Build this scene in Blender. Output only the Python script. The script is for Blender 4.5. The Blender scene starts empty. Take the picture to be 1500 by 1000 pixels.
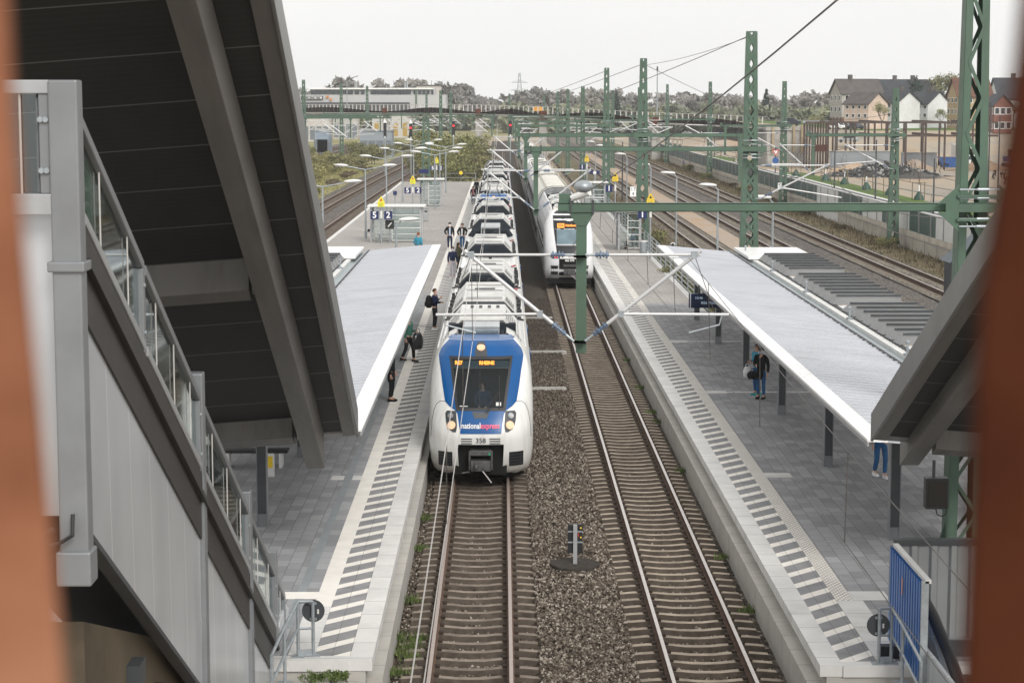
import bpy, bmesh, math, random
import numpy as np
from mathutils import Vector, Matrix
random.seed(7)
PI = math.pi
SC = bpy.context.scene
COL = SC.collection
# ------------------------------------------------------------------ camera
FPX = 2917.0
TH = math.atan(350 / FPX); PSI = 15 * math.cos(TH) / FPX
CAMP = (0.0, 0.0, 10.42)
cam = bpy.data.cameras.new('camera'); camo = bpy.data.objects.new('camera', cam); COL.objects.link(camo)
camo.location = CAMP; camo.rotation_euler = (PI / 2 - TH, 0, -PSI)
cam.sensor_width = 36; cam.lens = FPX * 36 / 1500
cam.clip_start = 0.05; cam.clip_end = 9000
cam.dof.use_dof = True; cam.dof.focus_distance = 62; cam.dof.aperture_fstop = 6.3
SC.camera = camo
_ct, _st, _cp, _sp = math.cos(TH), math.sin(TH), math.cos(PSI), math.sin(PSI)
_F = Vector((_sp * _ct, _cp * _ct, -_st)); _R = Vector((_cp, -_sp, 0)); _U = Vector((_sp * _st, _cp * _st, _ct))
def sight(x, y):
    return _F + _R * ((x - 750) / FPX) + _U * ((500 - y) / FPX)
def at_z(x, y, z):
    d = sight(x, y); t = (z - CAMP[2]) / d.z; return Vector(CAMP) + d * t
def at_y(x, y, Y):
    d = sight(x, y); t = (Y - CAMP[1]) / d.y; return Vector(CAMP) + d * t
# ------------------------------------------------------------------ mesh builder
KIDS = {}
class MB:
    def __init__(s): s.v = []; s.f = []; s.k = []; s.cur = 0
    def add(s, vs, fs):
        n = len(s.v); s.v.extend([tuple(p) for p in vs]); s.f.extend([tuple(i + n for i in f) for f in fs]); s.k.extend([s.cur] * len(fs)); return s
    def box(s, x0, x1, y0, y1, z0, z1):
        return s.add([(x0, y0, z0), (x1, y0, z0), (x1, y1, z0), (x0, y1, z0), (x0, y0, z1), (x1, y0, z1), (x1, y1, z1), (x0, y1, z1)],
                     [(3, 2, 1, 0), (4, 5, 6, 7), (0, 1, 5, 4), (1, 2, 6, 5), (2, 3, 7, 6), (3, 0, 4, 7)])
    def beam(s, p0, p1, w, h, up=(0, 0, 1), w1=None, h1=None):
        p0 = Vector(p0); p1 = Vector(p1); d = (p1 - p0).normalized(); up = Vector(up)
        if abs(d.dot(up)) > .999: up = Vector((0, 1, 0))
        r = d.cross(up).normalized(); u = r.cross(d)
        w1 = w if w1 is None else w1; h1 = h if h1 is None else h1
        vs = []
        for p, a, b in ((p0, w, h), (p1, w1, h1)):
            for i, j in ((-1, -1), (1, -1), (1, 1), (-1, 1)): vs.append(p + r * (i * a / 2) + u * (j * b / 2))
        return s.add(vs, [(0, 3, 2, 1), (4, 5, 6, 7), (0, 1, 5, 4), (1, 2, 6, 5), (2, 3, 7, 6), (3, 0, 4, 7)])
    def tube(s, p0, p1, r, n=8, r1=None):
        return s.path([p0, p1], [r, r if r1 is None else r1], n)
    def path(s, pts, r, n=8):
        pts = [Vector(p) for p in pts]; m = len(pts)
        rr = r if isinstance(r, (list, tuple)) else [r] * m
        vs = []; prev = None
        for i, p in enumerate(pts):
            d = (pts[min(i + 1, m - 1)] - pts[max(i - 1, 0)])
            d = d.normalized() if d.length > 0 else Vector((0, 0, 1))
            if prev is None:
                a = Vector((0, 0, 1)) if abs(d.z) < .9 else Vector((1, 0, 0))
                u = d.cross(a).normalized()
            else:
                u = (prev - d * prev.dot(d)).normalized()
            prev = u; w = d.cross(u)
            for k in range(n):
                t = 2 * PI * k / n; vs.append(p + (u * math.cos(t) + w * math.sin(t)) * rr[i])
        fs = []
        for i in range(m - 1):
            for k in range(n):
                a = i * n + k; b = i * n + (k + 1) % n; fs.append((a, b, b + n, a + n))
        fs.append(tuple(range(n - 1, -1, -1))); fs.append(tuple(range((m - 1) * n, m * n)))
        return s.add(vs, fs)
    def prism(s, poly, a0, a1, axis='y'):
        n = len(poly)
        def P(p, a): return {'x': (a, p[0], p[1]), 'y': (p[0], a, p[1]), 'z': (p[0], p[1], a)}[axis]
        vs = [P(p, a0) for p in poly] + [P(p, a1) for p in poly]
        fs = [tuple(range(n)), tuple(range(2 * n - 1, n - 1, -1))] + [(i, i + n, (i + 1) % n + n, (i + 1) % n) for i in range(n)]
        return s.add(vs, fs)
    def slab(s, poly3, nrm, t):
        """a flat 3D polygon given a thickness along nrm"""
        n = len(poly3); q = [Vector(p) for p in poly3]; d = Vector(nrm).normalized() * t
        vs = q + [p + d for p in q]
        fs = [tuple(range(n - 1, -1, -1)), tuple(range(n, 2 * n))] + [(i, (i + 1) % n, (i + 1) % n + n, i + n) for i in range(n)]
        return s.add(vs, fs)
    def loft(s, rings, caps=True):
        n = len(rings[0]); vs = [p for r in rings for p in r]; fs = []
        for i in range(len(rings) - 1):
            for k in range(n):
                a = i * n + k; b = i * n + (k + 1) % n; fs.append((a, b, b + n, a + n))
        if caps: fs.append(tuple(range(n - 1, -1, -1))); fs.append(tuple(range((len(rings) - 1) * n, len(rings) * n)))
        return s.add(vs, fs)
    def grid(s, rows):
        n = len(rows[0]); vs = [p for r in rows for p in r]; fs = []
        for i in range(len(rows) - 1):
            for k in range(n - 1): a = i * n + k; fs.append((a, a + 1, a + n + 1, a + n))
        return s.add(vs, fs)
    def ball(s, c, r, seg=8, rings=5, sc=(1, 1, 1)):
        c = Vector(c); vs = [c + Vector((0, 0, r * sc[2]))]; fs = []
        for i in range(1, rings):
            t = PI * i / rings
            for k in range(seg):
                a = 2 * PI * k / seg; vs.append(c + Vector((r * sc[0] * math.sin(t) * math.cos(a), r * sc[1] * math.sin(t) * math.sin(a), r * sc[2] * math.cos(t))))
        vs.append(c - Vector((0, 0, r * sc[2]))); L = len(vs) - 1
        for k in range(seg):
            fs.append((0, 1 + k, 1 + (k + 1) % seg)); fs.append((L, L - seg + (k + 1) % seg, L - seg + k))
        for i in range(rings - 2):
            for k in range(seg):
                a = 1 + i * seg + k; b = 1 + i * seg + (k + 1) % seg; fs.append((a, a + seg, b + seg, b))
        return s.add(vs, fs)
    def disc(s, c, r, nrm, t, n=20):
        c = Vector(c); d = Vector(nrm).normalized()
        return s.tube(c - d * (t / 2), c + d * (t / 2), r, n)
    def build(s, name, mat, parent=None, world=False, smooth=False, bevel=0, bseg=2):
        me = bpy.data.meshes.new(name)
        vs = s.v
        if world and parent is not None:
            M = parent.matrix_world_calc.inverted() if hasattr(parent, 'matrix_world_calc') else (Matrix.Translation(parent.location) @ parent.rotation_euler.to_matrix().to_4x4()).inverted()
            vs = [tuple(M @ Vector(p)) for p in vs]
        me.from_pydata(vs, [], s.f)
        bm = bmesh.new(); bm.from_mesh(me); bmesh.ops.recalc_face_normals(bm, faces=bm.faces); bm.to_mesh(me); bm.free()
        mats = mat if isinstance(mat, (list, tuple)) else [mat]
        for m in mats: me.materials.append(m)
        if len(mats) > 1: me.polygons.foreach_set('material_index', s.k)
        if smooth:
            me.polygons.foreach_set('use_smooth', [True] * len(me.polygons))
        o = bpy.data.objects.new(name, me); COL.objects.link(o)
        if parent is not None: o.parent = parent; KIDS.setdefault(parent.name, []).append(o)
        if bevel:
            b = o.modifiers.new('bevel', 'BEVEL'); b.width = bevel; b.segments = bseg; b.limit_method = 'ANGLE'; b.angle_limit = math.radians(40)
        if smooth and smooth != 'full':
            set_sharp(me, 40)
        return o
def set_sharp(me, deg):
    bm = bmesh.new(); bm.from_mesh(me)
    for e in bm.edges:
        if len(e.link_faces) == 2 and e.calc_face_angle(0) > math.radians(deg): e.smooth = False
    bm.to_mesh(me); bm.free()
def tag(o, label=None, cat=None, group=None, kind=None):
    if label: o['label'] = label
    if cat: o['category'] = cat
    if group: o['group'] = group
    if kind: o['kind'] = kind
    return o
def thing(name, label, cat, loc=(0, 0, 0), rz=0, group=None):
    o = bpy.data.objects.new(name, None); COL.objects.link(o); o.empty_display_size = .3
    o.location = loc; o.rotation_euler = (0, 0, rz); return tag(o, label, cat, group)
def copy_tree(o, parent=None):
    c = o.copy(); COL.objects.link(c)
    if parent is not None: c.parent = parent; KIDS.setdefault(parent.name, []).append(c)
    for ch in KIDS.get(o.name, ()): copy_tree(ch, c)
    return c
def copy_thing(o, loc, rz=None, label=None, group=None, scale=None):
    c = copy_tree(o); c.location = loc
    if rz is not None: c.rotation_euler = (0, 0, rz)
    if label: c['label'] = label
    if group: c['group'] = group
    if scale: c.scale = scale if hasattr(scale, '__len__') else (scale,) * 3
    return c
# ------------------------------------------------------------------ materials
def srgb(r, g, b):
    def c(v):
        v /= 255.0; return v / 12.92 if v <= .04045 else ((v + .055) / 1.055) ** 2.4
    return (c(r), c(g), c(b), 1)
def lin(c): return (c[0], c[1], c[2], 1) if len(c) == 3 else c
class NT:
    def __init__(s, name):
        s.m = bpy.data.materials.new(name); s.m.use_nodes = True; s.t = s.m.node_tree
        s.b = s.t.nodes['Principled BSDF']; s.pos = None
    def n(s, ty, **kw):
        x = s.t.nodes.new(ty)
        for k, v in kw.items(): setattr(x, k, v)
        return x
    def l(s, a, b): s.t.links.new(a, b)
    def P(s):
        if s.pos is None: s.pos = s.n('ShaderNodeNewGeometry').outputs['Position']
        return s.pos
    def mapped(s, scale=(1, 1, 1), rot=(0, 0, 0), loc=(0, 0, 0)):
        m = s.n('ShaderNodeMapping'); m.inputs['Scale'].default_value = scale; m.inputs['Rotation'].default_value = rot; m.inputs['Location'].default_value = loc
        s.l(s.P(), m.inputs['Vector']); return m.outputs[0]
    def noise(s, scale, detail=4, vec=None, rough=.55):
        x = s.n('ShaderNodeTexNoise'); x.inputs['Scale'].default_value = scale; x.inputs['Detail'].default_value = detail; x.inputs['Roughness'].default_value = rough
        s.l(vec if vec is not None else s.P(), x.inputs['Vector']); return x.outputs['Fac']
    def ramp(s, fac, stops):
        r = s.n('ShaderNodeValToRGB'); e = r.color_ramp.elements
        while len(e) < len(stops): e.new(.5)
        for i, (p, c) in enumerate(stops): e[i].position = p; e[i].color = lin(c) if hasattr(c, '__len__') else (c, c, c, 1)
        s.l(fac, r.inputs[0]); return r.outputs[0]
    def mix(s, fac, a, b, mode='MIX'):
        x = s.n('ShaderNodeMix', data_type='RGBA', blend_type=mode)
        for sock, v in ((x.inputs[0], fac), (x.inputs[6], a), (x.inputs[7], b)):
            if hasattr(v, 'is_linked') or isinstance(v, bpy.types.NodeSocket): s.l(v, sock)
            else: sock.default_value = v if not (hasattr(v, '__len__') and len(v) == 3) else lin(v)
        return x.outputs[2]
    def math(s, op, a, b=0.0):
        x = s.n('ShaderNodeMath', operation=op)
        for i, v in ((0, a), (1, b)):
            if isinstance(v, bpy.types.NodeSocket): s.l(v, x.inputs[i])
            else: x.inputs[i].default_value = v
        return x.outputs[0]
    def bump(s, h, strength=.3, dist=.02):
        b = s.n('ShaderNodeBump'); b.inputs['Strength'].default_value = strength; b.inputs['Distance'].default_value = dist
        s.l(h, b.inputs['Height']); s.l(b.outputs[0], s.b.inputs['Normal'])
    def done(s, col=None, rough=.6, metal=0, spec=None):
        if col is not None:
            if isinstance(col, bpy.types.NodeSocket): s.l(col, s.b.inputs['Base Color'])
            else: s.b.inputs['Base Color'].default_value = lin(col)
        if isinstance(rough, bpy.types.NodeSocket): s.l(rough, s.b.inputs['Roughness'])
        else: s.b.inputs['Roughness'].default_value = rough
        s.b.inputs['Metallic'].default_value = metal
        if spec is None: spec = .12 if (isinstance(rough, bpy.types.NodeSocket) is False and rough >= .55) else .5
        s.b.inputs['Specular IOR Level'].default_value = spec
        return s.m
def mat(name, col, rough=.6, metal=0, var=.2, scale=2.0, bump=0, bscale=40, dirt=None, dirt_amt=.5, spec=None):
    t = NT(name); col = lin(col)
    d = tuple(c * (1 - var) for c in col[:3]); u = tuple(min(1, c * (1 + var * .6)) for c in col[:3])
    c = t.ramp(t.noise(scale, 5), [(.3, d), (.7, u)])
    if dirt is not None:
        f = t.ramp(t.noise(scale * .45, 7, rough=.7), [(.45, 0.0), (.75, dirt_amt)])
        c = t.mix(f, c, lin(dirt))
    if bump: t.bump(t.noise(bscale, 3), bump, .01)
    return t.done(c, rough, metal, spec)
def glow(name, col, strength):
    t = NT(name); t.b.inputs['Emission Color'].default_value = lin(col); t.b.inputs['Emission Strength'].default_value = strength
    return t.done(tuple(c * .3 for c in col[:3]), .4)
def glassmat(name, col=(.75, .85, .85), alpha=.25, rough=.03, refl=.8):
    t = NT(name); m = t.m
    tr = t.n('ShaderNodeBsdfTransparent'); tr.inputs[0].default_value = lin(col)
    gl = t.n('ShaderNodeBsdfGlossy'); gl.inputs[0].default_value = (.9, .95, .95, 1); gl.inputs['Roughness'].default_value = rough
    fr = t.n('ShaderNodeFresnel'); fr.inputs[0].default_value = 1.5
    mx = t.n('ShaderNodeMixShader'); f = t.math('ADD', t.math('MULTIPLY', fr.outputs[0], refl), alpha * .2)
    t.l(f, mx.inputs[0]); t.l(tr.outputs[0], mx.inputs[1]); t.l(gl.outputs[0], mx.inputs[2])
    t.l(mx.outputs[0], t.t.nodes['Material Output'].inputs[0]); t.t.nodes.remove(t.b); return m
M = {}
M['white'] = mat('white_paint', (.78, .78, .77), .35, var=.05, dirt=(.5, .48, .44), dirt_amt=.25)
M['offwhite'] = mat('off_white_metal', (.66, .66, .64), .45, var=.08, dirt=(.35, .33, .3), dirt_amt=.35)
M['black'] = mat('black_plastic', (.012, .012, .014), .5, var=.3)
M['darkgrey'] = mat('dark_grey_metal', (.045, .05, .055), .5, var=.2)
M['grey'] = mat('grey_painted_steel', (.2, .21, .22), .42, .2, var=.1, dirt=(.12, .115, .11), dirt_amt=.3)
M['lightgrey'] = mat('light_grey_steel', (.36, .37, .38), .4, .3, var=.1, dirt=(.2, .19, .18), dirt_amt=.3)
M['galv'] = mat('galvanised_steel', (.33, .36, .38), .42, .4, var=.2, scale=9)
M['green'] = mat('mast_green_paint', (.065, .118, .08), .5, var=.15, scale=1.5, dirt=(.05, .07, .05), dirt_amt=.5)
M['blue'] = mat('sign_blue', (.008, .016, .085), .4, var=.05)
M['yellow'] = mat('sign_yellow', (.75, .52, .02), .5, var=.05)
M['yellowgreen'] = mat('sign_lemon', (.72, .68, .03), .5, var=.05)
M['red'] = mat('red_paint', (.5, .03, .025), .5, var=.1)
M['glass'] = glassmat('clear_glass', (.9, .94, .94))
M['insul'] = mat('blue_insulator', (.1, .15, .23), .3, var=.2)
M['wire'] = mat('dark_wire', (.09, .085, .08), .5, .4, var=.2)
M['wirelight'] = mat('bright_wire', (.5, .48, .46), .45, .2, var=.1)
M['concrete'] = mat('concrete', (.4, .385, .355), .85, var=.15, scale=1.2, bump=.15, bscale=25, dirt=(.2, .19, .17), dirt_amt=.6)
# ------------------------------------------------------------------ world and light
w = bpy.data.worlds.new('World'); SC.world = w; w.use_nodes = True
wt = w.node_tree; bg = wt.nodes['Background']
sky = wt.nodes.new('ShaderNodeTexSky'); sky.sky_type = 'NISHITA'; sky.sun_disc = False
SUN_EL, SUN_AZ = math.radians(36), math.radians(158)
sky.sun_elevation = SUN_EL; sky.sun_rotation = SUN_AZ; sky.air_density = 1.0; sky.dust_density = 5.0; sky.ozone_density = 1
hs = wt.nodes.new('ShaderNodeHueSaturation'); hs.inputs['Saturation'].default_value = .12
wt.links.new(sky.outputs[0], hs.inputs['Color'])
mx = wt.nodes.new('ShaderNodeMix'); mx.data_type = 'RGBA'; mx.inputs[0].default_value = .72
mx.inputs[7].default_value = (8.6, 8.45, 8.25, 1)      # the even overcast cloud sheet
nz = wt.nodes.new('ShaderNodeTexNoise'); nz.inputs['Scale'].default_value = 2.2; nz.inputs['Detail'].default_value = 5
tc = wt.nodes.new('ShaderNodeTexCoord'); mp = wt.nodes.new('ShaderNodeMapping'); mp.inputs['Scale'].default_value = (1, 1, 4); wt.links.new(tc.outputs['Generated'], mp.inputs[0]); wt.links.new(mp.outputs[0], nz.inputs['Vector'])
rp = wt.nodes.new('ShaderNodeValToRGB'); rp.color_ramp.elements[0].position = .35; rp.color_ramp.elements[0].color = (7.95, 7.9, 7.85, 1); rp.color_ramp.elements[1].position = .65; rp.color_ramp.elements[1].color = (8.75, 8.6, 8.4, 1)
wt.links.new(nz.outputs[0], rp.inputs[0]); wt.links.new(rp.outputs[0], mx.inputs[7])      # faint cloud tone
wt.links.new(hs.outputs[0], mx.inputs[6]); wt.links.new(mx.outputs[2], bg.inputs[0])
bg.inputs[1].default_value = .11
sl = bpy.data.lights.new('sun', 'SUN'); sl.energy = 1.5; sl.angle = math.radians(22); sl.color = (1, .965, .91)
so = bpy.data.objects.new('sun', sl); COL.objects.link(so)
# Nishita rotation is clockwise from +Y when seen from above
sd = Vector((math.sin(SUN_AZ) * math.cos(SUN_EL), math.cos(SUN_AZ) * math.cos(SUN_EL), math.sin(SUN_EL)))
so.rotation_euler = sd.to_track_quat('Z', 'Y').to_euler(); so.location = (0, -20, 60)
SC.view_settings.view_transform = 'Standard'; SC.view_settings.look = 'None'; SC.view_settings.gamma = 1; SC.view_settings.exposure = .5
SC.cycles.max_bounces = 6; SC.cycles.diffuse_bounces = 3; SC.cycles.glossy_bounces = 3; SC.cycles.transparent_max_bounces = 12; SC.cycles.transmission_bounces = 4
SC.cycles.use_denoising = True; SC.cycles.volume_bounces = 1
# ================================================================== ground, tracks, platforms
def ballast_mat(name, cols, dirt, stain_shade=None, scale=17):
    t = NT(name)
    v = t.n('ShaderNodeTexVoronoi'); v.inputs['Scale'].default_value = scale; v.inputs['Randomness'].default_value = 1
    t.l(t.P(), v.inputs['Vector'])
    sep = t.n('ShaderNodeSeparateColor'); t.l(v.outputs['Color'], sep.inputs[0])
    c = t.ramp(sep.outputs[0], [(0, cols[0]), (.35, cols[1]), (.7, cols[2]), (1, cols[3])])
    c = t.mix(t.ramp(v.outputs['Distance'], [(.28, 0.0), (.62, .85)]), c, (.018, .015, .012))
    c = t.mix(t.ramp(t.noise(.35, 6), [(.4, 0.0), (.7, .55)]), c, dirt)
    if stain_shade:
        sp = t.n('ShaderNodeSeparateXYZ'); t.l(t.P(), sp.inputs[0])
        f = t.n('ShaderNodeMapRange'); f.inputs['From Min'].default_value = stain_shade[0]; f.inputs['From Max'].default_value = stain_shade[1]; t.l(sp.outputs[1], f.inputs[0])
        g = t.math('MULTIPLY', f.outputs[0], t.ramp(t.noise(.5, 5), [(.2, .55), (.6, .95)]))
        c = t.mix(g, c, stain_shade[2])
    inv = t.math('SUBTRACT', 1.0, v.outputs['Distance'])
    t.bump(inv, .9, .05)
    return t.done(c, .9)
BC = [(.03, .023, .017), (.1, .081, .063), (.175, .145, .116), (.34, .3, .255)]
M['ballast'] = ballast_mat('track_ballast', BC, (.11, .09, .07), (58, 92, (.06, .05, .042)), 11)  # brake dust and the shade between the trains, both painted into the colour
M['ballast_grey'] = ballast_mat('grey_ballast', [(.09, .08, .072), (.18, .162, .15), (.25, .23, .21), (.34, .315, .29)], (.17, .15, .135), scale=9)
M['ballast_beige'] = ballast_mat('beige_ballast', [(.12, .105, .09), (.24, .215, .18), (.33, .3, .255), (.42, .385, .33)], (.24, .21, .17), scale=9)
def soil_mat(name, stops, scale=.06, fine=3.0, b=.3):
    t = NT(name); n1 = t.noise(scale, 8, rough=.65); n2 = t.noise(fine, 4)
    c = t.ramp(t.math('ADD', t.math('MULTIPLY', n1, .7), t.math('MULTIPLY', n2, .3)), stops)
    t.bump(n2, b, .15); return t.done(c, .95)
M['meadow'] = soil_mat('meadow_soil', [(.3, (.1, .11, .04)), (.45, (.19, .19, .075)), (.56, (.27, .24, .13)), (.7, (.34, .29, .2))], .05)
M['site'] = soil_mat('building_site_soil', [(.36, (.19, .17, .145)), (.45, (.3, .27, .225)), (.53, (.36, .29, .21)), (.6, (.3, .22, .15)), (.68, (.42, .37, .3))], .06)
M['sand'] = soil_mat('orange_sand', [(.32, (.3, .25, .205)), (.46, (.37, .31, .255)), (.55, (.36, .25, .16)), (.62, (.4, .34, .28))], .1)
M['verge'] = soil_mat('weedy_verge', [(.34, (.05, .05, .025)), (.46, (.1, .09, .05)), (.56, (.17, .14, .09)), (.68, (.09, .11, .035))], .3)
M['lawn'] = soil_mat('lawn', [(.3, (.06, .1, .025)), (.7, (.11, .17, .04))], .3)
M['asphalt'] = mat('asphalt', (.13, .13, .13), .9, var=.2, scale=.4)
def sheet(name, pts, z, m, kind='structure'):
    o = MB().add([(x, y, z) for x, y in pts], [tuple(range(len(pts)))]).build(name, m); return tag(o, kind=kind)
def rect(x0, x1, y0, y1): return [(x0, y0), (x1, y0), (x1, y1), (x0, y1)]
sheet('ground', rect(-600, 700, -40, 1700), -.62, M['site'])
sheet('meadow', rect(-230, -20.6, 20, 640), -.5, M['meadow'])
sheet('far_meadow', rect(-590, 690, 640, 1690), -.45, M['meadow'])
# ballast shoulders with a gently uneven top
def ballast(name, x0, x1, y0, y1, z, m, step=2.0, amp=.035, dx=.4):
    rows = []; y = y0
    nx = int((x1 - x0) / dx) + 1
    rnd = random.Random(len(name))
    while y <= y1 + .01:
        r = []
        for i in range(nx + 1):
            x = x0 + (x1 - x0) * i / nx
            e = min(x - x0, x1 - x) / 1.0
            r.append((x, y, z - (.25 * (1 - min(1, e)) if e < 1 else 0) + rnd.uniform(-amp, amp)))
        rows.append(r); y += step
    return tag(MB().grid(rows).build(name, m, smooth='full'), kind='structure')
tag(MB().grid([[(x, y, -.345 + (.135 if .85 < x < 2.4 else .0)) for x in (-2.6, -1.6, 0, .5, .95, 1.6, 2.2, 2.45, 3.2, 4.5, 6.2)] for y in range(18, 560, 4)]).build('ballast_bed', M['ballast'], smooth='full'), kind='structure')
ballast('ballast_bed_right', 12.4, 28.2, 20, 620, -.3, M['ballast_grey'])
ballast('ballast_bed_left', -21, -12.2, 60, 480, -.3, M['ballast_grey'], 4)
sheet('sand_strip', rect(16.75, 18.65, 60, 420), -.2, M['sand'])
for nm, a, b in (('sleeper_bed', 13.4, 16.7), ('sleeper_bed', 18.7, 22.0), ('sleeper_bed', 23.6, 26.9)):
    sheet(nm, rect(a, b, 60, 600), -.225, M['ballast_beige'])
sheet('verge', rect(26.9, 29.75, 60, 560), -.21, M['verge'])
sheet('verge', rect(9.55, 13.3, 95, 420), -.19, M['verge'])
# ---- tracks
def rail_mat(name, top, web):
    a = mat(name + '_head', top, .35, .55, var=.12, scale=6); b = mat(name + '_web', web, .8, .1, var=.3, scale=5); return [b, a]
RM_BROWN = rail_mat('dull_rail', (.42, .34, .295), (.13, .085, .06))
RM_SHINY = rail_mat('bright_rail', (.55, .5, .47), (.1, .062, .044))
M['sleeper'] = mat('concrete_sleeper', (.38, .32, .255), .85, var=.3, scale=3, dirt=(.12, .1, .08), dirt_amt=.7)
M['sleeper_dark'] = mat('weathered_sleeper', (.27, .225, .185), .9, var=.35, scale=3, dirt=(.08, .065, .05), dirt_amt=.7)
M['sleeper_side'] = mat('grimy_sleeper_side', (.1, .082, .066), .9, var=.35, scale=5, dirt=(.045, .036, .03), dirt_amt=.6)
M['fastener'] = mat('rail_fastener', (.05, .036, .028), .8)
def sleeper_mb(mb, y, xc=0.0):
    xs = [-1.3, -1.0, -.76, -.5, -.25, 0, .25, .5, .76, 1.0, 1.3]
    zt = [-.215, -.19, -.185, -.2, -.225, -.23, -.225, -.2, -.185, -.19, -.215]
    rings = [[(xc + x, y - .14, -.42), (xc + x, y + .14, -.42), (xc + x, y + .085, z), (xc + x, y - .085, z)] for x, z in zip(xs, zt)]
    mb.cur = 0; k0 = len(mb.k); mb.loft(rings)
    for q in range(k0, len(mb.k)): mb.k[q] = 0 if (q - k0) % 4 == 2 and q - k0 < 40 else 2
    mb.cur = 1
    for r in (-.7535, .7535):
        for e in (-.115, .115): mb.box(xc + r + e - .045, xc + r + e + .045, y - .075, y + .075, -.19, -.135)
    mb.cur = 0
def track(label, xc, y0, y1, rm, sm, n_own, curve=None, sleep_y0=None, step=.6, group='railway tracks'):
    root = thing('railway_track', label, 'track', (xc, y0, 0), 0, group)
    X = curve or (lambda y: 0.0)
    ys = [y0, y1] if curve is None else [y0 + (y1 - y0) * i / 60 for i in range(61)]
    prof = [(-.075, -.172), (.075, -.172), (.075, -.155), (.012, -.135), (.012, -.045), (.036, -.035), (.036, 0), (-.036, 0), (-.036, -.035), (-.012, -.045), (-.012, -.135), (-.075, -.155)]
    for sx in (-.7535, .7535):
        mb = MB(); mb.loft([[(sx + X(y) + p, y - y0, q) for p, q in prof] for y in ys])
        n = len(prof); mb.k = [1 if (i % n) == 6 and i < n * (len(ys) - 1) else 0 for i in range(len(mb.f))]
        mb.build('rail', rm, root)
    y = sleep_y0 if sleep_y0 is not None else y0
    proto = None; k = 0; rest = MB()
    while y < y1:
        if k < n_own:
            if proto is None:
                mb = MB(); sleeper_mb(mb, 0); proto = mb.build('sleeper', [sm, M['fastener'], M['sleeper_side']], root); c = proto
            else:
                c = proto.copy(); COL.objects.link(c); KIDS[root.name].append(c)
            c.location = (X(y), y - y0, 0)
        else: sleeper_mb(rest, y - y0, X(y))
        k += 1; y += step
    if rest.v: tag(rest.build('sleepers', [sm, M['fastener'], M['sleeper_side']], root), kind='stuff')
    return root
track('track under the white and blue train, brown rails on ballast beside the left platform', -.585, 22, 420, RM_BROWN, M['sleeper_dark'], 62, sleep_y0=22.3)
track('track of the grey train along the right platform edge, bright rails on pale sleepers', 3.87, 22, 420, RM_SHINY, M['sleeper'], 100, sleep_y0=22.1)
track('open track right of the platform, nearest to the sandy strip and the canopy', 15.05, 60, 520, RM_SHINY, M['sleeper'], 100)
track('middle one of the open tracks between sandy strip and noise wall', 20.3, 60, 520, RM_SHINY, M['sleeper'], 100)
track('open track running along the graffiti covered noise wall', 25.25, 60, 520, RM_SHINY, M['sleeper'], 100)
lc = lambda y: 5.2e-5 * max(0, y - 150) ** 2
track('empty track along the far side of the left platform, curving off in the distance', -14.1, 60, 400, RM_BROWN, M['sleeper_dark'], 60, lc)
track('empty track next to the grassy strip on the left, curving off in the distance', -18.45, 60, 400, RM_BROWN, M['sleeper_dark'], 60, lc)
track('siding behind the green bushes on the left, nearer of the two', -35.5, 200, 520, RM_BROWN, M['sleeper_dark'], 0, lambda y: 2.5e-5 * (y - 200) ** 2)
track('siding behind the green bushes on the left, farther of the two', -40.2, 200, 520, RM_BROWN, M['sleeper_dark'], 0, lambda y: 2.5e-5 * (y - 200) ** 2)
ballast('ballast_bed_siding', -43.5, -32.5, 200, 520, -.3, M['ballast_grey'], 8, .02, 1.0)
# ---- loose stones lying on the near ballast
def stones(name, n, x0, x1, y0, y1, z, m, seed, smin=.018, smax=.038, avoid=()):
    r = np.random.default_rng(seed)
    base = np.array([(1, 0, 0), (-1, 0, 0), (0, 1, 0), (0, -1, 0), (0, 0, 1), (0, 0, -1)], float)
    fa = np.array([(0, 2, 4), (2, 1, 4), (1, 3, 4), (3, 0, 4), (2, 0, 5), (1, 2, 5), (3, 1, 5), (0, 3, 5)])
    x = r.uniform(x0, x1, n); u = r.uniform(0, 1, n); y = y0 + (y1 - y0) * u ** 1.25
    keep = np.ones(n, bool)
    for a, b in avoid: keep &= ~((x > a) & (x < b))
    x = x[keep]; y = y[keep]; n = len(x)
    s = r.uniform(smin, smax, n)[:, None, None] * r.uniform(.6, 1.3, (n, 1, 3))
    a = r.uniform(0, 6.28, n); b = r.uniform(-.7, .7, n)
    p = base[None] * s + r.normal(0, .006, (n, 6, 3))
    ca, sa, cb, sb = np.cos(a)[:, None], np.sin(a)[:, None], np.cos(b)[:, None], np.sin(b)[:, None]
    X = p[..., 0]; Yv = p[..., 1] * cb - p[..., 2] * sb; Z = p[..., 1] * sb + p[..., 2] * cb
    P = np.stack([X * ca - Yv * sa + x[:, None], X * sa + Yv * ca + y[:, None], Z + z + r.uniform(-.012, .02, n)[:, None]], -1).reshape(-1, 3)
    F = (fa[None] + (np.arange(n) * 6)[:, None, None]).reshape(-1, 3)
    me = bpy.data.meshes.new(name); me.from_pydata(P.tolist(), [], F.tolist()); me.materials.append(m)
    o = bpy.data.objects.new(name, me); COL.objects.link(o); return tag(o, kind='stuff')
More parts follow.
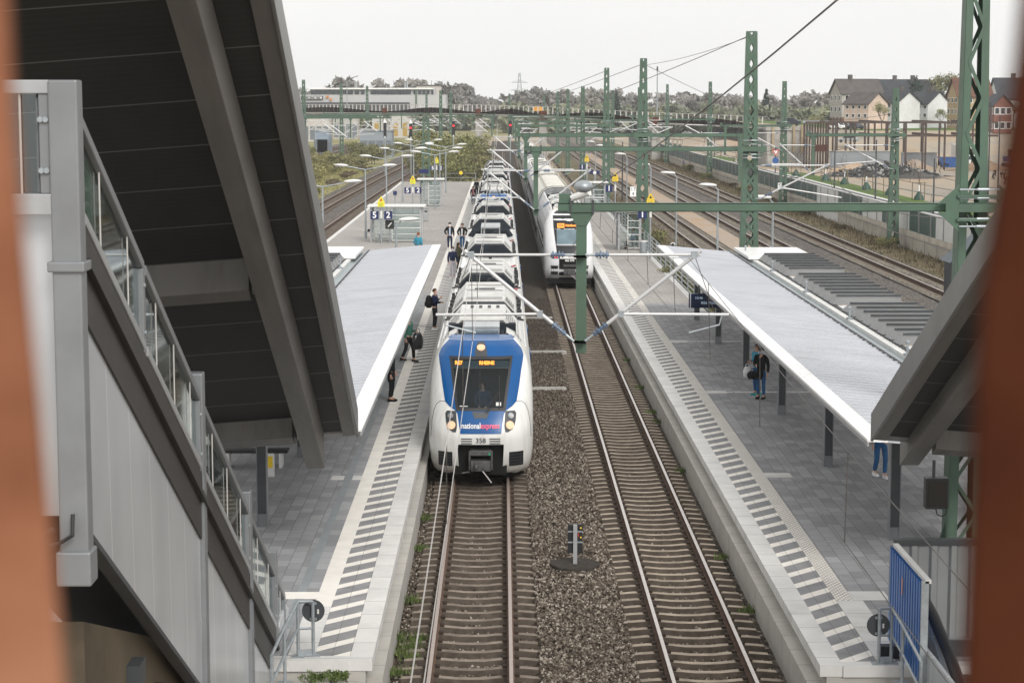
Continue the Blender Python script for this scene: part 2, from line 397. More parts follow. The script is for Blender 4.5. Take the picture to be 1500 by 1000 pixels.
def stone_mat(name, cols):
    t = NT(name); g = t.n('ShaderNodeNewGeometry')
    c = t.ramp(g.outputs['Random Per Island'], [(0, cols[0]), (.35, cols[1]), (.72, cols[2]), (1, cols[3])])
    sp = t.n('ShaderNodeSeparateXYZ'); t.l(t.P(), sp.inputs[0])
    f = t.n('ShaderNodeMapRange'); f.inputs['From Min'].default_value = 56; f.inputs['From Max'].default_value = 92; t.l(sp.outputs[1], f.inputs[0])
    c = t.mix(t.math('MULTIPLY', f.outputs[0], t.ramp(t.noise(.6, 5), [(.25, .55), (.6, .95)])), c, (.06, .05, .042))  # stones get the same painted brake dust and shade down the line
    return t.done(c, .9)
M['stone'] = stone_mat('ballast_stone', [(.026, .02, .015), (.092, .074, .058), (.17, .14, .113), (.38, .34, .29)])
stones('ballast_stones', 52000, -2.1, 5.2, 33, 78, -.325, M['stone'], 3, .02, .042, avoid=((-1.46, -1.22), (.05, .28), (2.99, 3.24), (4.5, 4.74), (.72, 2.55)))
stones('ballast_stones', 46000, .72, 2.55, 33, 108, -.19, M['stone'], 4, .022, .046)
# ---- platforms
def paving_mat(name, c1, c2, mortar, wl=.55, ww=.3):
    t = NT(name); sp = t.n('ShaderNodeSeparateXYZ'); t.l(t.P(), sp.inputs[0])
    cb = t.n('ShaderNodeCombineXYZ'); t.l(sp.outputs[1], cb.inputs[0]); t.l(sp.outputs[0], cb.inputs[1])
    b = t.n('ShaderNodeTexBrick'); b.offset = .5; t.l(cb.outputs[0], b.inputs['Vector'])
    b.inputs['Scale'].default_value = 1; b.inputs['Brick Width'].default_value = wl; b.inputs['Row Height'].default_value = ww
    b.inputs['Mortar Size'].default_value = .006; b.inputs['Mortar Smooth'].default_value = .2; b.inputs['Bias'].default_value = -.1
    b.inputs['Color1'].default_value = lin(c1); b.inputs['Color2'].default_value = lin(c2); b.inputs['Mortar'].default_value = lin(mortar)
    c = t.mix(t.ramp(t.noise(.25, 6), [(.35, 0.0), (.75, .55)]), b.outputs['Color'], tuple(v * .7 for v in c1))
    c = t.mix(t.ramp(t.noise(9, 3), [(.66, 0.0), (.74, .35)]), c, (.34, .34, .33))
    c = t.mix(t.ramp(t.noise(.9, 7, rough=.75), [(.56, 0.0), (.72, .4)]), c, tuple(v * .45 for v in c1))
    vg = t.n('ShaderNodeTexVoronoi'); vg.inputs['Scale'].default_value = 1.7; t.l(t.P(), vg.inputs['Vector']); c = t.mix(t.ramp(vg.outputs['Distance'], [(.05, .6), (.075, 0.0)]), c, (.42, .42, .41))
    t.bump(t.math('SUBTRACT', 1.0, b.outputs['Fac']), .25, .006)
    return t.done(c, .72)
M['paving'] = paving_mat('grey_paving', (.265, .267, .275), (.4, .402, .412), (.09, .09, .09))
M['paving_light'] = paving_mat('light_paving', (.33, .31, .29), (.39, .37, .35), (.2, .19, .18), .3, .3)
def hatch_mat(name):
    t = NT(name); sp = t.n('ShaderNodeSeparateXYZ'); t.l(t.P(), sp.inputs[0])
    f = t.math('FRACT', t.math('DIVIDE', t.math('SUBTRACT', sp.outputs[1], sp.outputs[0]), .92))
    m_ = t.math('LESS_THAN', f, .37)
    j = t.math('LESS_THAN', t.math('ABSOLUTE', t.math('SUBTRACT', t.math('FRACT', t.math('DIVIDE', sp.outputs[0], .315)), .5)), .014)
    dark = t.ramp(t.noise(2.5, 4), [(.3, (.21, .21, .214)), (.7, (.28, .28, .285))])
    light = t.ramp(t.noise(3, 4), [(.3, (.7, .665, .61)), (.7, (.8, .765, .71))])
    c = t.mix(m_, dark, light); c = t.mix(t.math('MULTIPLY', j, .6), c, (.06, .06, .06)); return t.done(c, .75)
M['hatch'] = hatch_mat('hatch_marking')
def tactile_mat(name, amount):
    t = NT(name); v = t.mapped((9, 5.5, 1))
    br = t.n('ShaderNodeTexBrick'); br.offset = .5; t.l(v, br.inputs['Vector']); br.inputs['Scale'].default_value = 1
    br.inputs['Brick Width'].default_value = 1.0; br.inputs['Row Height'].default_value = .5; br.inputs['Mortar Size'].default_value = .16
    br.inputs['Color1'].default_value = (1, 1, 1, 1); br.inputs['Color2'].default_value = (1, 1, 1, 1); br.inputs['Mortar'].default_value = (0, 0, 0, 1)
    k = t.math('MULTIPLY', br.outputs['Color'], t.ramp(t.noise(1.3, 5, rough=.7), [(.64 - amount * .6, 0.0), (.76 - amount * .6, 1.0)]))
    c = t.mix(k, t.ramp(t.noise(2, 4), [(.3, (.7, .67, .62)), (.7, (.8, .77, .72))]), (.06, .045, .036))
    return t.done(c, .75)
M['tactile'] = tactile_mat('worn_tactile', .62); M['tactile_clean'] = tactile_mat('clean_tactile', 0.02)
M['slab'] = mat('white_edge_concrete', (.66, .65, .63), .75, var=.08, scale=2, dirt=(.45, .43, .4), dirt_amt=.3, bump=.1)
M['platwall'] = mat('platform_wall_concrete', (.44, .425, .39), .85, var=.15, scale=1, dirt=(.24, .22, .19), dirt_amt=.5, bump=.15)
def joints(o_mat_name, base, pitch):
    t = NT(o_mat_name); sp = t.n('ShaderNodeSeparateXYZ'); t.l(t.P(), sp.inputs[0])
    j = t.math('LESS_THAN', t.math('FRACT', t.math('DIVIDE', sp.outputs[1], pitch)), .02)
    c = t.ramp(t.noise(1.4, 6), [(.3, tuple(v * .85 for v in base)), (.7, base)])
    c = t.mix(t.ramp(t.noise(.8, 7, rough=.7), [(.5, 0.0), (.75, .4)]), c, tuple(v * .55 for v in base))
    c = t.mix(t.math('MULTIPLY', j, .65), c, (.1, .095, .09)); return t.done(c, .82)
M['slab'] = joints('edge_slab_concrete', (.67, .66, .64), 1.0); M['platwall'] = joints('wall_block_concrete', (.47, .45, .415), 1.0)
M['strip'] = mat('grey_cover_plate', (.26, .28, .29), .6, var=.1)
ZP = .76
def platform(side, xe, xo, y0, y1, ylight, s, tact):
    """xe: x of the edge over the track, xo: the far side, s: +1 when the platform lies to +x"""
    X = lambda d: xe + s * d
    lo, hi = min(X(.12), xo), max(X(.12), xo)
    yk = 92 if s > 0 else y0 + .25
    o = tag(MB().box(lo, hi, y0 + .02, y1, -.62, ZP - .06).build('platform', M['platwall']), kind='structure')
    o['label'] = side
    def st(name, d0, d1, ya, yb, z0, z1, m):
        a, b = sorted((X(d0), X(d1))); return MB().box(a, b, ya, yb, z0, z1).build(name, m, o)
    W = abs(xo - xe)
    st('edge_slab', 0, .4, y0, y1, ZP - .2, ZP, M['slab'])
    st('wall_step', -.16, .12, y0 + .35, y1, -.62, .34, M['platwall'])
    st('hatch_marking', .4, 1.03, y0 + .25, y1, ZP - .06, ZP - .002, M['hatch'])
    st('tactile_strip', 1.03, 1.37, y0 + .25, y1, ZP - .06, ZP + .004, tact)
    st('end_slab', .4, W, y0 - .04, y0 + .25, ZP - .2, ZP - .001, M['slab'])
    st('paving', 1.37, W - .3, y0 + .25, ylight, ZP - .06, ZP - .001, M['paving'])
    st('light_paving', 1.37, W - .3, ylight, y1, ZP - .06, ZP - .001, M['paving_light'])
    st('back_kerb', W - .3, W, yk, y1, ZP - .2, ZP, M['slab'])
    return o, st
pl, stl = platform('left platform', -2.27, -12.4, 33.9, 245, 101, -1, M['tactile_clean'])
stl('cover_plate', 1.62, 1.8, 36, 98, ZP - .05, ZP + .003, M['strip'])
for y in (50.6,):
    stl('guide_tile', 1.37, 1.6, y, y + .55, ZP - .05, ZP + .004, M['slab']); stl('guide_tile', 1.82, 2.15, y, y + .55, ZP - .05, ZP + .004, M['slab'])
stl('guide_tile', 1.37, 2.05, 38.2, 38.75, ZP - .05, ZP + .004, M['tactile_clean']); stl('guide_tile', 2.05, 2.5, 37.6, 38.2, ZP - .05, ZP + .0035, M['slab'])
stl('guide_tile', 1.03, 1.5, 34.2, 37.6, ZP - .05, ZP + .0045, M['slab'])
prt, strr = platform('right platform', 5.5, 9.55, 33.5, 212, 96, 1, M['tactile'])
# the right platform widens towards the stairs
MBw = MB().box(9.5, 13.2, 33.5, 92, -.6, ZP - .06); MBw.build('platform_base', M['platwall'], prt)
MB().box(9.25, 13.2, 34, 92, ZP - .06, ZP - .0005).build('paving', M['paving'], prt)
for y, l in ((51.2, .62), (66.2, 3.3), (80.5, 3.3), (37.6, .0)):
    if l: strr('guide_tile', 1.37, 2.05, y - .3, y + .3, ZP - .05, ZP + .004, M['slab'])
    if l > 1: strr('guide_line', 2.05, 2.0 + l, y - .1, y + .12, ZP - .05, ZP + .0042, M['slab'])
strr('guide_tile', 1.37, 2.1, 38.0, 38.75, ZP - .05, ZP + .004, M['slab']); strr('guide_line', 2.1, 3.3, 37.9, 38.2, ZP - .05, ZP + .0035, M['slab'])
strr('guide_tile', 1.03, 1.55, 33.9, 38.0, ZP - .05, ZP + .0045, M['slab'])
# ================================================================== people
def skin_mesh(name, nodes, edges, m, parent, sub=1):
    me = bpy.data.meshes.new('tmp'); me.from_pydata([n[:3] for n in nodes], edges, []); ob = bpy.data.objects.new('tmp', me)
    COL.objects.link(ob)
    md = ob.modifiers.new('s', 'SKIN'); md.use_smooth_shade = True
    for i, n in enumerate(nodes): v = me.skin_vertices[0].data[i]; v.radius = (n[3], n[4] if len(n) > 4 else n[3]); v.use_root = (i == 0)
    sb = ob.modifiers.new('b', 'SUBSURF'); sb.levels = sub; sb.render_levels = sub
    dg = bpy.context.evaluated_depsgraph_get(); dg.update()
    out = bpy.data.meshes.new_from_object(ob.evaluated_get(dg)); out.name = name
    bpy.data.objects.remove(ob); bpy.data.meshes.remove(me)
    out.materials.clear(); out.materials.append(m); out.polygons.foreach_set('use_smooth', [True] * len(out.polygons))
    o = bpy.data.objects.new(name, out); COL.objects.link(o); o.parent = parent; KIDS.setdefault(parent.name, []).append(o); return o
CLO = {}
def cloth(key, col):
    if key not in CLO: CLO[key] = mat(key + '_cloth', col, .85, var=.18, scale=8)
    return CLO[key]
SKIN = mat('skin', (.5, .3, .22), .55, var=.08, scale=10); EYE = mat('eye_dark', (.03, .02, .018), .3)
def person(label, loc, rz, jacket, trousers, hair, shoes, pose='stand', coat=0, mask=None, arms=('down', 'down'), h=1.0, longhair=False, shirt=None, stride=0, head=(0, 0), cap=None):
    r = thing('person', label, 'person', loc, rz); r.scale = (h, h, h)
    sit = pose == 'sit'; hz = .5 if sit else .93
    P = {}
    P['pel'] = (0, 0, hz); P['wai'] = (0, 0, hz + .18); P['che'] = (0, -.01, hz + .4); P['nb'] = (0, .01, hz + .55); P['nk'] = (0, -.005, hz + .61); P['hd'] = (head[0] * .3, -.02 + head[1], hz + .71); P['top'] = (head[0] * .5, -.01 + head[1] * 1.2, hz + .79)
    for i, s in enumerate((-1, 1)):
        k = 'LR'[i]; st = stride * s
        P['sh' + k] = (s * .18, .0, hz + .5)
        if sit: P['kn' + k] = (s * .11, -.42, hz + .0); P['an' + k] = (s * .11, -.4, .1)
        else: P['kn' + k] = (s * .1, -.02 - st * .18 - (.03 if st else 0), .5); P['an' + k] = (s * .1, .03 - st * .36, .1 + (.05 if st < 0 else 0))
        P['hp' + k] = (s * .1, 0, hz - .05)
        a = arms[i]
        if a == 'down': P['el' + k] = (s * .245, .02, hz + .22); P['wr' + k] = (s * .25, -.04, hz - .03)
        elif a == 'bent': P['el' + k] = (s * .24, .04, hz + .22); P['wr' + k] = (s * .1, -.26, hz + .24)
        elif a == 'phone': P['el' + k] = (s * .23, -.04, hz + .22); P['wr' + k] = (s * .08, -.24, hz + .42)
        elif a == 'hip': P['el' + k] = (s * .34, .06, hz + .24); P['wr' + k] = (s * .2, -.08, hz + .06)
        elif a == 'pocket': P['el' + k] = (s * .28, .07, hz + .22); P['wr' + k] = (s * .19, -.08, hz + .02)
        elif a == 'lap': P['el' + k] = (s * .23, -.06, hz + .24); P['wr' + k] = (s * .1, -.3, hz + .12)
    V = lambda k: Vector(P[k])
    # one continuous body with five-fingered hands
    nodes = []; edges = []; idx = {}
    def N(key, co, ra, rb=None): idx[key] = len(nodes); nodes.append(tuple(co) + ((ra, rb) if rb else (ra,)))
    N('pel', P['pel'], .13, .1); N('wai', P['wai'], .12, .095); N('che', P['che'], .145, .105); N('nb', P['nb'], .075); N('nk', P['nk'], .055); N('hd', P['hd'], .078, .092); N('top', P['top'], .066, .08)
    N('nose', V('hd') + Vector((0, -.1, -.01)), .014)
    edges += [(0, 1), (1, 2), (2, 3), (3, 4), (4, 5), (5, 6), (5, 7)]
    for i, s in enumerate((-1, 1)):
        k = 'LR'[i]
        for a, rr in (('hp', .085), ('kn', .055), ('an', .04)): N(a + k, P[a + k], rr)
        N('to' + k, V('an' + k) + Vector((0, -.15, -.05)), .035)
        edges += [(0, idx['hp' + k]), (idx['hp' + k], idx['kn' + k]), (idx['kn' + k], idx['an' + k]), (idx['an' + k], idx['to' + k])]
        for a, rr in (('sh', .065), ('el', .04), ('wr', .026)): N(a + k, P[a + k], rr)
        edges += [(2, idx['sh' + k]), (idx['sh' + k], idx['el' + k]), (idx['el' + k], idx['wr' + k])]
        d = (V('wr' + k) - V('el' + k)).normalized(); side = d.cross(Vector((1, 0, 0))); side = side.normalized() if side.length > .1 else Vector((0, 1, 0))
        pc = V('wr' + k) + d * .07; N('pa' + k, pc, .032, .02); edges.append((idx['wr' + k], idx['pa' + k]))
        for f in range(4):
            q = pc + d * .035 + side * (.027 * (f - 1.5)); e = q + d * (.055 - .008 * abs(f - 1.3)) + Vector((-s * .015, 0, 0)); N('f%d' % f + k, q, .009); N('g%d' % f + k, e, .008); edges += [(idx['pa' + k], idx['f%d' % f + k]), (idx['f%d' % f + k], idx['g%d' % f + k])]
        N('th' + k, pc - d * .01 - side * .05 + Vector((-s * .015, 0, 0)), .01); edges.append((idx['pa' + k], idx['th' + k]))
    skin_mesh('body', nodes, edges, SKIN, r)
    fz = V('hd')
    mb = MB()
    for s in (-1, 1): mb.ball(fz + Vector((s * .033, -.086, .022)), .012, 6, 4)
    mb.build('eyes', EYE, r)
    # trousers
    n = [P['pel'] + (.15, .12), tuple(V('wai') - Vector((0, 0, .08))) + (.14, .11)]; e = [(0, 1)]
    for k in 'LR':
        b = len(n); n += [P['hp' + k] + (.095,), P['kn' + k] + (.072,), tuple(V('an' + k) + Vector((0, 0, .02))) + (.062,)]; e += [(0, b), (b, b + 1), (b + 1, b + 2)]
    skin_mesh('trousers', n, e, trousers, r)
    # jacket or coat
    n = [P['che'] + (.18, .14), P['wai'] + (.165, .13), tuple(V('pel') - Vector((0, 0, .02))) + (.165, .135), P['nb'] + (.085,)]; e = [(0, 1), (1, 2), (0, 3)]
    if coat: b = len(n); n.append((0, .0, hz - coat) + (.175, .15)); e.append((2, b))
    for k in 'LR':
        b = len(n); n += [P['sh' + k] + (.09,), P['el' + k] + (.064,), tuple(V('wr' + k)) + (.048,)]; e += [(0, b), (b, b + 1), (b + 1, b + 2)]
    j = skin_mesh('jacket', n, e, jacket, r)
    if shirt: mb = MB(); mb.grid([[(x, -.155 - .02 * (1 - abs(x) / .06) + .0 * z, z) for x in (-.05, 0, .05)] for z in (hz + .0, hz + .2, hz + .36, hz + .5)]); mb.build('shirt_front', shirt, j)
    # hair
    mb = MB(); c = fz + Vector((0, .02, .035)); rows = []
    for i in range(7):
        t = PI * .62 * i / 6; row = []
        for q in range(13):
            a = 2 * PI * q / 12; front = math.sin(a) < -.2
            tt = min(t, PI * .36) if front else t
            row.append(c + Vector((.1 * math.sin(tt) * math.cos(a), .112 * math.sin(tt) * math.sin(a), .105 * math.cos(tt))))
        rows.append(row)
    mb.grid(rows); hr = mb.build('hair', hair, r, smooth='full')
    if longhair: MB().loft([[c + Vector((x * w, .06 + y * .5 * w, z)) for x, y in ((-1, 0), (0, -.5), (1, 0), (.7, .8), (-.7, .8))] for z, w in ((.04, .09), (-.08, .105), (-.2, .1), (-.28, .06))]).build('long_hair', hair, hr, smooth='full')
    if cap: MB().loft([[c + Vector((math.cos(a) * w, math.sin(a) * w * 1.1, z)) for a in [q * PI / 5 for q in range(10)]] for z, w in ((.0, .108), (.05, .106), (.09, .07), (.11, .02))]).build('headband' , cap, hr, smooth='full')
    if mask: MB().grid([[fz + Vector((x, -.112 + abs(x) * .55, z)) for x in (-.075, -.035, 0, .035, .075)] for z in (-.085, -.045, -.005)]).build('face_mask', mask, r, smooth='full')
    for k in 'LR':
        a = V('an' + k); mb = MB(); mb.loft([[(a.x + w * x, a.y + y, max(.0, a.z - .1) + z) for x, z in ((-1, 0), (1, 0), (1, t * .7), (.4, t), (-.4, t), (-1, t * .7))] for y, w, t in ((.08, .03, .08), (.05, .045, .12), (-.06, .046, .1), (-.15, .05, .07), (-.21, .03, .045))])
        mb.build('shoe', shoes, r, smooth=True)
    return r
c_ = cloth
NAVY, BLK, OLIVE = c_('navy', (.018, .025, .06)), c_('black', (.016, .016, .018)), c_('olive', (.07, .07, .04))
JEAN, DJEAN, PALE = c_('blue_denim', (.035, .11, .24)), c_('dark_denim', (.02, .03, .06)), c_('pale_trousers', (.42, .4, .44))
TURQ, PINK, LBLUE, WHT = c_('turquoise', (.05, .25, .36)), c_('dusty_pink', (.5, .2, .22)), c_('light_blue', (.42, .5, .62)), c_('white_fabric', (.7, .7, .7))
BRN, DKH, RED = c_('brown_hair', (.06, .03, .018)), c_('dark_hair', (.012, .01, .009)), c_('auburn_hair', (.2, .06, .025))
GREEN, TEAL = c_('green_top', (.05, .15, .12)), c_('teal_shoe', (.05, .35, .36))
R_ = math.radians
person('person in navy jacket, black trousers and white mask with backpack, facing the train', (-2.87, 84.7, ZP), R_(75), NAVY, BLK, BRN, WHT, arms=('phone', 'bent'), mask=WHT)
person('person in dark green top and black trousers, half under the left canopy, carrying a bag', (-3.5, 74.1, ZP), R_(60), GREEN, BLK, DKH, BLK, stride=.55, arms=('down', 'bent'))
person('person in long black coat half under the left canopy, nearest on that platform', (-3.6, 64.2, ZP), R_(80), BLK, BLK, DKH, BLK, coat=.35, arms=('down', 'pocket'))
person('person in navy jacket and pale trousers with a blue mask, beside the train', (-2.72, 109.6, ZP), R_(15), NAVY, PALE, BRN, WHT, arms=('down', 'down'), mask=LBLUE)
person('person in olive coat and dark leggings, behind the one in pale trousers', (-2.48, 113.6, ZP), R_(120), OLIVE, BLK, BRN, BLK, coat=.2, arms=('phone', 'bent'), longhair=True, h=.97)
person('person in black jacket over light blue shirt, walking towards the camera on the left', (-3.42, 131, ZP), R_(0), BLK, DJEAN, DKH, WHT, shirt=LBLUE, stride=.3, arms=('hip', 'down'), mask=WHT, h=1.03)
person('person in black jacket over white shirt and blue jeans, nearest to the train edge', (-2.6, 131, ZP), R_(-8), BLK, JEAN, BRN, WHT, shirt=WHT, stride=.3, arms=('hip', 'hip'), h=1.0)
person('person in black jacket over pink top with a white bag, far along the platform', (-2.75, 191, ZP), R_(5), BLK, DJEAN, DKH, BLK, shirt=PINK, longhair=True, h=.95)
person('person in dark coat walking behind the one in the pink top', (-2.6, 205, ZP), R_(170), BLK, BLK, DKH, BLK, coat=.25, stride=.35, h=1.04)
person('person with auburn hair in a blue jacket behind the left canopy end', (-5.1, 121.6, ZP), R_(150), TURQ, DJEAN, RED, BLK, arms=('pocket', 'pocket'), shirt=NAVY)
person('person in light blue shirt and dark trousers seated in the right glass shelter', (8.75, 132.35, ZP), R_(-80), LBLUE, BLK, DKH, BLK, pose='sit', arms=('lap', 'lap'))
person('person in long black padded coat, jeans and blue mask on the right platform', (8.5, 64.7, ZP), R_(-25), BLK, JEAN, BRN, BLK, coat=.3, mask=LBLUE, arms=('bent', 'down'), cap=DKH, h=.97)
person('person in turquoise jacket with dark hair, half hidden behind the one in black coat', (8.47, 65.5, ZP), R_(-60), TURQ, JEAN, DKH, TEAL, arms=('bent', 'bent'), longhair=True, h=.97)
person('person in blue jeans and white shoes whose upper body the right canopy hides', (9.8, 50.8, ZP), R_(15), c_('grey_jacket', (.2, .2, .21)), JEAN, BRN, WHT, stride=.25)
person('person driving the blue and white train, seen through its windscreen', (-.55, 55.75, 1.32), 0, c_('slate_shirt', (.03, .045, .07)), BLK, BRN, BLK, pose='sit', arms=('lap', 'lap'), h=.95)
def bag(name, label, loc, rz, w, d, h, m, strap=True, kind='backpack'):
    r = thing(name, label, kind, loc, rz)
    mb = MB(); rings = []
    for i in range(6):
        f = i / 5; k = math.sin(PI * (.18 + .72 * f)) ** .5; rings.append([(math.cos(a) * w / 2 * k * (1.1 if abs(math.cos(a)) > .6 else 1), math.sin(a) * d / 2 * k, h * f) for a in [q * PI / 6 for q in range(12)]])
    mb.loft(rings); b = mb.build('bag_body', m, r, smooth='full')
    if kind == 'backpack':
        for s in (-1, 1): MB().path([(s * w * .3, -d * .4, h * .9), (s * w * .32, -d * .9, h * .95), (s * w * .3, -d * 1.0, h * .5), (s * w * .3, -d * .45, h * .15)], .018, 6).build('strap', m, r)
        MB().box(-w * .3, w * .3, d * .42, d * .55, h * .12, h * .5).build('pocket', m, r, bevel=.02)
    else: MB().path([(-w * .25, 0, h * .95), (-w * .15, 0, h * 1.25), (w * .15, 0, h * 1.25), (w * .25, 0, h * .95)], .012, 6).build('handle', m, r)
    return r
bag('backpack', 'round black backpack worn by the person in the navy jacket', (-3.12, 84.72, ZP + .95), R_(75), .38, .3, .52, BLK)
bag('plastic_bag', 'dark shiny bag carried under the left canopy edge', (-3.15, 73.9, ZP + .5), R_(50), .5, .3, .62, mat('shiny_black_plastic', (.02, .02, .022), .25), kind='bag')
bag('shopping_bag', 'white bag carried by the person in the pink top', (-3.08, 190.9, ZP + .3), 0, .36, .2, .42, WHT, kind='bag')
bag('handbag', 'black handbag held by the person in olive coat', (-2.25, 113.3, ZP + .55), 0, .34, .18, .32, BLK, kind='bag')
bag('handbag', 'black bag slung in front of the person in the padded coat', (8.22, 64.5, ZP + .68), R_(-25), .4, .2, .26, BLK, kind='bag')
bag('shopping_bag', 'white bag held between the two people on the right platform', (8.12, 65.3, ZP + .62), 0, .26, .18, .36, WHT, kind='bag')
bn = thing('bench', 'low bench with black seat under the left canopy', 'bench', (-6.6, 52.5, ZP))
MB().box(-.9, .9, -.25, .25, .4, .47).build('seat', M['black'], bn, bevel=.02); MB().box(-.9, .9, .2, .26, .55, .85).build('backrest', M['black'], bn, bevel=.02)
for x in (-.7, .7): MB().box(x - .04, x + .04, -.22, .22, 0, .4).build('leg', M['offwhite'], bn)
ad = thing('notice_stand', 'small white stand with an amber label beside the left canopy column', 'stand', (-6.05, 51.0, ZP)); MB().box(-.14, .14, -.03, .03, 0, .62).build('board', M['offwhite'], ad, bevel=.01); MB().box(-.1, .1, -.036, -.031, .25, .55).build('label', M['yellow'], ad)
# ================================================================== trains
def interp(tab):
    xs = [p[0] for p in tab]; ys = [p[1] for p in tab]
    return lambda v: float(np.interp(v, xs, ys))
class Nose:
    def __init__(s, y0, hw, D, ex=.62, ey=.95):
        s.y0, s.hw, s.D, s.ex, s.ey = interp(y0), interp(hw), interp(D), ex, ey
    def S(s, x, z, off=0.0):
        def raw(x, z):
            u = min(1, abs(x) / s.hw(z)); sn = u ** (1 / s.ex); cs = math.sqrt(max(0, 1 - sn * sn))
            return s.y0(z) + s.D(z) * (1 - cs ** s.ey)
        y = raw(x, z)
        if off:
            e = .02; dx = (raw(x + e, z) - raw(x - e, z)) / (2 * e); dz = (raw(x, z + e) - raw(x, z - e)) / (2 * e)
            n = Vector((dx, -1, dz)).normalized(); return (x + n.x * off, y + n.y * off, z + n.z * off)
        return (x, y, z)
    def patch(s, zs, xl, xr, off, nx=10, mb=None):
        mb = mb or MB(); rows = []
        for z in zs:
            a, b = (xl(z) if callable(xl) else xl), (xr(z) if callable(xr) else xr)
            rows.append([s.S(a + (b - a) * i / nx, z, off) for i in range(nx + 1)])
        return mb.grid(rows)
def text_mb(txt, size, bold=0.0):
    """flat letters as a mesh in x (right) and y (up), centred"""
    cu = bpy.data.curves.new('lettering', 'FONT'); cu.body = txt; cu.size = size; cu.align_x = 'CENTER'; cu.align_y = 'CENTER'; cu.offset = bold
    cu.resolution_u = 3
    ob = bpy.data.objects.new('lettering', cu); COL.objects.link(ob)
    dg = bpy.context.evaluated_depsgraph_get(); dg.update()
    me = bpy.data.meshes.new_from_object(ob.evaluated_get(dg))
    mb = MB(); mb.add([tuple(v.co) for v in me.vertices], [tuple(p.vertices) for p in me.polygons])
    bpy.data.objects.remove(ob); bpy.data.curves.remove(cu); bpy.data.meshes.remove(me)
    return mb
def text_on(txt, size, mat_, parent, fn, name='lettering', bold=0.0, world=False):
    mb = text_mb(txt, size, bold); mb.v = [fn(p[0], p[1]) for p in mb.v]
    return mb.build(name, mat_, parent, world=world)
t = NT('train_white_paint'); c = t.ramp(t.noise(.8, 5), [(.3, (.71, .71, .69)), (.7, (.76, .76, .74))])
c = t.mix(t.ramp(t.noise(1.0, 5, t.mapped((5, 5, .5)), .65), [(.46, 0.0), (.75, .35)]), c, (.4, .37, .32))
sp = t.n('ShaderNodeSeparateXYZ'); t.l(t.P(), sp.inputs[0]); c = t.mix(t.math('MULTIPLY', t.ramp(sp.outputs[2], [(.15, .75), (.75, 0.0)]), t.ramp(t.noise(4, 5), [(.3, .3), (.7, 1.0)])), c, (.34, .29, .23)); M['trainwhite'] = t.done(c, .25)
M['trainblue'] = mat('train_blue_paint', (.004, .075, .24), .25, var=.06, spec=.3)
M['trainroof'] = mat('train_roof_white', (.62, .615, .59), .45, var=.12, scale=2, dirt=(.25, .23, .2), dirt_amt=.65)
M['roofdark'] = mat('roof_box_slate', (.02, .025, .031), .75, var=.25, scale=2)
M['underframe'] = mat('underframe_black', (.012, .012, .012), .8)
M['silver'] = mat('silver_cooler', (.42, .45, .46), .25, .7, var=.2, scale=1.5)
M['tint'] = glassmat('tinted_windscreen', (.5, .62, .68), .05, .05, .5)
M['windowdark'] = mat('side_window_glass', (.015, .02, .024), .08, var=.3, spec=.7)
M['cabdark'] = mat('cab_interior', (.028, .05, .065), .8)  # teal cast stands in for the bluish reflection on the windscreen
M['lampwarm'] = glow('warm_headlamp', (1, .62, .38), .62)
M['lampclear'] = mat('clear_lamp', (.45, .47, .48), .15, .4)
M['ledorange'] = glow('orange_led', (1, .3, .03), 1.6)
M['pink'] = mat('pink_lettering', (.75, .08, .16), .4)
M['textdark'] = mat('dark_lettering', (.03, .035, .06), .5)
M['rubber'] = mat('grey_gangway_rubber', (.09, .09, .095), .8)
M['copper'] = mat('red_cable', (.35, .03, .04), .5)
# ---------------------------------------------------------------- white and blue regional train
NA = Nose([(.18, .5), (.3, .36), (.5, .22), (.8, .1), (1.15, .02), (1.35, 0), (1.6, .08), (1.95, .27), (2.4, .55), (3.0, .95), (3.4, 1.25), (3.62, 1.5), (3.76, 1.85)],
          [(.18, 1.27), (.3, 1.36), (.5, 1.41), (.9, 1.455), (1.3, 1.463), (2.3, 1.455), (2.9, 1.4), (3.3, 1.29), (3.6, 1.1), (3.76, .95)],
          [(.18, .95), (1.3, 1.35), (2.3, 1.2), (3.3, .85), (3.76, .7)])
BODY_A = [(.18, 1.36), (.5, 1.43), (.9, 1.46), (2.3, 1.46), (2.7, 1.44), (3.0, 1.4), (3.3, 1.29), (3.5, 1.16)]
def body_ring(y, tab, z_top, xt):
    r = [(-x, y, z) for z, x in tab] + [(-xt, y, z_top), (xt, y, z_top)] + [(x, y, z) for z, x in reversed(tab)]
    return r
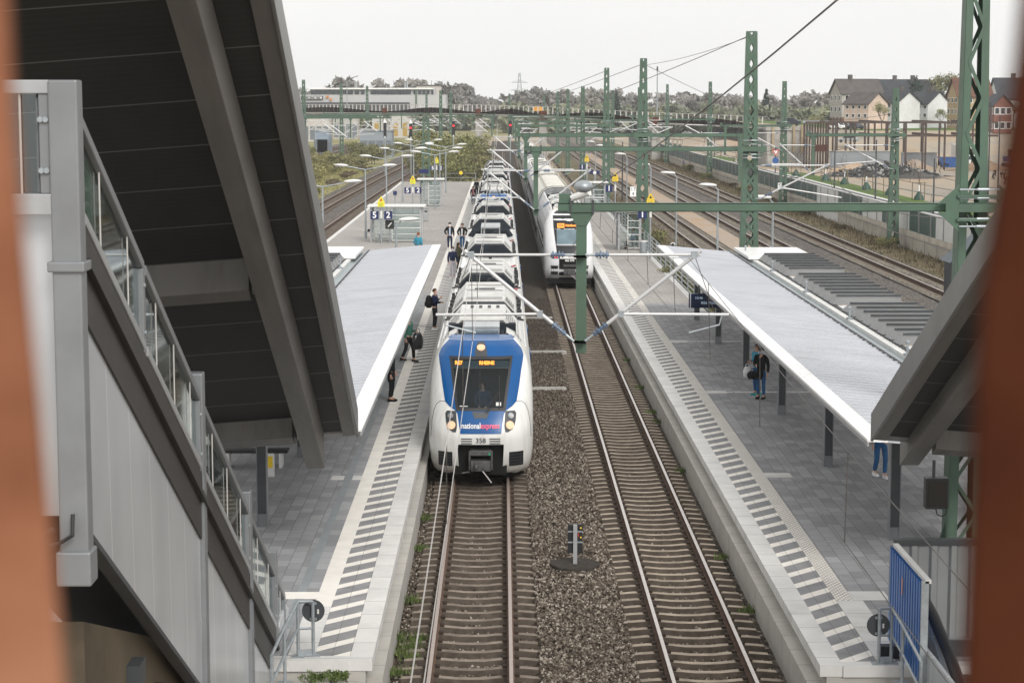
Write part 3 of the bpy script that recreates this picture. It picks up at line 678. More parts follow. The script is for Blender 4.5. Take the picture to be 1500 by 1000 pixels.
def nose_a(root, flip, full=True):
    """builds one cab end; flip turns it round for the tail"""
    L = 88.4
    T = (lambda p: (p[0], p[1], p[2])) if not flip else (lambda p: (-p[0], L - p[1], p[2]))
    def out(mb, name, m, smooth=True, par=root, **k):
        mb.v = [T(p) for p in mb.v]; return mb.build(name, m, par, smooth=smooth, **k)
    zs = [.18, .24, .3, .4, .5, .65, .8, .95, 1.08, 1.2, 1.35, 1.5, 1.65, 1.8, 1.95, 2.1, 2.25, 2.4, 2.6, 2.8, 3.0, 3.2, 3.35, 3.5, 3.62, 3.7, 3.76]
    us = [0, .15, .3, .435, .52, .6, .68, .75, .81, .86, .9, .935, .965, .985, 1]
    us = [-u for u in reversed(us[1:])] + us
    xo = interp([(1.38, .56), (1.9, .64), (1.98, .7), (2.08, .86), (2.2, .985), (2.6, 1.06), (3.0, 1.12), (3.35, 1.19), (3.5, 1.14), (3.62, 1.04), (3.75, .9)])
    xw = interp([(1.97, .68), (3.36, .885)])
    mb = MB(); rows = []
    for z in zs:
        r = [NA.S(u * NA.hw(z), z) for u in us]; h = NA.hw(z); hb = interp(BODY_A + [(3.76, .95)])(z)
        r = [(-hb, 3.4, z), (-h - (hb - h) * .5, (r[0][1] + 3.4) / 2, z)] + r + [(h + (hb - h) * .5, (r[-1][1] + 3.4) / 2, z), (hb, 3.4, z)]
        rows.append(r)
    n = len(rows[0]); vs = [p for r in rows for p in r]; fs = []
    for i in range(len(rows) - 1):
        for k in range(n - 1):
            xa = max(abs(rows[i][k][0]), abs(rows[i][k + 1][0]), abs(rows[i + 1][k][0]), abs(rows[i + 1][k + 1][0])); zb = zs[i + 1]; za = zs[i]
            if xa < .66 and zb <= 1.09: continue
            if za >= 1.95 and zb <= 3.36 and xa < min(xw((za + zb) / 2) + .16, xo((za + zb) / 2) - .02): continue
            fs.append((i * n + k, i * n + k + 1, (i + 1) * n + k + 1, (i + 1) * n + k))
    mb.add(vs, fs); out(mb, 'cab_shell', M['trainwhite'], 'full' if False else True)
    # roof lid of the cab
    top = [NA.S(u * NA.hw(3.76), 3.76) for u in us]
    mb = MB(); mb.grid([top, [(p[0] * .93, 2.35 + .1 * abs(p[0]), 3.8) for p in top], [(p[0] * .93, 2.9, 3.8) for p in top], [(p[0] * .95, 2.92, 3.45) for p in top]])
    out(mb, 'cab_roof', M['trainblue'])
    for sx in (-1, 1):   # perforated white cheeks beside the roof recess
        mb = MB(); mb.grid([[(sx * x, y, z) for x, z in ((.66, 3.5), (.72, 3.84), (.95, 3.72), (1.2, 3.42))] for y in (2.94, 3.6, 4.4)])
        mb.cur = 1
        for i in range(6):
            for j in range(3): mb.add([(sx * (.97 + .075 * j + a), 3.05 + i * .21 + b, 3.715 - .0937 * j - a * 1.2 + .006) for a, b in ((0, 0), (.045, 0), (.045, .12), (0, .12))], [(0, 1, 2, 3)])
        o = out(mb, 'roof_cheek', [M['trainroof'], M['black']], False)
    # blue mask around the windscreen
    zz = [1.98, 2.03, 2.08, 2.14, 2.2, 2.4, 2.6, 2.8, 3.0, 3.2, 3.36]
    mb = MB()
    for sx in (-1, 1): NA.patch(zz, lambda z: sx * xw(z), lambda z: sx * max(xo(z), xw(z) + .002), .012, 6, mb)
    NA.patch([3.36, 3.45, 3.52, 3.58, 3.62, 3.68, 3.75], lambda z: -xo(z), xo, .012, 22, mb)
    NA.patch([1.38, 1.5, 1.65, 1.8, 1.9, 1.98], lambda z: -xo(z), xo, .012, 14, mb)
    mask = out(mb, 'blue_mask', M['trainblue'])
    # windscreen
    ws = out(NA.patch([1.97, 2.2, 2.5, 2.8, 3.1, 3.36], lambda z: -xw(z), xw, .004, 14), 'windscreen', M['tint'])
    mb = MB()
    for sx in (-1, 1): NA.patch([1.97, 2.2, 2.5, 2.8, 3.1, 3.36], lambda z: sx * (xw(z) - .075), lambda z: sx * xw(z), .016, 2, mb)
    NA.patch([1.97, 2.05], lambda z: -xw(z), xw, .017, 12, mb); NA.patch([3.29, 3.37], lambda z: -xw(z), xw, .017, 12, mb)
    NA.patch([3.05, 3.075], lambda z: -xw(z), xw, .015, 12, mb); NA.patch([1.97, 2.4, 2.8, 3.36], -.03, -.018, .014, 1, mb)
    out(mb, 'windscreen_frame', M['black'], par=ws)
    out(NA.patch([3.09, 3.28], lambda z: -.78, .78, -.03, 8), 'destination_display', mat('display_glass', (.02, .04, .045), .2, var=.1), par=ws)
    if full:
        text_on('RE7', .13, M['ledorange'], ws, lambda a, b: T(NA.S(a - .62, 3.2 + b, .012)), bold=.006)
        text_on('RHEINE', .125, M['ledorange'], ws, lambda a, b: T(NA.S(a + .16, 3.2 + b, .012)), bold=.006)
    # cab interior
    mb = MB(); mb.add([(-1.2, 2.75, 1.2), (1.2, 2.75, 1.2), (1.05, 2.75, 3.4), (-1.05, 2.75, 3.4)], [(0, 1, 2, 3)])
    mb.add([(-1.3, .55, 1.25), (1.3, .55, 1.25), (1.3, 2.75, 1.25), (-1.3, 2.75, 1.25)], [(0, 1, 2, 3)])
    
    for sx in (-1, 1): mb.add([(sx * 1.32, 1.15, 1.6), (sx * 1.32, 2.75, 1.6), (sx * 1.1, 2.75, 3.42), (sx * 1.02, 1.9, 3.42)], [(0, 1, 2, 3)])
    mb.add([(-1.1, 1.7, 3.42), (1.1, 1.7, 3.42), (1.1, 2.75, 3.42), (-1.1, 2.75, 3.42)], [(0, 1, 2, 3)])
    mb.box(-.75, .75, .66, 1.1, 1.3, 1.9); mb.box(-.5, .5, 2.3, 2.42, 1.65, 2.75)
    out(mb, 'cab_interior', M['cabdark'], False)
    # head lamps
    for sx in (-1, 1):
        xa = interp([(1.42, .68), (1.55, .645), (1.75, .66), (1.97, .68)]); xb = interp([(1.42, .76), (1.5, .88), (1.65, .95), (1.9, .975), (1.97, .93)])
        hl = out(NA.patch([1.42, 1.46, 1.5, 1.6, 1.7, 1.8, 1.9, 1.97], lambda z: sx * xa(z), lambda z: sx * xb(z), .014, 6), 'headlight', M['darkgrey'])
        for (dx, z, r, m) in ((.8, 1.6, .115, M['lampwarm']), (.825, 1.84, .08, M['lampclear'])):
            mb = MB(); c = NA.S(sx * dx, z, .02); nn = Vector(NA.S(sx * dx, z, .1)) - Vector(NA.S(sx * dx, z, .02)); mb.disc(c, r, nn, .035, 16)
            mb.disc(Vector(c) + nn * .3, r * .62, nn, .02, 12); out(mb, 'lamp', m, par=hl)
        # side grille
        mb = MB(); NA.patch([.44, .62, .86], sx * .78, sx * 1.17, .012, 4, mb); mb.cur = 1
        for z in (.5, .59, .68, .77): NA.patch([z, z + .035], sx * .8, sx * 1.14, .03, 4, mb)
        out(mb, 'front_grille', [M['black'], M['darkgrey']], False)
        mb = MB()
        for z in (1.1, 1.165, 1.23): NA.patch([z, z + .028], sx * .24, sx * .54, .008, 4, mb)
        out(mb, 'vent_slits', M['black'], False)
        mb = MB(); pts = [NA.S(sx * x, z, .004) for x, z in ((.99, 2.2), (1.12, 2.2), (1.22, 2.12), (1.3, 1.95), (1.35, 1.7), (1.38, 1.4), (1.39, 1.2))]
        mb.path(pts, .007, 5); out(mb, 'panel_seam', M['darkgrey'])
    mb = MB(); c = NA.S(0, 3.58, .02); nn = Vector((0, -.55, .83)); mb.disc(c, .115, nn, .06, 18); tl = out(mb, 'top_headlight', M['lampwarm'])
    mb = MB(); NA.patch([3.37, 3.5, 3.62, 3.72], lambda z: -.17 + max(0, z - 3.5) * .35, lambda z: .17 - max(0, z - 3.5) * .35, .019, 4, mb); out(mb, 'lamp_housing', M['darkgrey'], par=tl)
    # coupler recess and coupler
    mb = MB(); mb.box(-.72, .72, .3, 1.6, .2, 1.12); out(mb, 'coupler_recess', M['underframe'], False)
    mb = MB(); mb.box(-.3, .3, -.02, .3, .78, .92); mb.box(-.27, .27, -.2, .25, .38, .66); mb.tube((-.12, -.1, .52), (-.12, -.36, .52), .1, 12, .05); mb.tube((.13, -.2, .52), (.13, -.22, .52), .12, 12)
    mb.tube((-.3, -.06, .34), (-.52, -.12, .32), .02, 6); mb.box(-.33, -.28, -.1, .2, .4, .9); mb.box(.28, .33, -.1, .2, .4, .9)
    cp = out(mb, 'coupler', mat('coupler_steel', (.11, .11, .11), .45, .5, var=.4, scale=8), False, bevel=.012)
    mb = MB(); mb.tube((.06, -.3, .4), (.3, -.5, .12), .016, 6); out(mb, 'coupler_handle', M['wirelight'], False, par=cp)
    mb = MB(); mb.box(.22, .27, -.06, -.03, .8, .86); out(mb, 'green_plug', mat('green_plug', (.02, .4, .2), .5), False, par=cp)
    mb = MB(); mb.add([(-1.2, .9, .2), (-.7, .45, .22), (.7, .45, .22), (1.2, .9, .2), (1.1, .95, .06), (.6, .6, .06), (-.6, .6, .06), (-1.1, .95, .06)], [(0, 1, 6, 7), (1, 2, 5, 6), (2, 3, 4, 5)]); mb.box(-1.2, 1.2, 1.0, 3.4, .08, .2)
    out(mb, 'snow_plough', M['underframe'], False)
    # wiper
    mb = MB()
    piv = NA.S(.12, 1.93, .06); tip = NA.S(.52, 2.46, .07)
    mb.tube(piv, tip, .011, 6); mb.tube(Vector(piv) + Vector((.05, 0, -.02)), Vector(tip) + Vector((.03, 0, -.04)), .011, 6)
    mb.path([NA.S(.51, z, .04) for z in (2.02, 2.3, 2.6, 2.84)], .014, 6)
    out(mb, 'wiper', M['black'], False)
    out(NA.patch([1.78, 1.83, 1.88, 1.95], lambda z: -.17 - (z - 1.78) * .45, lambda z: .17 + (z - 1.78) * .45, .018, 6), 'wiper_niche', M['darkgrey'])
    if full:
        text_on('national', .2, M['white'], mask, lambda a, b: T(NA.S(a * .84 - .265, 1.585 + b, .022)), bold=.004)
        text_on('express', .2, M['pink'], mask, lambda a, b: T(NA.S(a * .84 + .255, 1.585 + b, .022)), bold=.004)
        text_on('358', .2, M['textdark'], root, lambda a, b: T(NA.S(a * .95, 1.19 + b, .008)), bold=.003)
        out(NA.patch([2.1, 2.19], .42, .56, .02, 1), 'number_plate', M['offwhite'], False, par=ws)
        out(NA.patch([2.08, 2.1], -.58, -.36, .02, 1), 'sticker', M['offwhite'], False, par=ws)
def roof_casing(root, y, L, slots=True, hi=4.02):
    """slate box with a white arched cover set back from its front"""
    poly = [(-1.02, 3.44), (1.02, 3.44), (1.02, 3.6), (.66, hi - .05), (-.66, hi - .05), (-1.02, 3.6)]
    mb = MB(); mb.prism(poly, y, y + L, 'y')
    mb.cur = 1
    for sx in (-1, 1):
        for i in range(int(L / .8)):
            yy = y + .2 + i * .8 + .3 * ((i * 5) % 3); mb.box(sx * 1.14 - .05, sx * 1.14 + .06 + .04 * (i % 2), yy, yy + .12 + .1 * ((i * 3) % 4 == 0), 3.45, 3.56 + .06 * ((i * 7) % 3))
        mb.tube((sx * 1.05, y - .12, 3.55), (sx * 1.28, y - .2, 3.5), .035, 6)
    mb.cur = 0; mb.box(-.5, .5, y - .03, y, 3.62, 3.65); mb.box(-.28, .28, y - .035, y, 3.78, 3.8)
    for x in (-.8, .8): mb.box(x - .05, x + .05, y - .03, y, 3.5, 3.62)
    for sx in (-1, 1): mb.box(sx * 1.1 - .075, sx * 1.1 + .075, y - .25, y + L + .35, 3.44, 3.475)
    mb.box(-1.0, 1.0, y + L, y + L + .9, 3.44, 3.6)
    c = mb.build('roof_casing', [M['roofdark'], M['black']], root)
    mb = MB()
    o_ = [(-1.06, 3.58), (-.68, hi), (.68, hi), (1.06, 3.58)]; i_ = [(.98, 3.58), (.63, hi - .045), (-.63, hi - .045), (-.98, 3.58)]
    y0 = y + 1.0; L -= .7
    mb.prism(o_ + i_, y0, y + L + .15, 'y')
    mb.cur = 1
    if slots:
        for q in (.3, .62, .95):
            mb.add([(-.6, y0 + q, hi + .004), (.6, y0 + q, hi + .004), (.6, y0 + q + .12, hi + .004), (-.6, y0 + q + .12, hi + .004)], [(0, 1, 2, 3)])
            for sx in (-1, 1):
                mb.add([(sx * a, y0 + q + e, hi + .006 - (a - .68) * 1.1053) for a, e in ((.7, 0), (.98, 0), (.98, .12), (.7, .12))], [(0, 1, 2, 3)])
        for sx in (-1, 1):
            for i in range(4):
                for j in range(4):
                    a = .74 + j * .07; mb.add([(sx * (a + p), y0 + 1.2 + i * .18 + e, hi + .007 - (a + p - .68) * 1.1053) for p, e in ((0, 0), (.04, 0), (.04, .1), (0, .1))], [(0, 1, 2, 3)])
    if L > 4:
        for q in (L * .45, L * .7): mb.box(-.62, .62, y0 + q, y0 + q + .06, hi, hi + .015)
        mb.add([(-.35, y0 + L * .5, hi + .005), (.35, y0 + L * .5, hi + .005), (.35, y0 + L * .58, hi + .005), (-.35, y0 + L * .58, hi + .005)], [(0, 1, 2, 3)])
    mb.build('white_cover', [M['trainroof'], M['black']], c)
def unit_a(loc, label):
    root = thing('regional_train', label, 'train', loc, 0, 'coupled white and blue train units')
    nose_a(root, False); nose_a(root, True)
    cuts = [3.4, 20.1, 36.2, 52.3, 68.4, 85.0]
    for i in range(5):
        a, b = cuts[i] + (.25 if i else 0), cuts[i + 1] - (.25 if i < 4 else 0)
        car = MB().loft([body_ring(y, BODY_A, 3.44, .95) for y in (a, b)]).build('car_body', M['trainwhite'], root)
        mb = MB()
        for sx in (-1, 1): mb.add([(sx * 1.466, a + .6, 1.75), (sx * 1.466, b - .6, 1.75), (sx * 1.466, b - .6, 2.3), (sx * 1.45, b - .6, 2.62), (sx * 1.45, a + .6, 2.62), (sx * 1.466, a + .6, 2.3)], [(0, 1, 2, 5), (5, 2, 3, 4)])
        mb.build('window_band', M['windowdark'], car)
        mb = MB()
        for sx in (-1, 1):
            for q in (.3, .7):
                yy = a + (b - a) * q; mb.box(sx * 1.468 - .012, sx * 1.468 + .012, yy - .65, yy + .65, .5, 2.68)
        mb.build('doors', M['trainblue'], car)
        MB().box(-1.25, 1.25, a, b, .1, .3).build('underframe', M['underframe'], car)
        mb = MB()
        for sx in (-1, 1):
            for q in range(int((b - a) / 2.2)): mb.box(sx * 1.47 - .03, sx * 1.47 + .03, a + .8 + q * 2.2, a + 1.1 + q * 2.2, 1.25, 1.36)
            mb.box(sx * 1.27 - .02, sx * 1.27 + .02, a, b, 3.34, 3.38)
        mb.build('side_fittings', M['offwhite'], car)
        if i < 4: MB().loft([body_ring(y, [(z, x - .2) for z, x in BODY_A], 3.3, .75) for y in (b, cuts[i + 1] + .25)]).build('gangway', M['rubber'], root)
    roof_casing(root, 9.6, 8.2); roof_casing(root, 20.7, 7.6); roof_casing(root, 36.4, 7.6)
    roof_casing(root, 56.0, 6.6); roof_casing(root, 70.5, 7.0)
    # first equipment block behind the cab: silver cooler, slotted white cover, grille wings
    mb = MB(); mb.prism([(-.52, 3.46), (.52, 3.46), (.52, 4.0), (-.52, 4.0)], 3.15, 4.6, 'y'); mb.cur = 1; mb.box(-.47, .47, 3.135, 3.15, 3.55, 3.9)
    mb.build('roof_cooler', [M['silver'], mat('cooler_face', (.3, .35, .37), .2, .8, var=.35, scale=2)], root, bevel=.02)
    mb = MB(); mb.box(-1.0, 1.0, 4.62, 5.1, 3.44, 3.9); mb.box(-.9, .9, 2.95, 3.1, 3.45, 3.6)
    for sx in (-1, 1): mb.box(sx * .6 - .05, sx * .6 + .05, 3.1, 4.6, 3.45, 3.75); mb.tube((sx * .75, 3.2, 3.55), (sx * .75, 4.5, 3.6), .07, 8)
    mb.build('cooler_ducts', M['roofdark'], root)
    mb = MB(); mb.prism([(-1.06, 3.56), (-.68, 4.03), (.68, 4.03), (1.06, 3.56), (.98, 3.56), (.63, 3.98), (-.63, 3.98), (-.98, 3.56)], 4.9, 9.2, 'y'); mb.cur = 1
    for x in (-.4, -.13, .14, .41): mb.add([(x, 8.0, 4.034), (x + .1, 8.0, 4.034), (x + .1, 8.9, 4.034), (x, 8.9, 4.034)], [(0, 1, 2, 3)])
    for sx in (-1, 1):
        for i in range(9):
            for j in range(5):
                a = .72 + j * .06; mb.add([(sx * (a + p), 5.3 + i * .3 + e, 4.036 - (a + p - .68) * 1.237) for p, e in ((0, 0), (.032, 0), (.032, .16), (0, .16))], [(0, 1, 2, 3)])
    mb.build('slotted_cover', [M['trainroof'], M['black']], root)
    for yy, hh in ((49.3, 4.0), (78.2, 4.0)):
        mb = MB(); mb.box(-.5, .5, yy, yy + 3.6, 3.46, hh); mb.cur = 1; mb.box(-.44, .44, yy - .02, yy, 3.56, 3.92)
        for sx in (-1, 1): mb.path([(sx * .5, yy + .6, 3.75), (sx * .85, yy + .6, 3.75), (sx * 1.05, yy + .6, 3.45)], .16, 8)
        mb.build('roof_cooler', [M['silver'], M['roofdark']], root)
    # cables and insulators on the flat stretches
    for yy in (18.2, 28.8, 44.5, 63.2, 77.6):
        mb = MB(); mb.path([(.2, yy + .2, 3.6), (.55, yy + .3, 3.62), (.95, yy + .1, 3.6), (1.15, yy + .9, 3.6), (1.1, yy + 1.5, 3.55)], .035, 6); mb.build('roof_cable', M['copper'], root)
        mb = MB(); mb.path([(-1.1, yy + .4, 3.5), (-.3, yy + .7, 3.52), (.1, yy + .2, 3.55)], .03, 5)
        mb.tube((.1, yy, 3.44), (.1, yy + .25, 4.0), .12, 10, .06); mb.tube((.1, yy + .25, 4.0), (.35, yy - .2, 4.12), .035, 6)
        mb.tube((-.7, yy, 3.44), (-.7, yy, 3.62), .13, 10); mb.tube((.75, yy + 1.2, 3.44), (.75, yy + 1.2, 3.62), .13, 10)
        mb.build('roof_insulators', M['black'], root)
    return root
uA = unit_a((-.585, 54.0, 0), 'white and blue train unit with lit headlights, at the left platform')
# pantograph of the front unit, raised
pg = MB()
for sx in (-1, 1):
    pg.tube((sx * .55, 83.2, 3.7), (sx * .25, 82.0, 4.6), .03, 6); pg.tube((sx * .25, 82.0, 4.6), (sx * .5, 82.9, 5.42), .02, 6)
pg.tube((-.8, 82.9, 5.45), (.8, 82.9, 5.45), .035, 6); pg.tube((-.8, 83.2, 5.45), (.8, 83.2, 5.45), .035, 6); pg.box(-.7, .7, 82.8, 84.2, 3.6, 3.72)
pg.build('pantograph', M['darkgrey'], uA)
uB = copy_thing(uA, (-.585, 54 + 88.9, 0), None, 'white and blue train unit, coupled behind the front one and farther down the left platform')
# ---------------------------------------------------------------- grey-white double deck train
NB = Nose([(.36, .5), (.6, .2), (.9, .05), (1.3, 0), (1.7, .06), (2.1, .22), (2.6, .5), (3.2, .88), (3.7, 1.3), (4.0, 1.65), (4.2, 2.1)],
          [(.36, 1.34), (.7, 1.39), (2.2, 1.4), (3.0, 1.37), (3.6, 1.24), (4.0, 1.08), (4.2, .9)],
          [(.36, .7), (1.3, .9), (3.0, .9), (4.2, .7)], ex=.6)
M['trainB'] = mat('silver_white_train_paint', (.7, .7, .71), .25, var=.05, dirt=(.4, .4, .4), dirt_amt=.3)
M['trainBside'] = mat('shaded_grey_side', (.3, .31, .32), .3, var=.2, scale=.6, dirt=(.12, .12, .12), dirt_amt=.6)  # side lies in shade: darkness painted into the base grey, dirt patches on top
M['cream'] = mat('cream_roof', (.66, .64, .57), .5, var=.06, scale=.6, dirt=(.38, .36, .31), dirt_amt=.5)
M['glossblack'] = mat('gloss_black_mask', (.01, .011, .013), .15, var=.2)
M['screenB'] = mat('blue_reflection_windscreen', (.14, .2, .23), .12, var=.35, scale=1.2)  # bluish reflection on the glass painted into its colour
M['taillight'] = glow('pink_lamp', (1, .18, .2), .9)
BODY_B = [(.36, 1.37), (.7, 1.4), (2.4, 1.41), (3.0, 1.39), (3.6, 1.26), (3.9, 1.1)]
BODY_D = [(.36, 1.37), (.7, 1.4), (2.4, 1.41), (3.4, 1.39), (3.9, 1.25), (4.25, .98), (4.42, .7)]
def nose_b(root, flip, L, full):
    T = (lambda p: (p[0], p[1], p[2])) if not flip else (lambda p: (-p[0], L - p[1], p[2]))
    def out(mb, name, m, smooth=True, par=root, **k):
        mb.v = [T(p) for p in mb.v]; return mb.build(name, m, par, smooth=smooth, **k)
    zs = [.36, .5, .7, .9, 1.1, 1.3, 1.5, 1.7, 1.9, 2.1, 2.35, 2.6, 2.9, 3.2, 3.45, 3.7, 3.85, 4.0, 4.1, 4.2]
    us = [0, .2, .4, .5, .6, .7, .8, .87, .92, .96, .985, 1]; us = [-u for u in reversed(us[1:])] + us
    rows = []
    hbf = interp(BODY_B + [(4.2, .9)])
    for z in zs:
        r = [NB.S(u * NB.hw(z), z) for u in us]; hb = hbf(z); rows.append([(-hb, 4, z)] + r + [(hb, 4, z)])
    out(MB().grid(rows), 'cab_shell', M['trainB'])
    top = [NB.S(u * NB.hw(4.2), 4.2) for u in us]
    out(MB().grid([top, [(p[0] * .95, 2.7, 4.28) for p in top], [(p[0] * .95, 3.6, 4.28) for p in top], [(p[0], 3.62, 3.85) for p in top]]), 'cab_roof', M['cream'])
    xm = interp([(1.75, .7), (2.0, .74), (2.6, .82), (3.3, .9), (3.9, .92), (4.1, .82), (4.19, .7)])
    mask = out(NB.patch([1.78, 2.0, 2.3, 2.6, 3.0, 3.3, 3.6, 3.9, 4.05, 4.19], lambda z: -xm(z), xm, .01, 14), 'black_mask', M['glossblack'])
    ws = out(NB.patch([2.28, 2.45, 2.6, 2.8, 3.0, 3.17], -.72, .72, .016, 10), 'windscreen', M['screenB'])
    out(NB.patch([2.28, 2.36], -.74, .74, .022, 8), 'windscreen_sill', M['lightgrey'], par=ws)
    out(NB.patch([.4, .7, 1.0, 1.3, 1.55], lambda z: -.6, .6, .01, 8), 'coupler_recess', M['underframe'])
    out(NB.patch([1.55, 1.66, 1.78], -.62, .62, .02, 8), 'number_panel', M['offwhite'])
    for sx in (-1, 1):
        hl = out(NB.patch([1.56, 1.66, 1.78], lambda z: sx * .64, lambda z: sx * (1.12 - abs(z - 1.68) * 1.2), .012, 6), 'headlight', M['glossblack'])
        out(NB.patch([1.6, 1.76], sx * .68, sx * .86, .022, 2), 'tail_lamp', M['taillight'], par=hl)
        out(NB.patch([1.62, 1.74], sx * .9, sx * 1.05, .022, 2), 'lamp', M['lampclear'], par=hl)
        g = out(NB.patch([.62, 1.18], sx * .64, sx * 1.08, .02, 3), 'front_grille', M['lightgrey'], False)
        out(NB.patch([.66, 1.14], sx * .66, sx * 1.04, .03, 3), 'grille_mesh', M['black'], False, par=g)
    mb = MB(); mb.box(-.32, .32, -.2, .3, .62, .95); mb.tube((-.12, -.15, .75), (-.12, -.42, .75), .1, 10, .05); mb.tube((.15, -.2, .78), (.15, -.24, .78), .13, 12); mb.box(-.35, .35, 0, .3, 1.1, 1.25)
    cp = out(mb, 'coupler', mat('coupler_grey', (.1, .1, .1), .4, .5, var=.4, scale=8), False)
    mb = MB(); mb.tube((.1, -.3, .62), (.36, -.5, .42), .02, 6); out(mb, 'coupler_handle', M['wirelight'], False, par=cp)
    mb = MB(); mb.box(-1.25, 1.25, .35, 4, .12, .4); out(mb, 'snow_plough', M['underframe'], False)
    mb = MB(); p = NB.S(.1, 2.15, .05); mb.tube(p, NB.S(.5, 2.7, .05), .014, 6); mb.tube(NB.S(.5, 2.35, .04), NB.S(.5, 3.0, .04), .014, 6); out(mb, 'wiper', M['black'], False)
    if full:
        b = out(NB.patch([3.26, 3.5], -.68, -.28, .016, 2), 'destination_display', M['ledorange'], False, par=mask)
        text_on('RE6', .2, M['textdark'], b, lambda a, c: T(NB.S(a - .48, 3.38 + c, .024)), bold=.006)
        text_on('Köln/Bonn Flugh', .17, M['ledorange'], mask, lambda a, c: T(NB.S(a * .82 + .26, 3.38 + c, .02)), bold=.005)
        text_on('462 070', .16, M['white'], root, lambda a, c: T(NB.S(a, 1.45 + c, .03)), bold=.004)
        text_on('462 070', .12, M['textdark'], root, lambda a, c: T(NB.S(a + .1, 1.67 + c, .03)))
        out(NB.patch([3.62, 3.72], -.13, .13, .016, 2), 'cab_lamp', M['offwhite'], par=mask)
def unit_b(loc, label):
    L = 102.5
    root = thing('double_deck_train', label, 'train', loc, 0, 'grey double deck train units')
    nose_b(root, False, L, True); nose_b(root, True, L, False)
    for (a, b, tab, zt, xt, dd) in ((4, 25.3, BODY_B, 3.9, .9, 0), (25.8, 50.9, BODY_D, 4.5, .4, 1), (51.4, 76.5, BODY_D, 4.5, .4, 1), (77, 98.5, BODY_B, 3.9, .9, 0)):
        car = MB().loft([body_ring(y, tab, zt, xt) for y in (a, b)]).build('car_body', M['trainBside'], root)
        for sx in (-1, 1):
            mb = MB()
            for (z0, z1) in (((1.0, 1.75), (2.75, 3.35)) if dd else ((1.75, 2.55),)):
                for i in range(9):
                    q = a + .8 + i * (b - a - 1.2) / 9; mb.box(sx * 1.41 - .015, sx * 1.41 + .015, q, q + (b - a) / 9 - .55, z0, z1)
            mb.build('windows', M['windowdark'], car)
        MB().box(-1.25, 1.25, a, b, .1, .38).build('underframe', M['underframe'], car)
        mb = MB()
        for sx in (-1, 1):
            for i in range(8): q = a + 1 + i * (b - a) / 8; mb.box(sx * 1.42 - .05, sx * 1.42 + .05, q, q + .35, 2.05, 2.2)
        mb.build('side_fittings', M['offwhite'], car)
        if dd:
            R = lambda y, e: [(-1.27 - e, y, 3.9), (-1.0 - e, y, 4.27 + e), (-.7, y, 4.46 + e), (-.35, y, 4.54 + e), (.35, y, 4.54 + e), (.7, y, 4.46 + e), (1.0 + e, y, 4.27 + e), (1.27 + e, y, 3.9)]
            rf = MB().loft([R(a + .02, .01), R(b, .01)]).build('curved_roof', M['cream'], car, smooth=True)
            mb = MB()
            for x in (-.75, .75): mb.box(x - .05, x + .05, a + 1, b - 1, 4.5, 4.54)
            mb.build('roof_rib', mat('roof_seam', (.42, .4, .33), .6), rf)
            mb = MB()
            for yy in (a + 1.0, b - .9): mb.loft([R(yy, .04), R(yy + .18, .04)])
            mb.build('roof_band', M['roofdark'], rf)
            MB().add(R(a - .0, 0), [tuple(range(8))]).build('roof_end', M['roofdark'], car)
        else:
            mb = MB(); mb.box(-.95, .95, a + .2, b - .2, 3.86, 3.905)
            mb.build('roof_well', M['roofdark'], car)
            mb = MB()
            for sx in (-1, 1): mb.add([(sx * 1.1, a, 3.9), (sx * .98, a, 4.25), (sx * .9, a, 4.25), (sx * .95, a, 3.9), (sx * 1.1, b, 3.9), (sx * .98, b, 4.25), (sx * .9, b, 4.25), (sx * .95, b, 3.9)], [(0, 1, 5, 4), (1, 2, 6, 5), (2, 3, 7, 6), (0, 3, 2, 1), (4, 5, 6, 7)])
            mb.build('roof_parapet', M['trainB'], car)
            rn = random.Random(int(a))
            for i in range(6):
                q = a + 1.0 + i * (b - a - 3) / 6; mb = MB(); mb.box(-.6 + rn.uniform(-.2, .1), .5 + rn.uniform(-.1, .3), q, q + rn.uniform(1.2, 2.4), 3.9, 4.1 + rn.uniform(0, .2)); mb.cur = 1
                mb.tube((-.75, q, 3.95), (-.75, q, 4.3), .09, 8); mb.path([(-.7, q, 4.3), (0, q + .8, 4.35), (.7, q + 1.5, 4.25)], .04, 5); mb.tube((.75, q + 1.2, 3.9), (.75, q + 1.2, 4.25), .1, 8)
                mb.build('roof_equipment', [M['offwhite'] if i % 2 else M['roofdark'], M['roofdark'] if i % 2 else M['offwhite']], car, bevel=.02)
    for a in (25.3, 50.9, 76.5): MB().box(-1.1, 1.1, a, a + .5, .6, 3.6).build('gangway', M['rubber'], root)
    return root
tB = unit_b((3.87, 113.4, 0), 'grey and white double deck train with orange destination display, waiting at the right platform')
copy_thing(tB, (3.87, 113.4 + 103.2, 0), None, 'grey double deck train unit coupled behind the one with orange display')
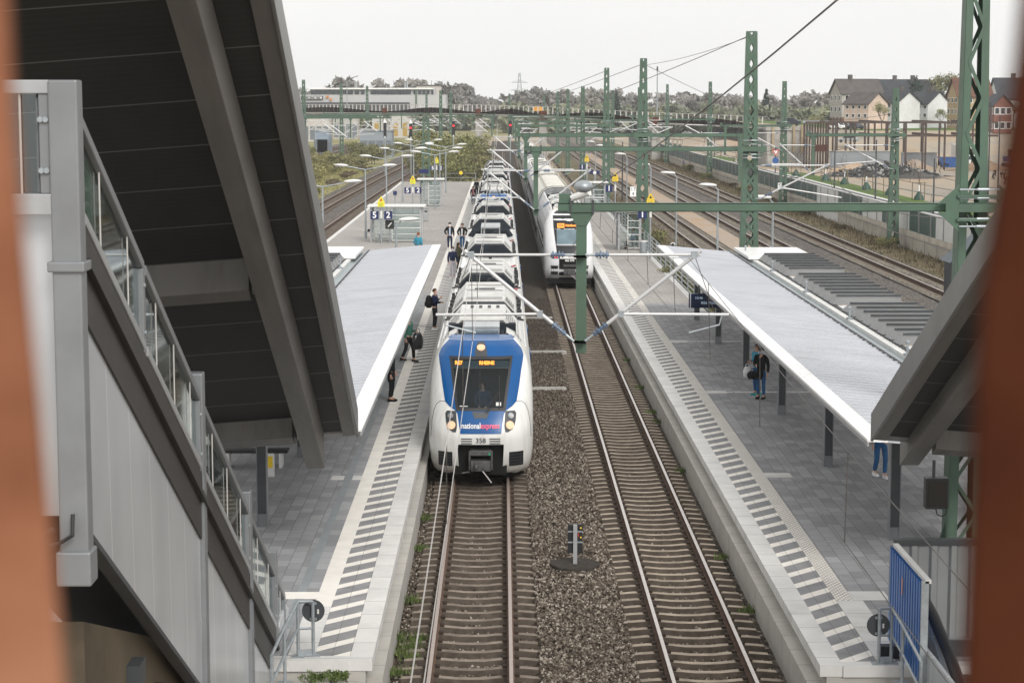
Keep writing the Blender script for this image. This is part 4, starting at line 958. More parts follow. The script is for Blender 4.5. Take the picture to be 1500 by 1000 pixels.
# ================================================================== stairs down from the footbridge, their roofs, the footbridge bars
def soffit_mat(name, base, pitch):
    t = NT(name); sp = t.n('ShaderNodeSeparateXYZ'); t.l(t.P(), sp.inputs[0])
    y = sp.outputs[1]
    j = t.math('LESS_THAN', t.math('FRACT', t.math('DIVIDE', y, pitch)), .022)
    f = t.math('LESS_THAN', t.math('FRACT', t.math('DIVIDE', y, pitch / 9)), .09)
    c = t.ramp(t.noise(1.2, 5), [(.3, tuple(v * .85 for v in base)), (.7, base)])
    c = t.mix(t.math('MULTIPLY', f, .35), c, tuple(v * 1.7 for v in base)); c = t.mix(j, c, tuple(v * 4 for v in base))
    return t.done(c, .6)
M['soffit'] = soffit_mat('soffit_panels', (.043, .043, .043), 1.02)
def streaked(m_, col, amt, sc):
    t = NT(m_); c = t.ramp(t.noise(.9, 5), [(.3, tuple(v * .88 for v in col)), (.7, col)])
    c = t.mix(t.ramp(t.noise(1.0, 6, t.mapped(sc), .65), [(.45, 0.0), (.72, amt)]), c, tuple(v * .45 for v in col)); return t, c
t, c = streaked('roof_beam_steel', (.14, .134, .126), .6, (4, .25, 1)); M['roofsteel'] = t.done(c, .5)
M['fascia'] = mat('roof_fascia_sheet', (.2, .2, .2), .4, .3, var=.1, dirt=(.12, .12, .115), dirt_amt=.4)
def steel_clad(name):
    t = NT(name); sp = t.n('ShaderNodeSeparateXYZ'); t.l(t.P(), sp.inputs[0])
    j = t.math('LESS_THAN', t.math('FRACT', t.math('DIVIDE', t.math('ADD', sp.outputs[1], t.math('MULTIPLY', sp.outputs[2], .06)), 1.15)), .022)
    c = t.ramp(t.noise(.6, 1), [(.3, (.52, .54, .565)), (.7, (.64, .66, .685))])
    c = t.mix(t.ramp(t.noise(.5, 3, t.mapped((1, 1, .3))), [(.35, 0.0), (.7, .2)]), c, (.82, .84, .87)); c = t.mix(t.ramp(t.noise(1.0, 1, t.mapped((1.2, 1.2, .1))), [(.4, 0.0), (.7, .22)]), c, (.4, .41, .43))
    c = t.mix(t.math('MULTIPLY', j, .8), c, (.98, .98, .98))
    return t.done(c, .3, .5)
M['cladding'] = steel_clad('brushed_steel_cladding')
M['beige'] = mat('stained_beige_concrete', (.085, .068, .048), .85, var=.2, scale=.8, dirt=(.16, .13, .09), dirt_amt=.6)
def stair_roof(label, s, xe, xo, ya, za, slope, yb, ytop, xb, cross):
    """s = +1 when the roof lies to +x of its visible edge xe; (ya, za) one point of that edge; yb its low end"""
    root = thing('stair_roof', label, 'roof', (xe, yb, za - slope * (yb - ya)), 0, 'roofs over the stairs')
    zz = lambda x, y, o=0: za - slope * (y - ya) - cross * abs(x - xe) + o
    def P(x, y, o=0): return (x, y, zz(x, y, o))
    X = lambda d: xe + s * d
    W = abs(xo - xe)
    def slab4(name, d0, d1, y0, y1, o0, o1, m, bv=0):
        mb = MB(); a, b = sorted((X(d0), X(d1)))
        vs = [P(a, y0, o0), P(b, y0, o0), P(b, y1, o0), P(a, y1, o0), P(a, y0, o1), P(b, y0, o1), P(b, y1, o1), P(a, y1, o1)]
        mb.add(vs, [(3, 2, 1, 0), (4, 5, 6, 7), (0, 1, 5, 4), (1, 2, 6, 5), (2, 3, 7, 6), (3, 0, 4, 7)])
        return mb.build(name, m, root, world=True, bevel=bv)
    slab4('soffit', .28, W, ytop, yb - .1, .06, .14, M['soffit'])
    slab4('roof_sheet', .05, W, ytop, yb - .02, .142, .42, M['fascia'])
    slab4('edge_fascia', 0, .05, ytop, yb, -.02, .5, M['fascia'], .01)
    slab4('edge_gutter', .052, .28, ytop, yb - .05, .0, .138, M['roofsteel'])
    slab4('end_trim', .052, W, yb - .14, yb, .02, .06, M['fascia'])
    b0, b1, (y0, z0), (y1, z1), h = xb
    mb = MB(); rings = []
    for (y, z, dx) in ((y0, z0, 0), ((y0 + y1) / 2, (z0 + z1) / 2, .5), (y1, z1, 1)):
        a = b0[0] + (b0[1] - b0[0]) * dx; b = b1[0] + (b1[1] - b1[0]) * dx
        rings.append([(a, y, z), (b, y, z), (b, y, z + h), (a, y, z + h)])
    bm_ = mb.loft(rings).build('main_beam', M['roofsteel'], root, world=True, bevel=.012)
    for k in (.02, .22, .55, .8):
        y = y0 + (y1 - y0) * k; z = z0 + (z1 - z0) * k; a = b0[0] + (b0[1] - b0[0]) * k; b = b1[0] + (b1[1] - b1[0]) * k
        MB().add([(min(a, b) - .004, y, z - .004), (max(a, b) + .004, y, z - .004), (max(a, b) + .004, y + .02, z - .014), (min(a, b) - .004, y + .02, z - .014), (min(a, b) - .004, y, z + h), (max(a, b) + .004, y, z + h), (max(a, b) + .004, y + .02, z + h), (min(a, b) - .004, y + .02, z + h)],
                 [(0, 1, 2, 3), (4, 5, 6, 7), (0, 1, 5, 4), (1, 2, 6, 5), (3, 0, 4, 7)]).build('beam_joint', M['fascia'], bm_, world=False) .location if False else None
    return root, slab4, P, X
rl, sl4, PL, XL = stair_roof('dark sloping roof over the left stairs, seen from below, filling the upper left', -1, -2.65, -8.6, 36.3, 4.31, .572, 36.3, 17.5,
                             ((-3.74, -3.6), (-3.4, -3.27), (19.0, 13.4), (36.2, 3.72), .72), .075)
for (y, h) in ((21.6, .42), (29.6, .42), (35.4, .3)):
    sl4('cross_beam', 1.12, 6.0, y, y + .32, -h, .06, M['roofsteel'], .01); sl4('cross_beam_flange', 1.12, 6.0, y + .34, y + .75, -.12, .06, M['roofsteel'])
rr, sr4, PR, XR = stair_roof('dark sloping roof over the right stairs, behind the right rusty bar', 1, 6.7, 12.5, 35.71, 4.32, .478, 35.71, 19.5,
                             ((7.72, 7.72), (7.36, 7.36), (19.5, 11.6), (36.3, 3.75), .62), .075)
for (y, h) in ((28.5, .42), (35.0, .3)):
    sr4('cross_beam', 1.04, 5.6, y, y + .32, -h, .06, M['roofsteel'], .01)
# little round lamps / sensors under the roofs are too small to see; the black box hung below the right roof is not
hb = thing('hanging_display', 'black box with a cable loop hung under the right stair roof', 'display', (8.05, 36.3, 3.25))
MB().box(-.21, .21, -.12, .12, -.3, .28).build('housing', M['black'], hb, bevel=.015)
MB().box(-.17, .17, -.13, -.121, -.24, .22).build('screen', M['glossblack'], hb)
MB().tube((-.05, 0, .28), (-.05, 0, .6), .03, 8).build('hanger', M['darkgrey'], hb)
MB().path([(.0, 0, -.3), (.03, 0, -.42), (.12, 0, -.46), (.19, 0, -.42), (.2, 0, -.3)], .012, 6).build('cable_loop', M['black'], hb)
# ---------------------------------------------------------------- left stairs
XS = -4.0
zl = lambda y, o=0: 10.3 - .527 * (y - 19.1) + o
ls = thing('stair_flight', 'left flight clad in brushed steel with glass railing, running down to the left platform', 'stairs', (XS, 36, ZP), 0, 'stair flights from the footbridge')
def strip(name, y0, y1, o0, o1, x0, x1, m, bv=0, par=None):
    mb = MB(); mb.prism([(y0, zl(y0, o0)), (y1, zl(y1, o0)), (y1, zl(y1, o1)), (y0, zl(y0, o1))], x0, x1, 'x'); return mb.build(name, m, par or ls, world=(par is None), bevel=bv)
posts = [(19.0, 10.63, 5.85, .27), (26.4, 6.84, -.5, .23), (31.2, 4.3, -.5, .21), (34.62, 2.55, -.5, .21)]
for i, (y, zt, zb, w) in enumerate(posts):
    MB().box(XS - w, XS + .01, y - .13, y + .12, zb, zt).build('post', M['grey'], ls, world=True, bevel=.02)
MB().box(XS - .3, XS + .035, 18.82, 19.16, 5.78, 6.12).build('post_foot', M['grey'], ls, world=True, bevel=.02)
MB().box(XS - .31, XS + .045, 18.83, 19.17, 8.82, 8.92).build('post_collar', M['grey'], ls, world=True, bevel=.015)
segs = [(19.15, 22.25), (22.35, 26.2), (26.5, 31.0), (31.3, 34.5), (34.72, 36.0)]
for (a, b) in segs:
    strip('handrail', a, b, -.1, .02, XS - .13, XS + .0, M['grey'], .012)
    strip('bottom_rail', a, b, -1.02, -.9, XS - .11, XS + .005, M['lightgrey'], .012)
    strip('glass_pane', a + .12, b - .12, -.88, -.12, XS - .07, XS - .055, M['glass'])
    n = max(1, int((b - a) / 1.2))
    for k in range(n):
        y = a + (b - a) * (k + .6) / (n + .2); MB().tube((XS - .03, y, zl(y, -.9)), (XS - .03, y, zl(y, -.1)), .009, 6).build('glass_rod', M['wirelight'], ls, world=True)
    m_ = MB().box(XS - .1, XS + .0, b - .1, b + .02, zl(b, -1.0), zl(b, -.06)).build('mullion', M['grey'], ls, world=True, bevel=.008)
    for o in (-.25, -.78):
        MB().disc((XS + .006, b - .05, zl(b, o)), .028, (1, 0, 0), .02, 12).build('bolt', M['insul'] if False else M['galv'], ls, world=True)
M['stringer'] = mat('dark_brown_steel', (.03, .026, .023), .5, var=.25)
strip('stringer', 19.15, 35.9, -1.34, -1.03, XS - .2, XS - .01, M['stringer']); strip('stringer_flange', 19.15, 35.9, -1.42, -1.34, XS - .2, XS + .04, M['stringer'])
strip('stringer_lower', 19.15, 35.9, -1.92, -1.42, XS - .2, XS - .03, M['stringer'])
strip('steel_cladding', 19.15, 34.4, -4.0, -1.92, XS - .16, XS - .06, M['cladding'])
MB().prism([(34.4, -.4), (34.4, zl(34.4, -1.92)), (35.2, 1.1), (36.3, 1.15), (36.7, .95), (36.8, .4), (36.8, -.4)], XS - .16, XS - .02, 'x').build('end_cladding', M['cladding'], ls, world=True, bevel=.02)
strip('cladding_edge', 19.15, 33.6, -4.07, -4.0, XS - .18, XS - .03, M['darkgrey'])
MB().box(-6.8, XS - .27, 19.2, 19.3, 6.4, 9.35).build('end_panel', M['cladding'], ls, world=True)
strip('steps', 19.3, 36.4, -1.35, -1.15, -7.4, XS - .2, M['darkgrey'])
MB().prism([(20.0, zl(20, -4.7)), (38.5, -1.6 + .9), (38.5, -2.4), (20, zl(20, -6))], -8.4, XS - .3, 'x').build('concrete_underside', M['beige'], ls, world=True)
MB().box(-8, XS - .15, 22.2, 22.6, 3.75, 4.02).build('service_beam', M['darkgrey'], ls, world=True); MB().box(-8, XS - .2, 23.6, 24.0, 3.1, 3.3).build('service_beam', M['black'], ls, world=True)
mb = MB(); mb.tube((-4.45, 22.35, 3.4), (-4.35, 22.35, 3.95), .03, 8); mb.tube((-4.6, 22.35, 3.4), (-4.42, 22.35, 3.95), .03, 8); mb.box(-5.2, -4.2, 22.2, 22.6, 3.28, 3.4); mb.build('lamp_bracket', M['offwhite'], ls, world=True)
MB().path([(-4.3, 18.8, 6.35), (-4.6, 18.8, 6.2), (-5.2, 18.9, 6.18)], .03, 8).build('cable', M['black'], ls, world=True)
MB().path([(-4.12, 18.8, 6.5), (-4.12, 18.76, 6.3), (-4.25, 18.76, 6.22), (-4.4, 18.78, 6.18)], .02, 8).build('cable', M['black'], ls, world=True)
# landing railing at the head of the stairs
lr = thing('landing_railing', 'short glass railing at the head of the left stairs', 'railing', (-4.3, 19.0, 9.3))
MB().box(-6.4, -4.26, 18.9, 19.08, 10.5, 10.63).build('top_rail', M['lightgrey'], lr, world=True, bevel=.01)
MB().box(-6.4, -4.26, 18.88, 19.1, 9.36, 9.56).build('bottom_rail', M['lightgrey'], lr, world=True, bevel=.01)
MB().box(-4.37, -4.27, 18.92, 19.06, 9.56, 10.5).build('mullion', M['grey'], lr, world=True, bevel=.01)
MB().box(-4.41, -4.385, 18.98, 19.05, 9.56, 10.47).build('mullion', M['grey'], lr, world=True, bevel=.01)
MB().box(-6.4, -4.4, 18.97, 18.985, 9.56, 10.5).build('glass_pane', M['glass'], lr, world=True)
MB().tube((-4.55, 18.95, 9.56), (-4.55, 18.95, 10.5), .012, 6).build('glass_rod', M['wirelight'], lr, world=True)
for z in (9.78, 10.26):
    for x in (-4.3, -4.35): MB().disc((x, 18.9, z), .028, (0, 1, 0), .03, 12).build('bolt', M['galv'], lr, world=True)
# ---------------------------------------------------------------- right stairs
M['gateblue'] = mat('blue_corrugated_sheet', (.02, .12, .38), .3, .1, var=.15, dirt=(.25, .3, .36), dirt_amt=.2)
M['corr'] = mat('grey_corrugated_sheet', (.3, .31, .31), .5, .3, var=.1, scale=1, dirt=(.17, .17, .165), dirt_amt=.5)
def corrugated(p0, p1, z0, z1, pitch, depth, nrm, name, m, par, trap=.35):
    p0 = Vector(p0); p1 = Vector(p1); L = (p1 - p0).length; d = (p1 - p0) / L; nrm = Vector(nrm)
    pts = []; n = int(L / pitch)
    for i in range(n):
        a = i * L / n; q = L / n
        for f, h in ((0, 0), (trap, 0), (trap + .12, 1), (.88, 1)): pts.append(p0 + d * (a + f * q) + nrm * (h * depth))
    pts.append(p1)
    mb = MB(); mb.grid([[(p.x, p.y, z0) for p in pts], [(p.x, p.y, z1) for p in pts]])
    mb.grid([[(p.x + nrm.x * -.03, p.y + nrm.y * -.03, z0) for p in pts], [(p.x + nrm.x * -.03, p.y + nrm.y * -.03, z1) for p in pts]])
    return mb.build(name, m, par, world=True)
gt = thing('blue_panel', 'blue corrugated metal panel closing off the right stairs', 'panel', (7.05, 33.8, ZP))
corrugated((7.05, 32.5, 0), (7.05, 35.2, 0), ZP + .0, 2.46, .2, .05, (-1, 0, 0), 'blue_sheet', M['gateblue'], gt, .3)
MB().box(7.06, 7.16, 32.45, 35.25, 2.46, 2.52).build('top_trim', M['offwhite'], gt, world=True)
for y in (32.45, 35.2): MB().box(7.0, 7.12, y, y + .06, ZP - .1, 2.5).build('side_post', M['galv'], gt, world=True)
MB().add([(6.975, 33.9, 1.9), (6.975, 34.0, 1.9), (6.975, 34.0, 2.2), (6.975, 33.9, 2.2)], [(0, 1, 2, 3)]).build('sticker', mat('faded_sticker', (.55, .3, .25), .6), gt, world=True)
rs = thing('stair_enclosure', 'grey corrugated wall with escalator end beside the blue panel', 'wall', (8, 35, ZP))
corrugated((7.2, 35.35, 0), (11.5, 35.35, 0), ZP, 2.46, .34, .06, (0, -1, 0), 'corrugated_sheet', M['corr'], rs, .5)
MB().box(7.1, 11.5, 35.28, 35.44, 2.46, 2.58).build('top_rail', M['darkgrey'], rs, world=True, bevel=.01)
MB().box(7.12, 7.18, 29, 35.28, ZP - .8, 1.3).build('inner_wall', M['cladding'], rs, world=True)
MB().path([(7.42, 34.6, 1.1), (7.42, 34.5, 1.62), (7.44, 34.2, 1.72), (7.46, 33.6, 1.6), (7.5, 32.4, 1.2), (7.55, 31, .6)], [.07, .09, .1, .1, .1, .1], 10).build('handrail_belt', M['black'], rs, world=True, smooth=True)
MB().prism([(34.7, .2), (34.62, 1.2), (34.3, 1.58), (33.6, 1.46), (31, .45), (31, -.6), (34.7, -.6)], 7.38, 7.5, 'x').build('steel_skirt', M['cladding'], rs, world=True, bevel=.02)
MB().prism([(34.7, .76), (34.62, .9), (33.0, .5), (31, -.3), (31, -.6), (34.7, -.6)], 7.52, 8.4, 'x').build('escalator_steps', M['darkgrey'], rs, world=True)
# galvanised rails with round plates at the platform ends
def end_railing(label, pts, plate, s):
    r = thing('end_railing', label, 'railing', (pts[0][0], pts[0][1], ZP), 0, 'railings at the platform ends')
    top = [(x, y, z + .98) for x, y, z in pts]; mid = [(x, y, z + .5) for x, y, z in pts]
    MB().path(top, .028, 8).build('top_rail', M['galv'], r, world=True, smooth=True); MB().path(mid, .024, 8).build('mid_rail', M['galv'], r, world=True, smooth=True)
    MB().beam((pts[0][0], pts[0][1], ZP + .06), (pts[1][0], pts[1][1], pts[1][2] + .06), .03, .12).build('toe_board', M['galv'], r, world=True)
    for (x, y, z) in pts:
        p = MB().tube((x, y, z), (x, y, z + .98), .03, 8).build('post', M['galv'], r, world=True, smooth=True)
        MB().box(x - .12, x + .12, y - .08, y + .08, z, z + .02).build('foot_plate', M['galv'], r, world=True)
    x, y, z = plate
    d = thing('round_plate', 'round black plate on the railing at the %s platform end' % s, 'sign', plate, 0, 'round black plates on the end railings')
    MB().disc((0, 0, 0), .2, (0, 1, 0), .02, 28).build('plate', M['darkgrey'], d)
    MB().box(.07, .1, -.016, -.011, -.05, .03).build('sticker', M['offwhite'], d)
    for q in (-.14, .14): MB().box(-.06, .06, -.05, -.011, q - .02, q + .02).build('clamp', M['galv'], d)
end_railing('galvanised pipe railing with round plate at the near left platform end', [(-3.32, 34.15, ZP), (-3.58, 34.1, ZP), (-3.72, 33.2, .55), (-3.8, 32.0, .4)], (-3.32, 34.23, 1.55), 'left')
end_railing('galvanised pipe railing with round plate beside the blue panel', [(6.53, 33.6, ZP), (6.75, 33.62, ZP), (6.82, 33.0, .6), (6.9, 31.9, .3)], (6.53, 33.7, 1.42), 'right')
MB().box(6.62, 6.95, 33.9, 34.1, ZP, ZP + .22).build('bracket_block', M['black'], bpy.data.objects['end_railing.001'], world=True)
o = MB().box(-5.2, -2.45, 31.5, 33.85, -.62, .38).build('service_step', M['platwall']); tag(o, kind='structure')
o = MB().box(5.9, 7.1, 31.2, 33.45, -.62, .3).build('service_step', M['platwall']); tag(o, kind='structure')
# ---------------------------------------------------------------- rusty footbridge bars right in front of the lens
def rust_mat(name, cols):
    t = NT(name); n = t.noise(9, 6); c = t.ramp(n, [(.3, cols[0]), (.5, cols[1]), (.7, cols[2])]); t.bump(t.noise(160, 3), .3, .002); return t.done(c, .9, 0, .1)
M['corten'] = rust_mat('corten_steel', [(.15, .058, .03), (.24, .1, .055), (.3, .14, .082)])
M['corten_shaded'] = rust_mat('shaded_corten_steel', [(.04, .0115, .005), (.058, .017, .0075), (.078, .025, .011)])  # same steel as the left bar, with its shade put into the colour
def bar(label, pts, out, m, d0=.8):
    front = [at_y(x, y, d0) for x, y in pts]; poly = [(p.x, p.z) for p in front]
    far = [(p[0] + out, p[1]) for p in reversed(poly)]
    o = MB().prism(poly + far, d0, d0 + .012, 'y').build('rusty_bar', m, bevel=.002)
    return tag(o, label, 'bar', 'rusty steel bars of the footbridge parapet')
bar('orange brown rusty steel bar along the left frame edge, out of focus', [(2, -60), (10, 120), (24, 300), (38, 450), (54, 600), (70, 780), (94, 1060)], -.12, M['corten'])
bar('dark brown rusty steel bar along the right frame edge, out of focus', [(1508, -60), (1494, 80), (1478, 200), (1460, 310), (1444, 430), (1434, 560), (1428, 720), (1421, 850), (1412, 1060)], .12, M['corten_shaded'])
# ================================================================== platform canopies and furniture
def rivet_mat(name):
    t = NT(name); v = t.n('ShaderNodeTexVoronoi'); v.inputs['Scale'].default_value = 1; v.inputs['Randomness'].default_value = .25
    t.l(t.mapped((5, 3.2, .01)), v.inputs['Vector'])
    c = t.mix(t.ramp(v.outputs['Distance'], [(.1, .7), (.14, 0.0)]), t.ramp(t.noise(1, 4), [(.3, (.74, .74, .73)), (.7, (.82, .82, .81))]), (.28, .28, .28)); c = t.mix(t.ramp(t.noise(1.0, 6, t.mapped((6, .4, 1)), .65), [(.5, 0.0), (.75, .35)]), c, (.45, .44, .42)); return t.done(c, .5)
M['edgewhite'] = rivet_mat('riveted_white_edge')
t = NT('pale_seamed_sheet'); c = t.ramp(t.noise(.5, 5), [(.3, (.43, .445, .475)), (.7, (.48, .495, .525))])
c = t.mix(t.ramp(t.noise(1.0, 6, t.mapped((.35, 4, 1)), .65), [(.48, 0.0), (.75, .4)]), c, (.27, .275, .285)); c = t.mix(t.ramp(t.noise(7, 2), [(.7, 0.0), (.76, .5)]), c, (.25, .24, .22)); M['sheetmetal'] = t.done(c, .45, .1)
t = NT('opal_glazing'); tl = t.n('ShaderNodeBsdfTranslucent'); tl.inputs[0].default_value = (.55, .57, .58, 1); df = t.n('ShaderNodeBsdfDiffuse'); df.inputs[0].default_value = (.42, .425, .43, 1); mxs = t.n('ShaderNodeMixShader'); mxs.inputs[0].default_value = .5; t.l(df.outputs[0], mxs.inputs[1]); t.l(tl.outputs[0], mxs.inputs[2]); t.l(mxs.outputs[0], t.t.nodes['Material Output'].inputs[0]); t.t.nodes.remove(t.b); M['opal'] = t.m
M['gutter'] = mat('blue_grey_gutter', (.27, .32, .335), .4, .2, var=.08, dirt=(.2, .23, .24), dirt_amt=.3)
M['shed'] = mat('grey_skylight_sheet', (.27, .275, .28), .5, .2, var=.08, scale=1, dirt=(.22, .22, .22), dirt_amt=.3)
def canopy(label, xe, s, y0, y1, colx, colys, groups):
    r = thing('platform_canopy', label, 'canopy', (xe, y0, ZP), 0, 'platform canopies')
    X = lambda d: xe + s * d
    def bx(name, d0, d1, ya, yb, z0, z1, m, bv=0, par=None):
        a, b = sorted((X(d0), X(d1))); return MB().box(a, b, ya, yb, z0, z1).build(name, m, r, world=True, bevel=bv)
    def wedge(name, d0, d1, ya, yb, za, zb, t, m):
        mb = MB(); mb.prism([(X(d0), za), (X(d1), zb), (X(d1), zb - t), (X(d0), za - t)], ya, yb, 'y'); return mb.build(name, m, r, world=True)
    wedge('edge_strip', 0, .4, y0, y1, 3.9, 3.885, .05, M['edgewhite']); wedge('edge_fascia', 0, .03, y0, y1, 3.85, 3.85, .09, M['lightgrey'])
    sh = wedge('seamed_sheet', .4, 3.38, y0, y1, 3.875, 3.6, .04, M['sheetmetal'])
    y = y0 + .25; mb = MB(); k = 0
    while y < y1:
        mb.add([(X(.4), y, 3.876), (X(.4), y + .05, 3.876), (X(.4), y + .05, 3.905), (X(.4), y, 3.905), (X(3.37), y, 3.602), (X(3.37), y + .05, 3.602), (X(3.37), y + .05, 3.632), (X(3.37), y, 3.632)],
               [(0, 1, 5, 4), (1, 2, 6, 5), (2, 3, 7, 6), (3, 0, 4, 7), (0, 3, 2, 1), (4, 5, 6, 7)])
        mb.add([(X(.4), y + .056, 3.877), (X(.4), y + .1, 3.877), (X(3.37), y + .1, 3.603), (X(3.37), y + .056, 3.603)], [(0, 1, 2, 3)]); mb.k[-1] = 1
        y += .5; k += 1
    mb.build('standing_seams', [M['sheetmetal'], mat('seam_shadow_gap', (.3, .31, .33), .6)], r, world=True)
    bx('eaves_profile', 3.36, 3.4, y0, y1, 3.55, 3.66, M['lightgrey'])
    mb = MB(); y = y0
    while y < y1: mb.box(*sorted((X(3.28), X(3.355))), y, y + .12, 3.612, 3.65); y += .3
    mb.build('profile_filler', M['darkgrey'], r, world=True)
    bx('gutter', 3.4, 3.75, y0 + 1.5, y1, 3.42, 3.53, M['gutter']); bx('flashing', 3.75, 4.0, y0 + 1.5, y1, 3.45, 3.64, M['offwhite'])
    mb = MB(); y = y0
    while y < y1: mb.box(*sorted((X(3.95), X(4.01))), y, y + .3, 3.641, 3.66); y += .45
    mb.build('flashing_gap', M['black'], r, world=True)
    bx('roof_edge_beam', 4.0, 4.14, y0 + 2.5, y1, 3.4, 3.655, M['darkgrey']); bx('roof_edge_beam', 6.2, 6.35, y0 + 2.5, y1, 3.4, 3.655, M['darkgrey'])
    for yl in groups:
        if yl > y0 + 3: bx('roof_base', 4.14, 6.2, yl - 1.35, yl - .05, 3.5, 3.655, M['offwhite'])
    bx('end_deck', 3.55, 6.45, y1 - 5.5, y1, 3.66, 3.8, M['white'], .02)
    for (ylast) in groups:
        for i in range(8):
            yy = ylast + i * 1.23
            if yy > y1 - 6: continue
            mb = MB(); a, b, c, d = X(4.02), X(4.12), X(6.3), X(6.3)
            a2 = X(4.0); mb.add([(a, yy - .02, 3.67), (b, yy, 3.98), (d, yy, 3.98), (c, yy - .02, 3.67), (a2, yy + .86, 3.67), (c, yy + .86, 3.67)], [(0, 3, 2, 1), (0, 1, 4), (1, 2, 5, 4), (3, 5, 2)])
            mb.k[-3] = 2 if False else mb.k[-3]; mb.k[-4] = 2; mb.cur = 1; mb.box(*sorted((b, d)), yy - .05, yy + .03, 3.96, 4.01)
            mb.build('skylight', [M['shed'], M['darkgrey'], M['opal']], r, world=True)
    for y in np.arange(y0 + 6, y1 - 2, 9.0):
        mb = MB(); mb.tube((X(3.82), y, 3.64), (X(3.82), y, 3.98), .035, 8); mb.tube((X(3.82), y, 3.64), (X(3.82), y, 3.7), .11, 10); mb.ball((X(3.82), y, 4.0), .055); mb.build('anchor_post', M['galv'], r, world=True)
    for y in colys:
        mb = MB(); mb.box(colx - .12, colx - .1, y - .13, y + .13, ZP, 3.5); mb.box(colx + .1, colx + .12, y - .13, y + .13, ZP, 3.5); mb.box(colx - .1, colx + .1, y - .1, y - .07, ZP, 3.5)
        c = mb.build('column', M['grey'], r, world=True)
        MB().box(colx - .097, colx + .097, y - .118, y - .101, ZP + .3, 3.5).build('column_web', M['darkgrey'], r, world=True)
        mb = MB(); mb.prism([(X(.5), 3.7), (colx, 3.5), (colx, 3.2), (X(.5), 3.62)], y - .05, y + .05, 'y'); mb.prism([(X(5.9), 3.39), (colx, 3.39), (colx, 3.1), (X(5.9), 3.3)], y - .049, y + .049, 'y'); mb.build('bracket_arm', M['grey'], r, world=True)
    return r
canopy('long pale metal canopy over the right platform with a row of grey sawtooth skylights', 7.13, 1, 38.3, 91.5, 8.72, (43.5, 52.5, 61.4, 70.6, 79.7, 88.6), (44.2, 55.4, 66.6, 77.8))
canopy('pale metal canopy over the left platform, partly hidden by the dark stair roof', -2.82, -1, 39.6, 92, -5.5, (45.0, 54, 63, 72, 81, 89), (46, 57.2, 68.4, 78))
# ---- platform lamps
def lamp_proto(name, label, h, heads, loc, group):
    r = thing(name, label, 'lamp', loc, 0, group)
    MB().tube((0, 0, 0), (0, 0, h), .075, 10, .05).build('pole', M['galv'], r, smooth=True); MB().tube((0, 0, 0), (0, 0, .5), .1, 10).build('pole_foot', M['galv'], r, smooth=True)
    for sx, L in heads:
        MB().tube((0, 0, h - .06), (sx * L, 0, h + .2), .035, 8).build('arm', M['galv'], r, smooth=True)
        mb = MB(); x0 = sx * (L - .1); n = 7; rings = []
        for i in range(n):
            f = i / (n - 1); x = x0 + sx * 1.0 * f; w = .05 + .2 * math.sin(PI * min(1, f * .9 + .1)) ** .7; t = .03 + .1 * math.sin(PI * min(1, f * .88 + .12)) ** .8; zc = h + .22 + .06 * f
            rings.append([(x, w * math.cos(a), zc + (t if math.sin(a) > 0 else t * .5) * math.sin(a)) for a in [k * PI / 5 for k in range(10)]])
        mb.loft(rings); hd = mb.build('lamp_head', M['offwhite'], r, smooth='full')
        MB().box(min(x0 + sx * .2, x0 + sx * .85), max(x0 + sx * .2, x0 + sx * .85), -.13, .13, h + .165, h + .19).build('lamp_lens', M['lightgrey'], hd)
    return r
GL = 'twin headed lamps along the left platform'
l0 = lamp_proto('platform_lamp', 'twin headed lamp on the left platform, nearest one, cut off by the dark stair roof', 4.95, ((-1, 1.35), (1, 1.35)), (-10.2, 113.5, ZP), GL)
for (p, lab) in (((-9.74, 142.5, ZP), 'twin headed platform lamp, second from the left, just behind the 5 and 2 sign'), ((-9.68, 167.6, ZP), 'twin headed platform lamp, third from the left, in line with a sign pole'),
                 ((-9.7, 195, ZP), 'twin headed platform lamp, fourth from the left, before the second 5 and 2 sign'), ((-9.7, 220, ZP), 'twin headed platform lamp, fifth from the left, beside the lattice mast stub'),
                 ((-9.4, 240, ZP), 'twin headed platform lamp at the far left platform end, left of the mast stub'), ((-6.1, 182, ZP), 'twin headed lamp near the far shelter, lowest head right of the mast stub'),
                 ((-6.1, 197, ZP), 'twin headed lamp near the far shelter, middle head right of the mast stub'), ((-6.0, 214, ZP), 'twin headed lamp near the far shelter, topmost head right of the mast stub')):
    copy_thing(l0, p, None, lab)
lamp_proto('low_lamp', 'short single headed lamp standing behind the left canopy end by the glass shelter', 3.75, ((1, .25),), (-5.15, 97, ZP), 'short lamps')
GR = 'single headed lamps behind the right platform'
l1 = lamp_proto('street_lamp', 'single headed lamp rising behind the right canopy skylights, nearest of its row', 5.7, ((-1, .2),), (13.45, 98.8, -.2), GR)
for (p, lab) in (((12.3, 113.4, -.2), 'single headed lamp behind the white canopy end, second of its row'), ((11.65, 133, -.2), 'single headed lamp in the weeds behind the seated man and shelter'), ((11.35, 152, -.2), 'single headed lamp just right of the big 1 sign'),
                 ((11.4, 182, -.2), 'single headed lamp left of the tall lattice mast with km plate'), ((11.4, 218, -.2), 'single headed lamp third from the far end of the right row'), ((11.2, 239, -.2), 'single headed lamp second from the far end of the right row'), ((11.2, 262, -.2), 'single headed lamp farthest along the right row')):
    copy_thing(l1, p, None, lab)
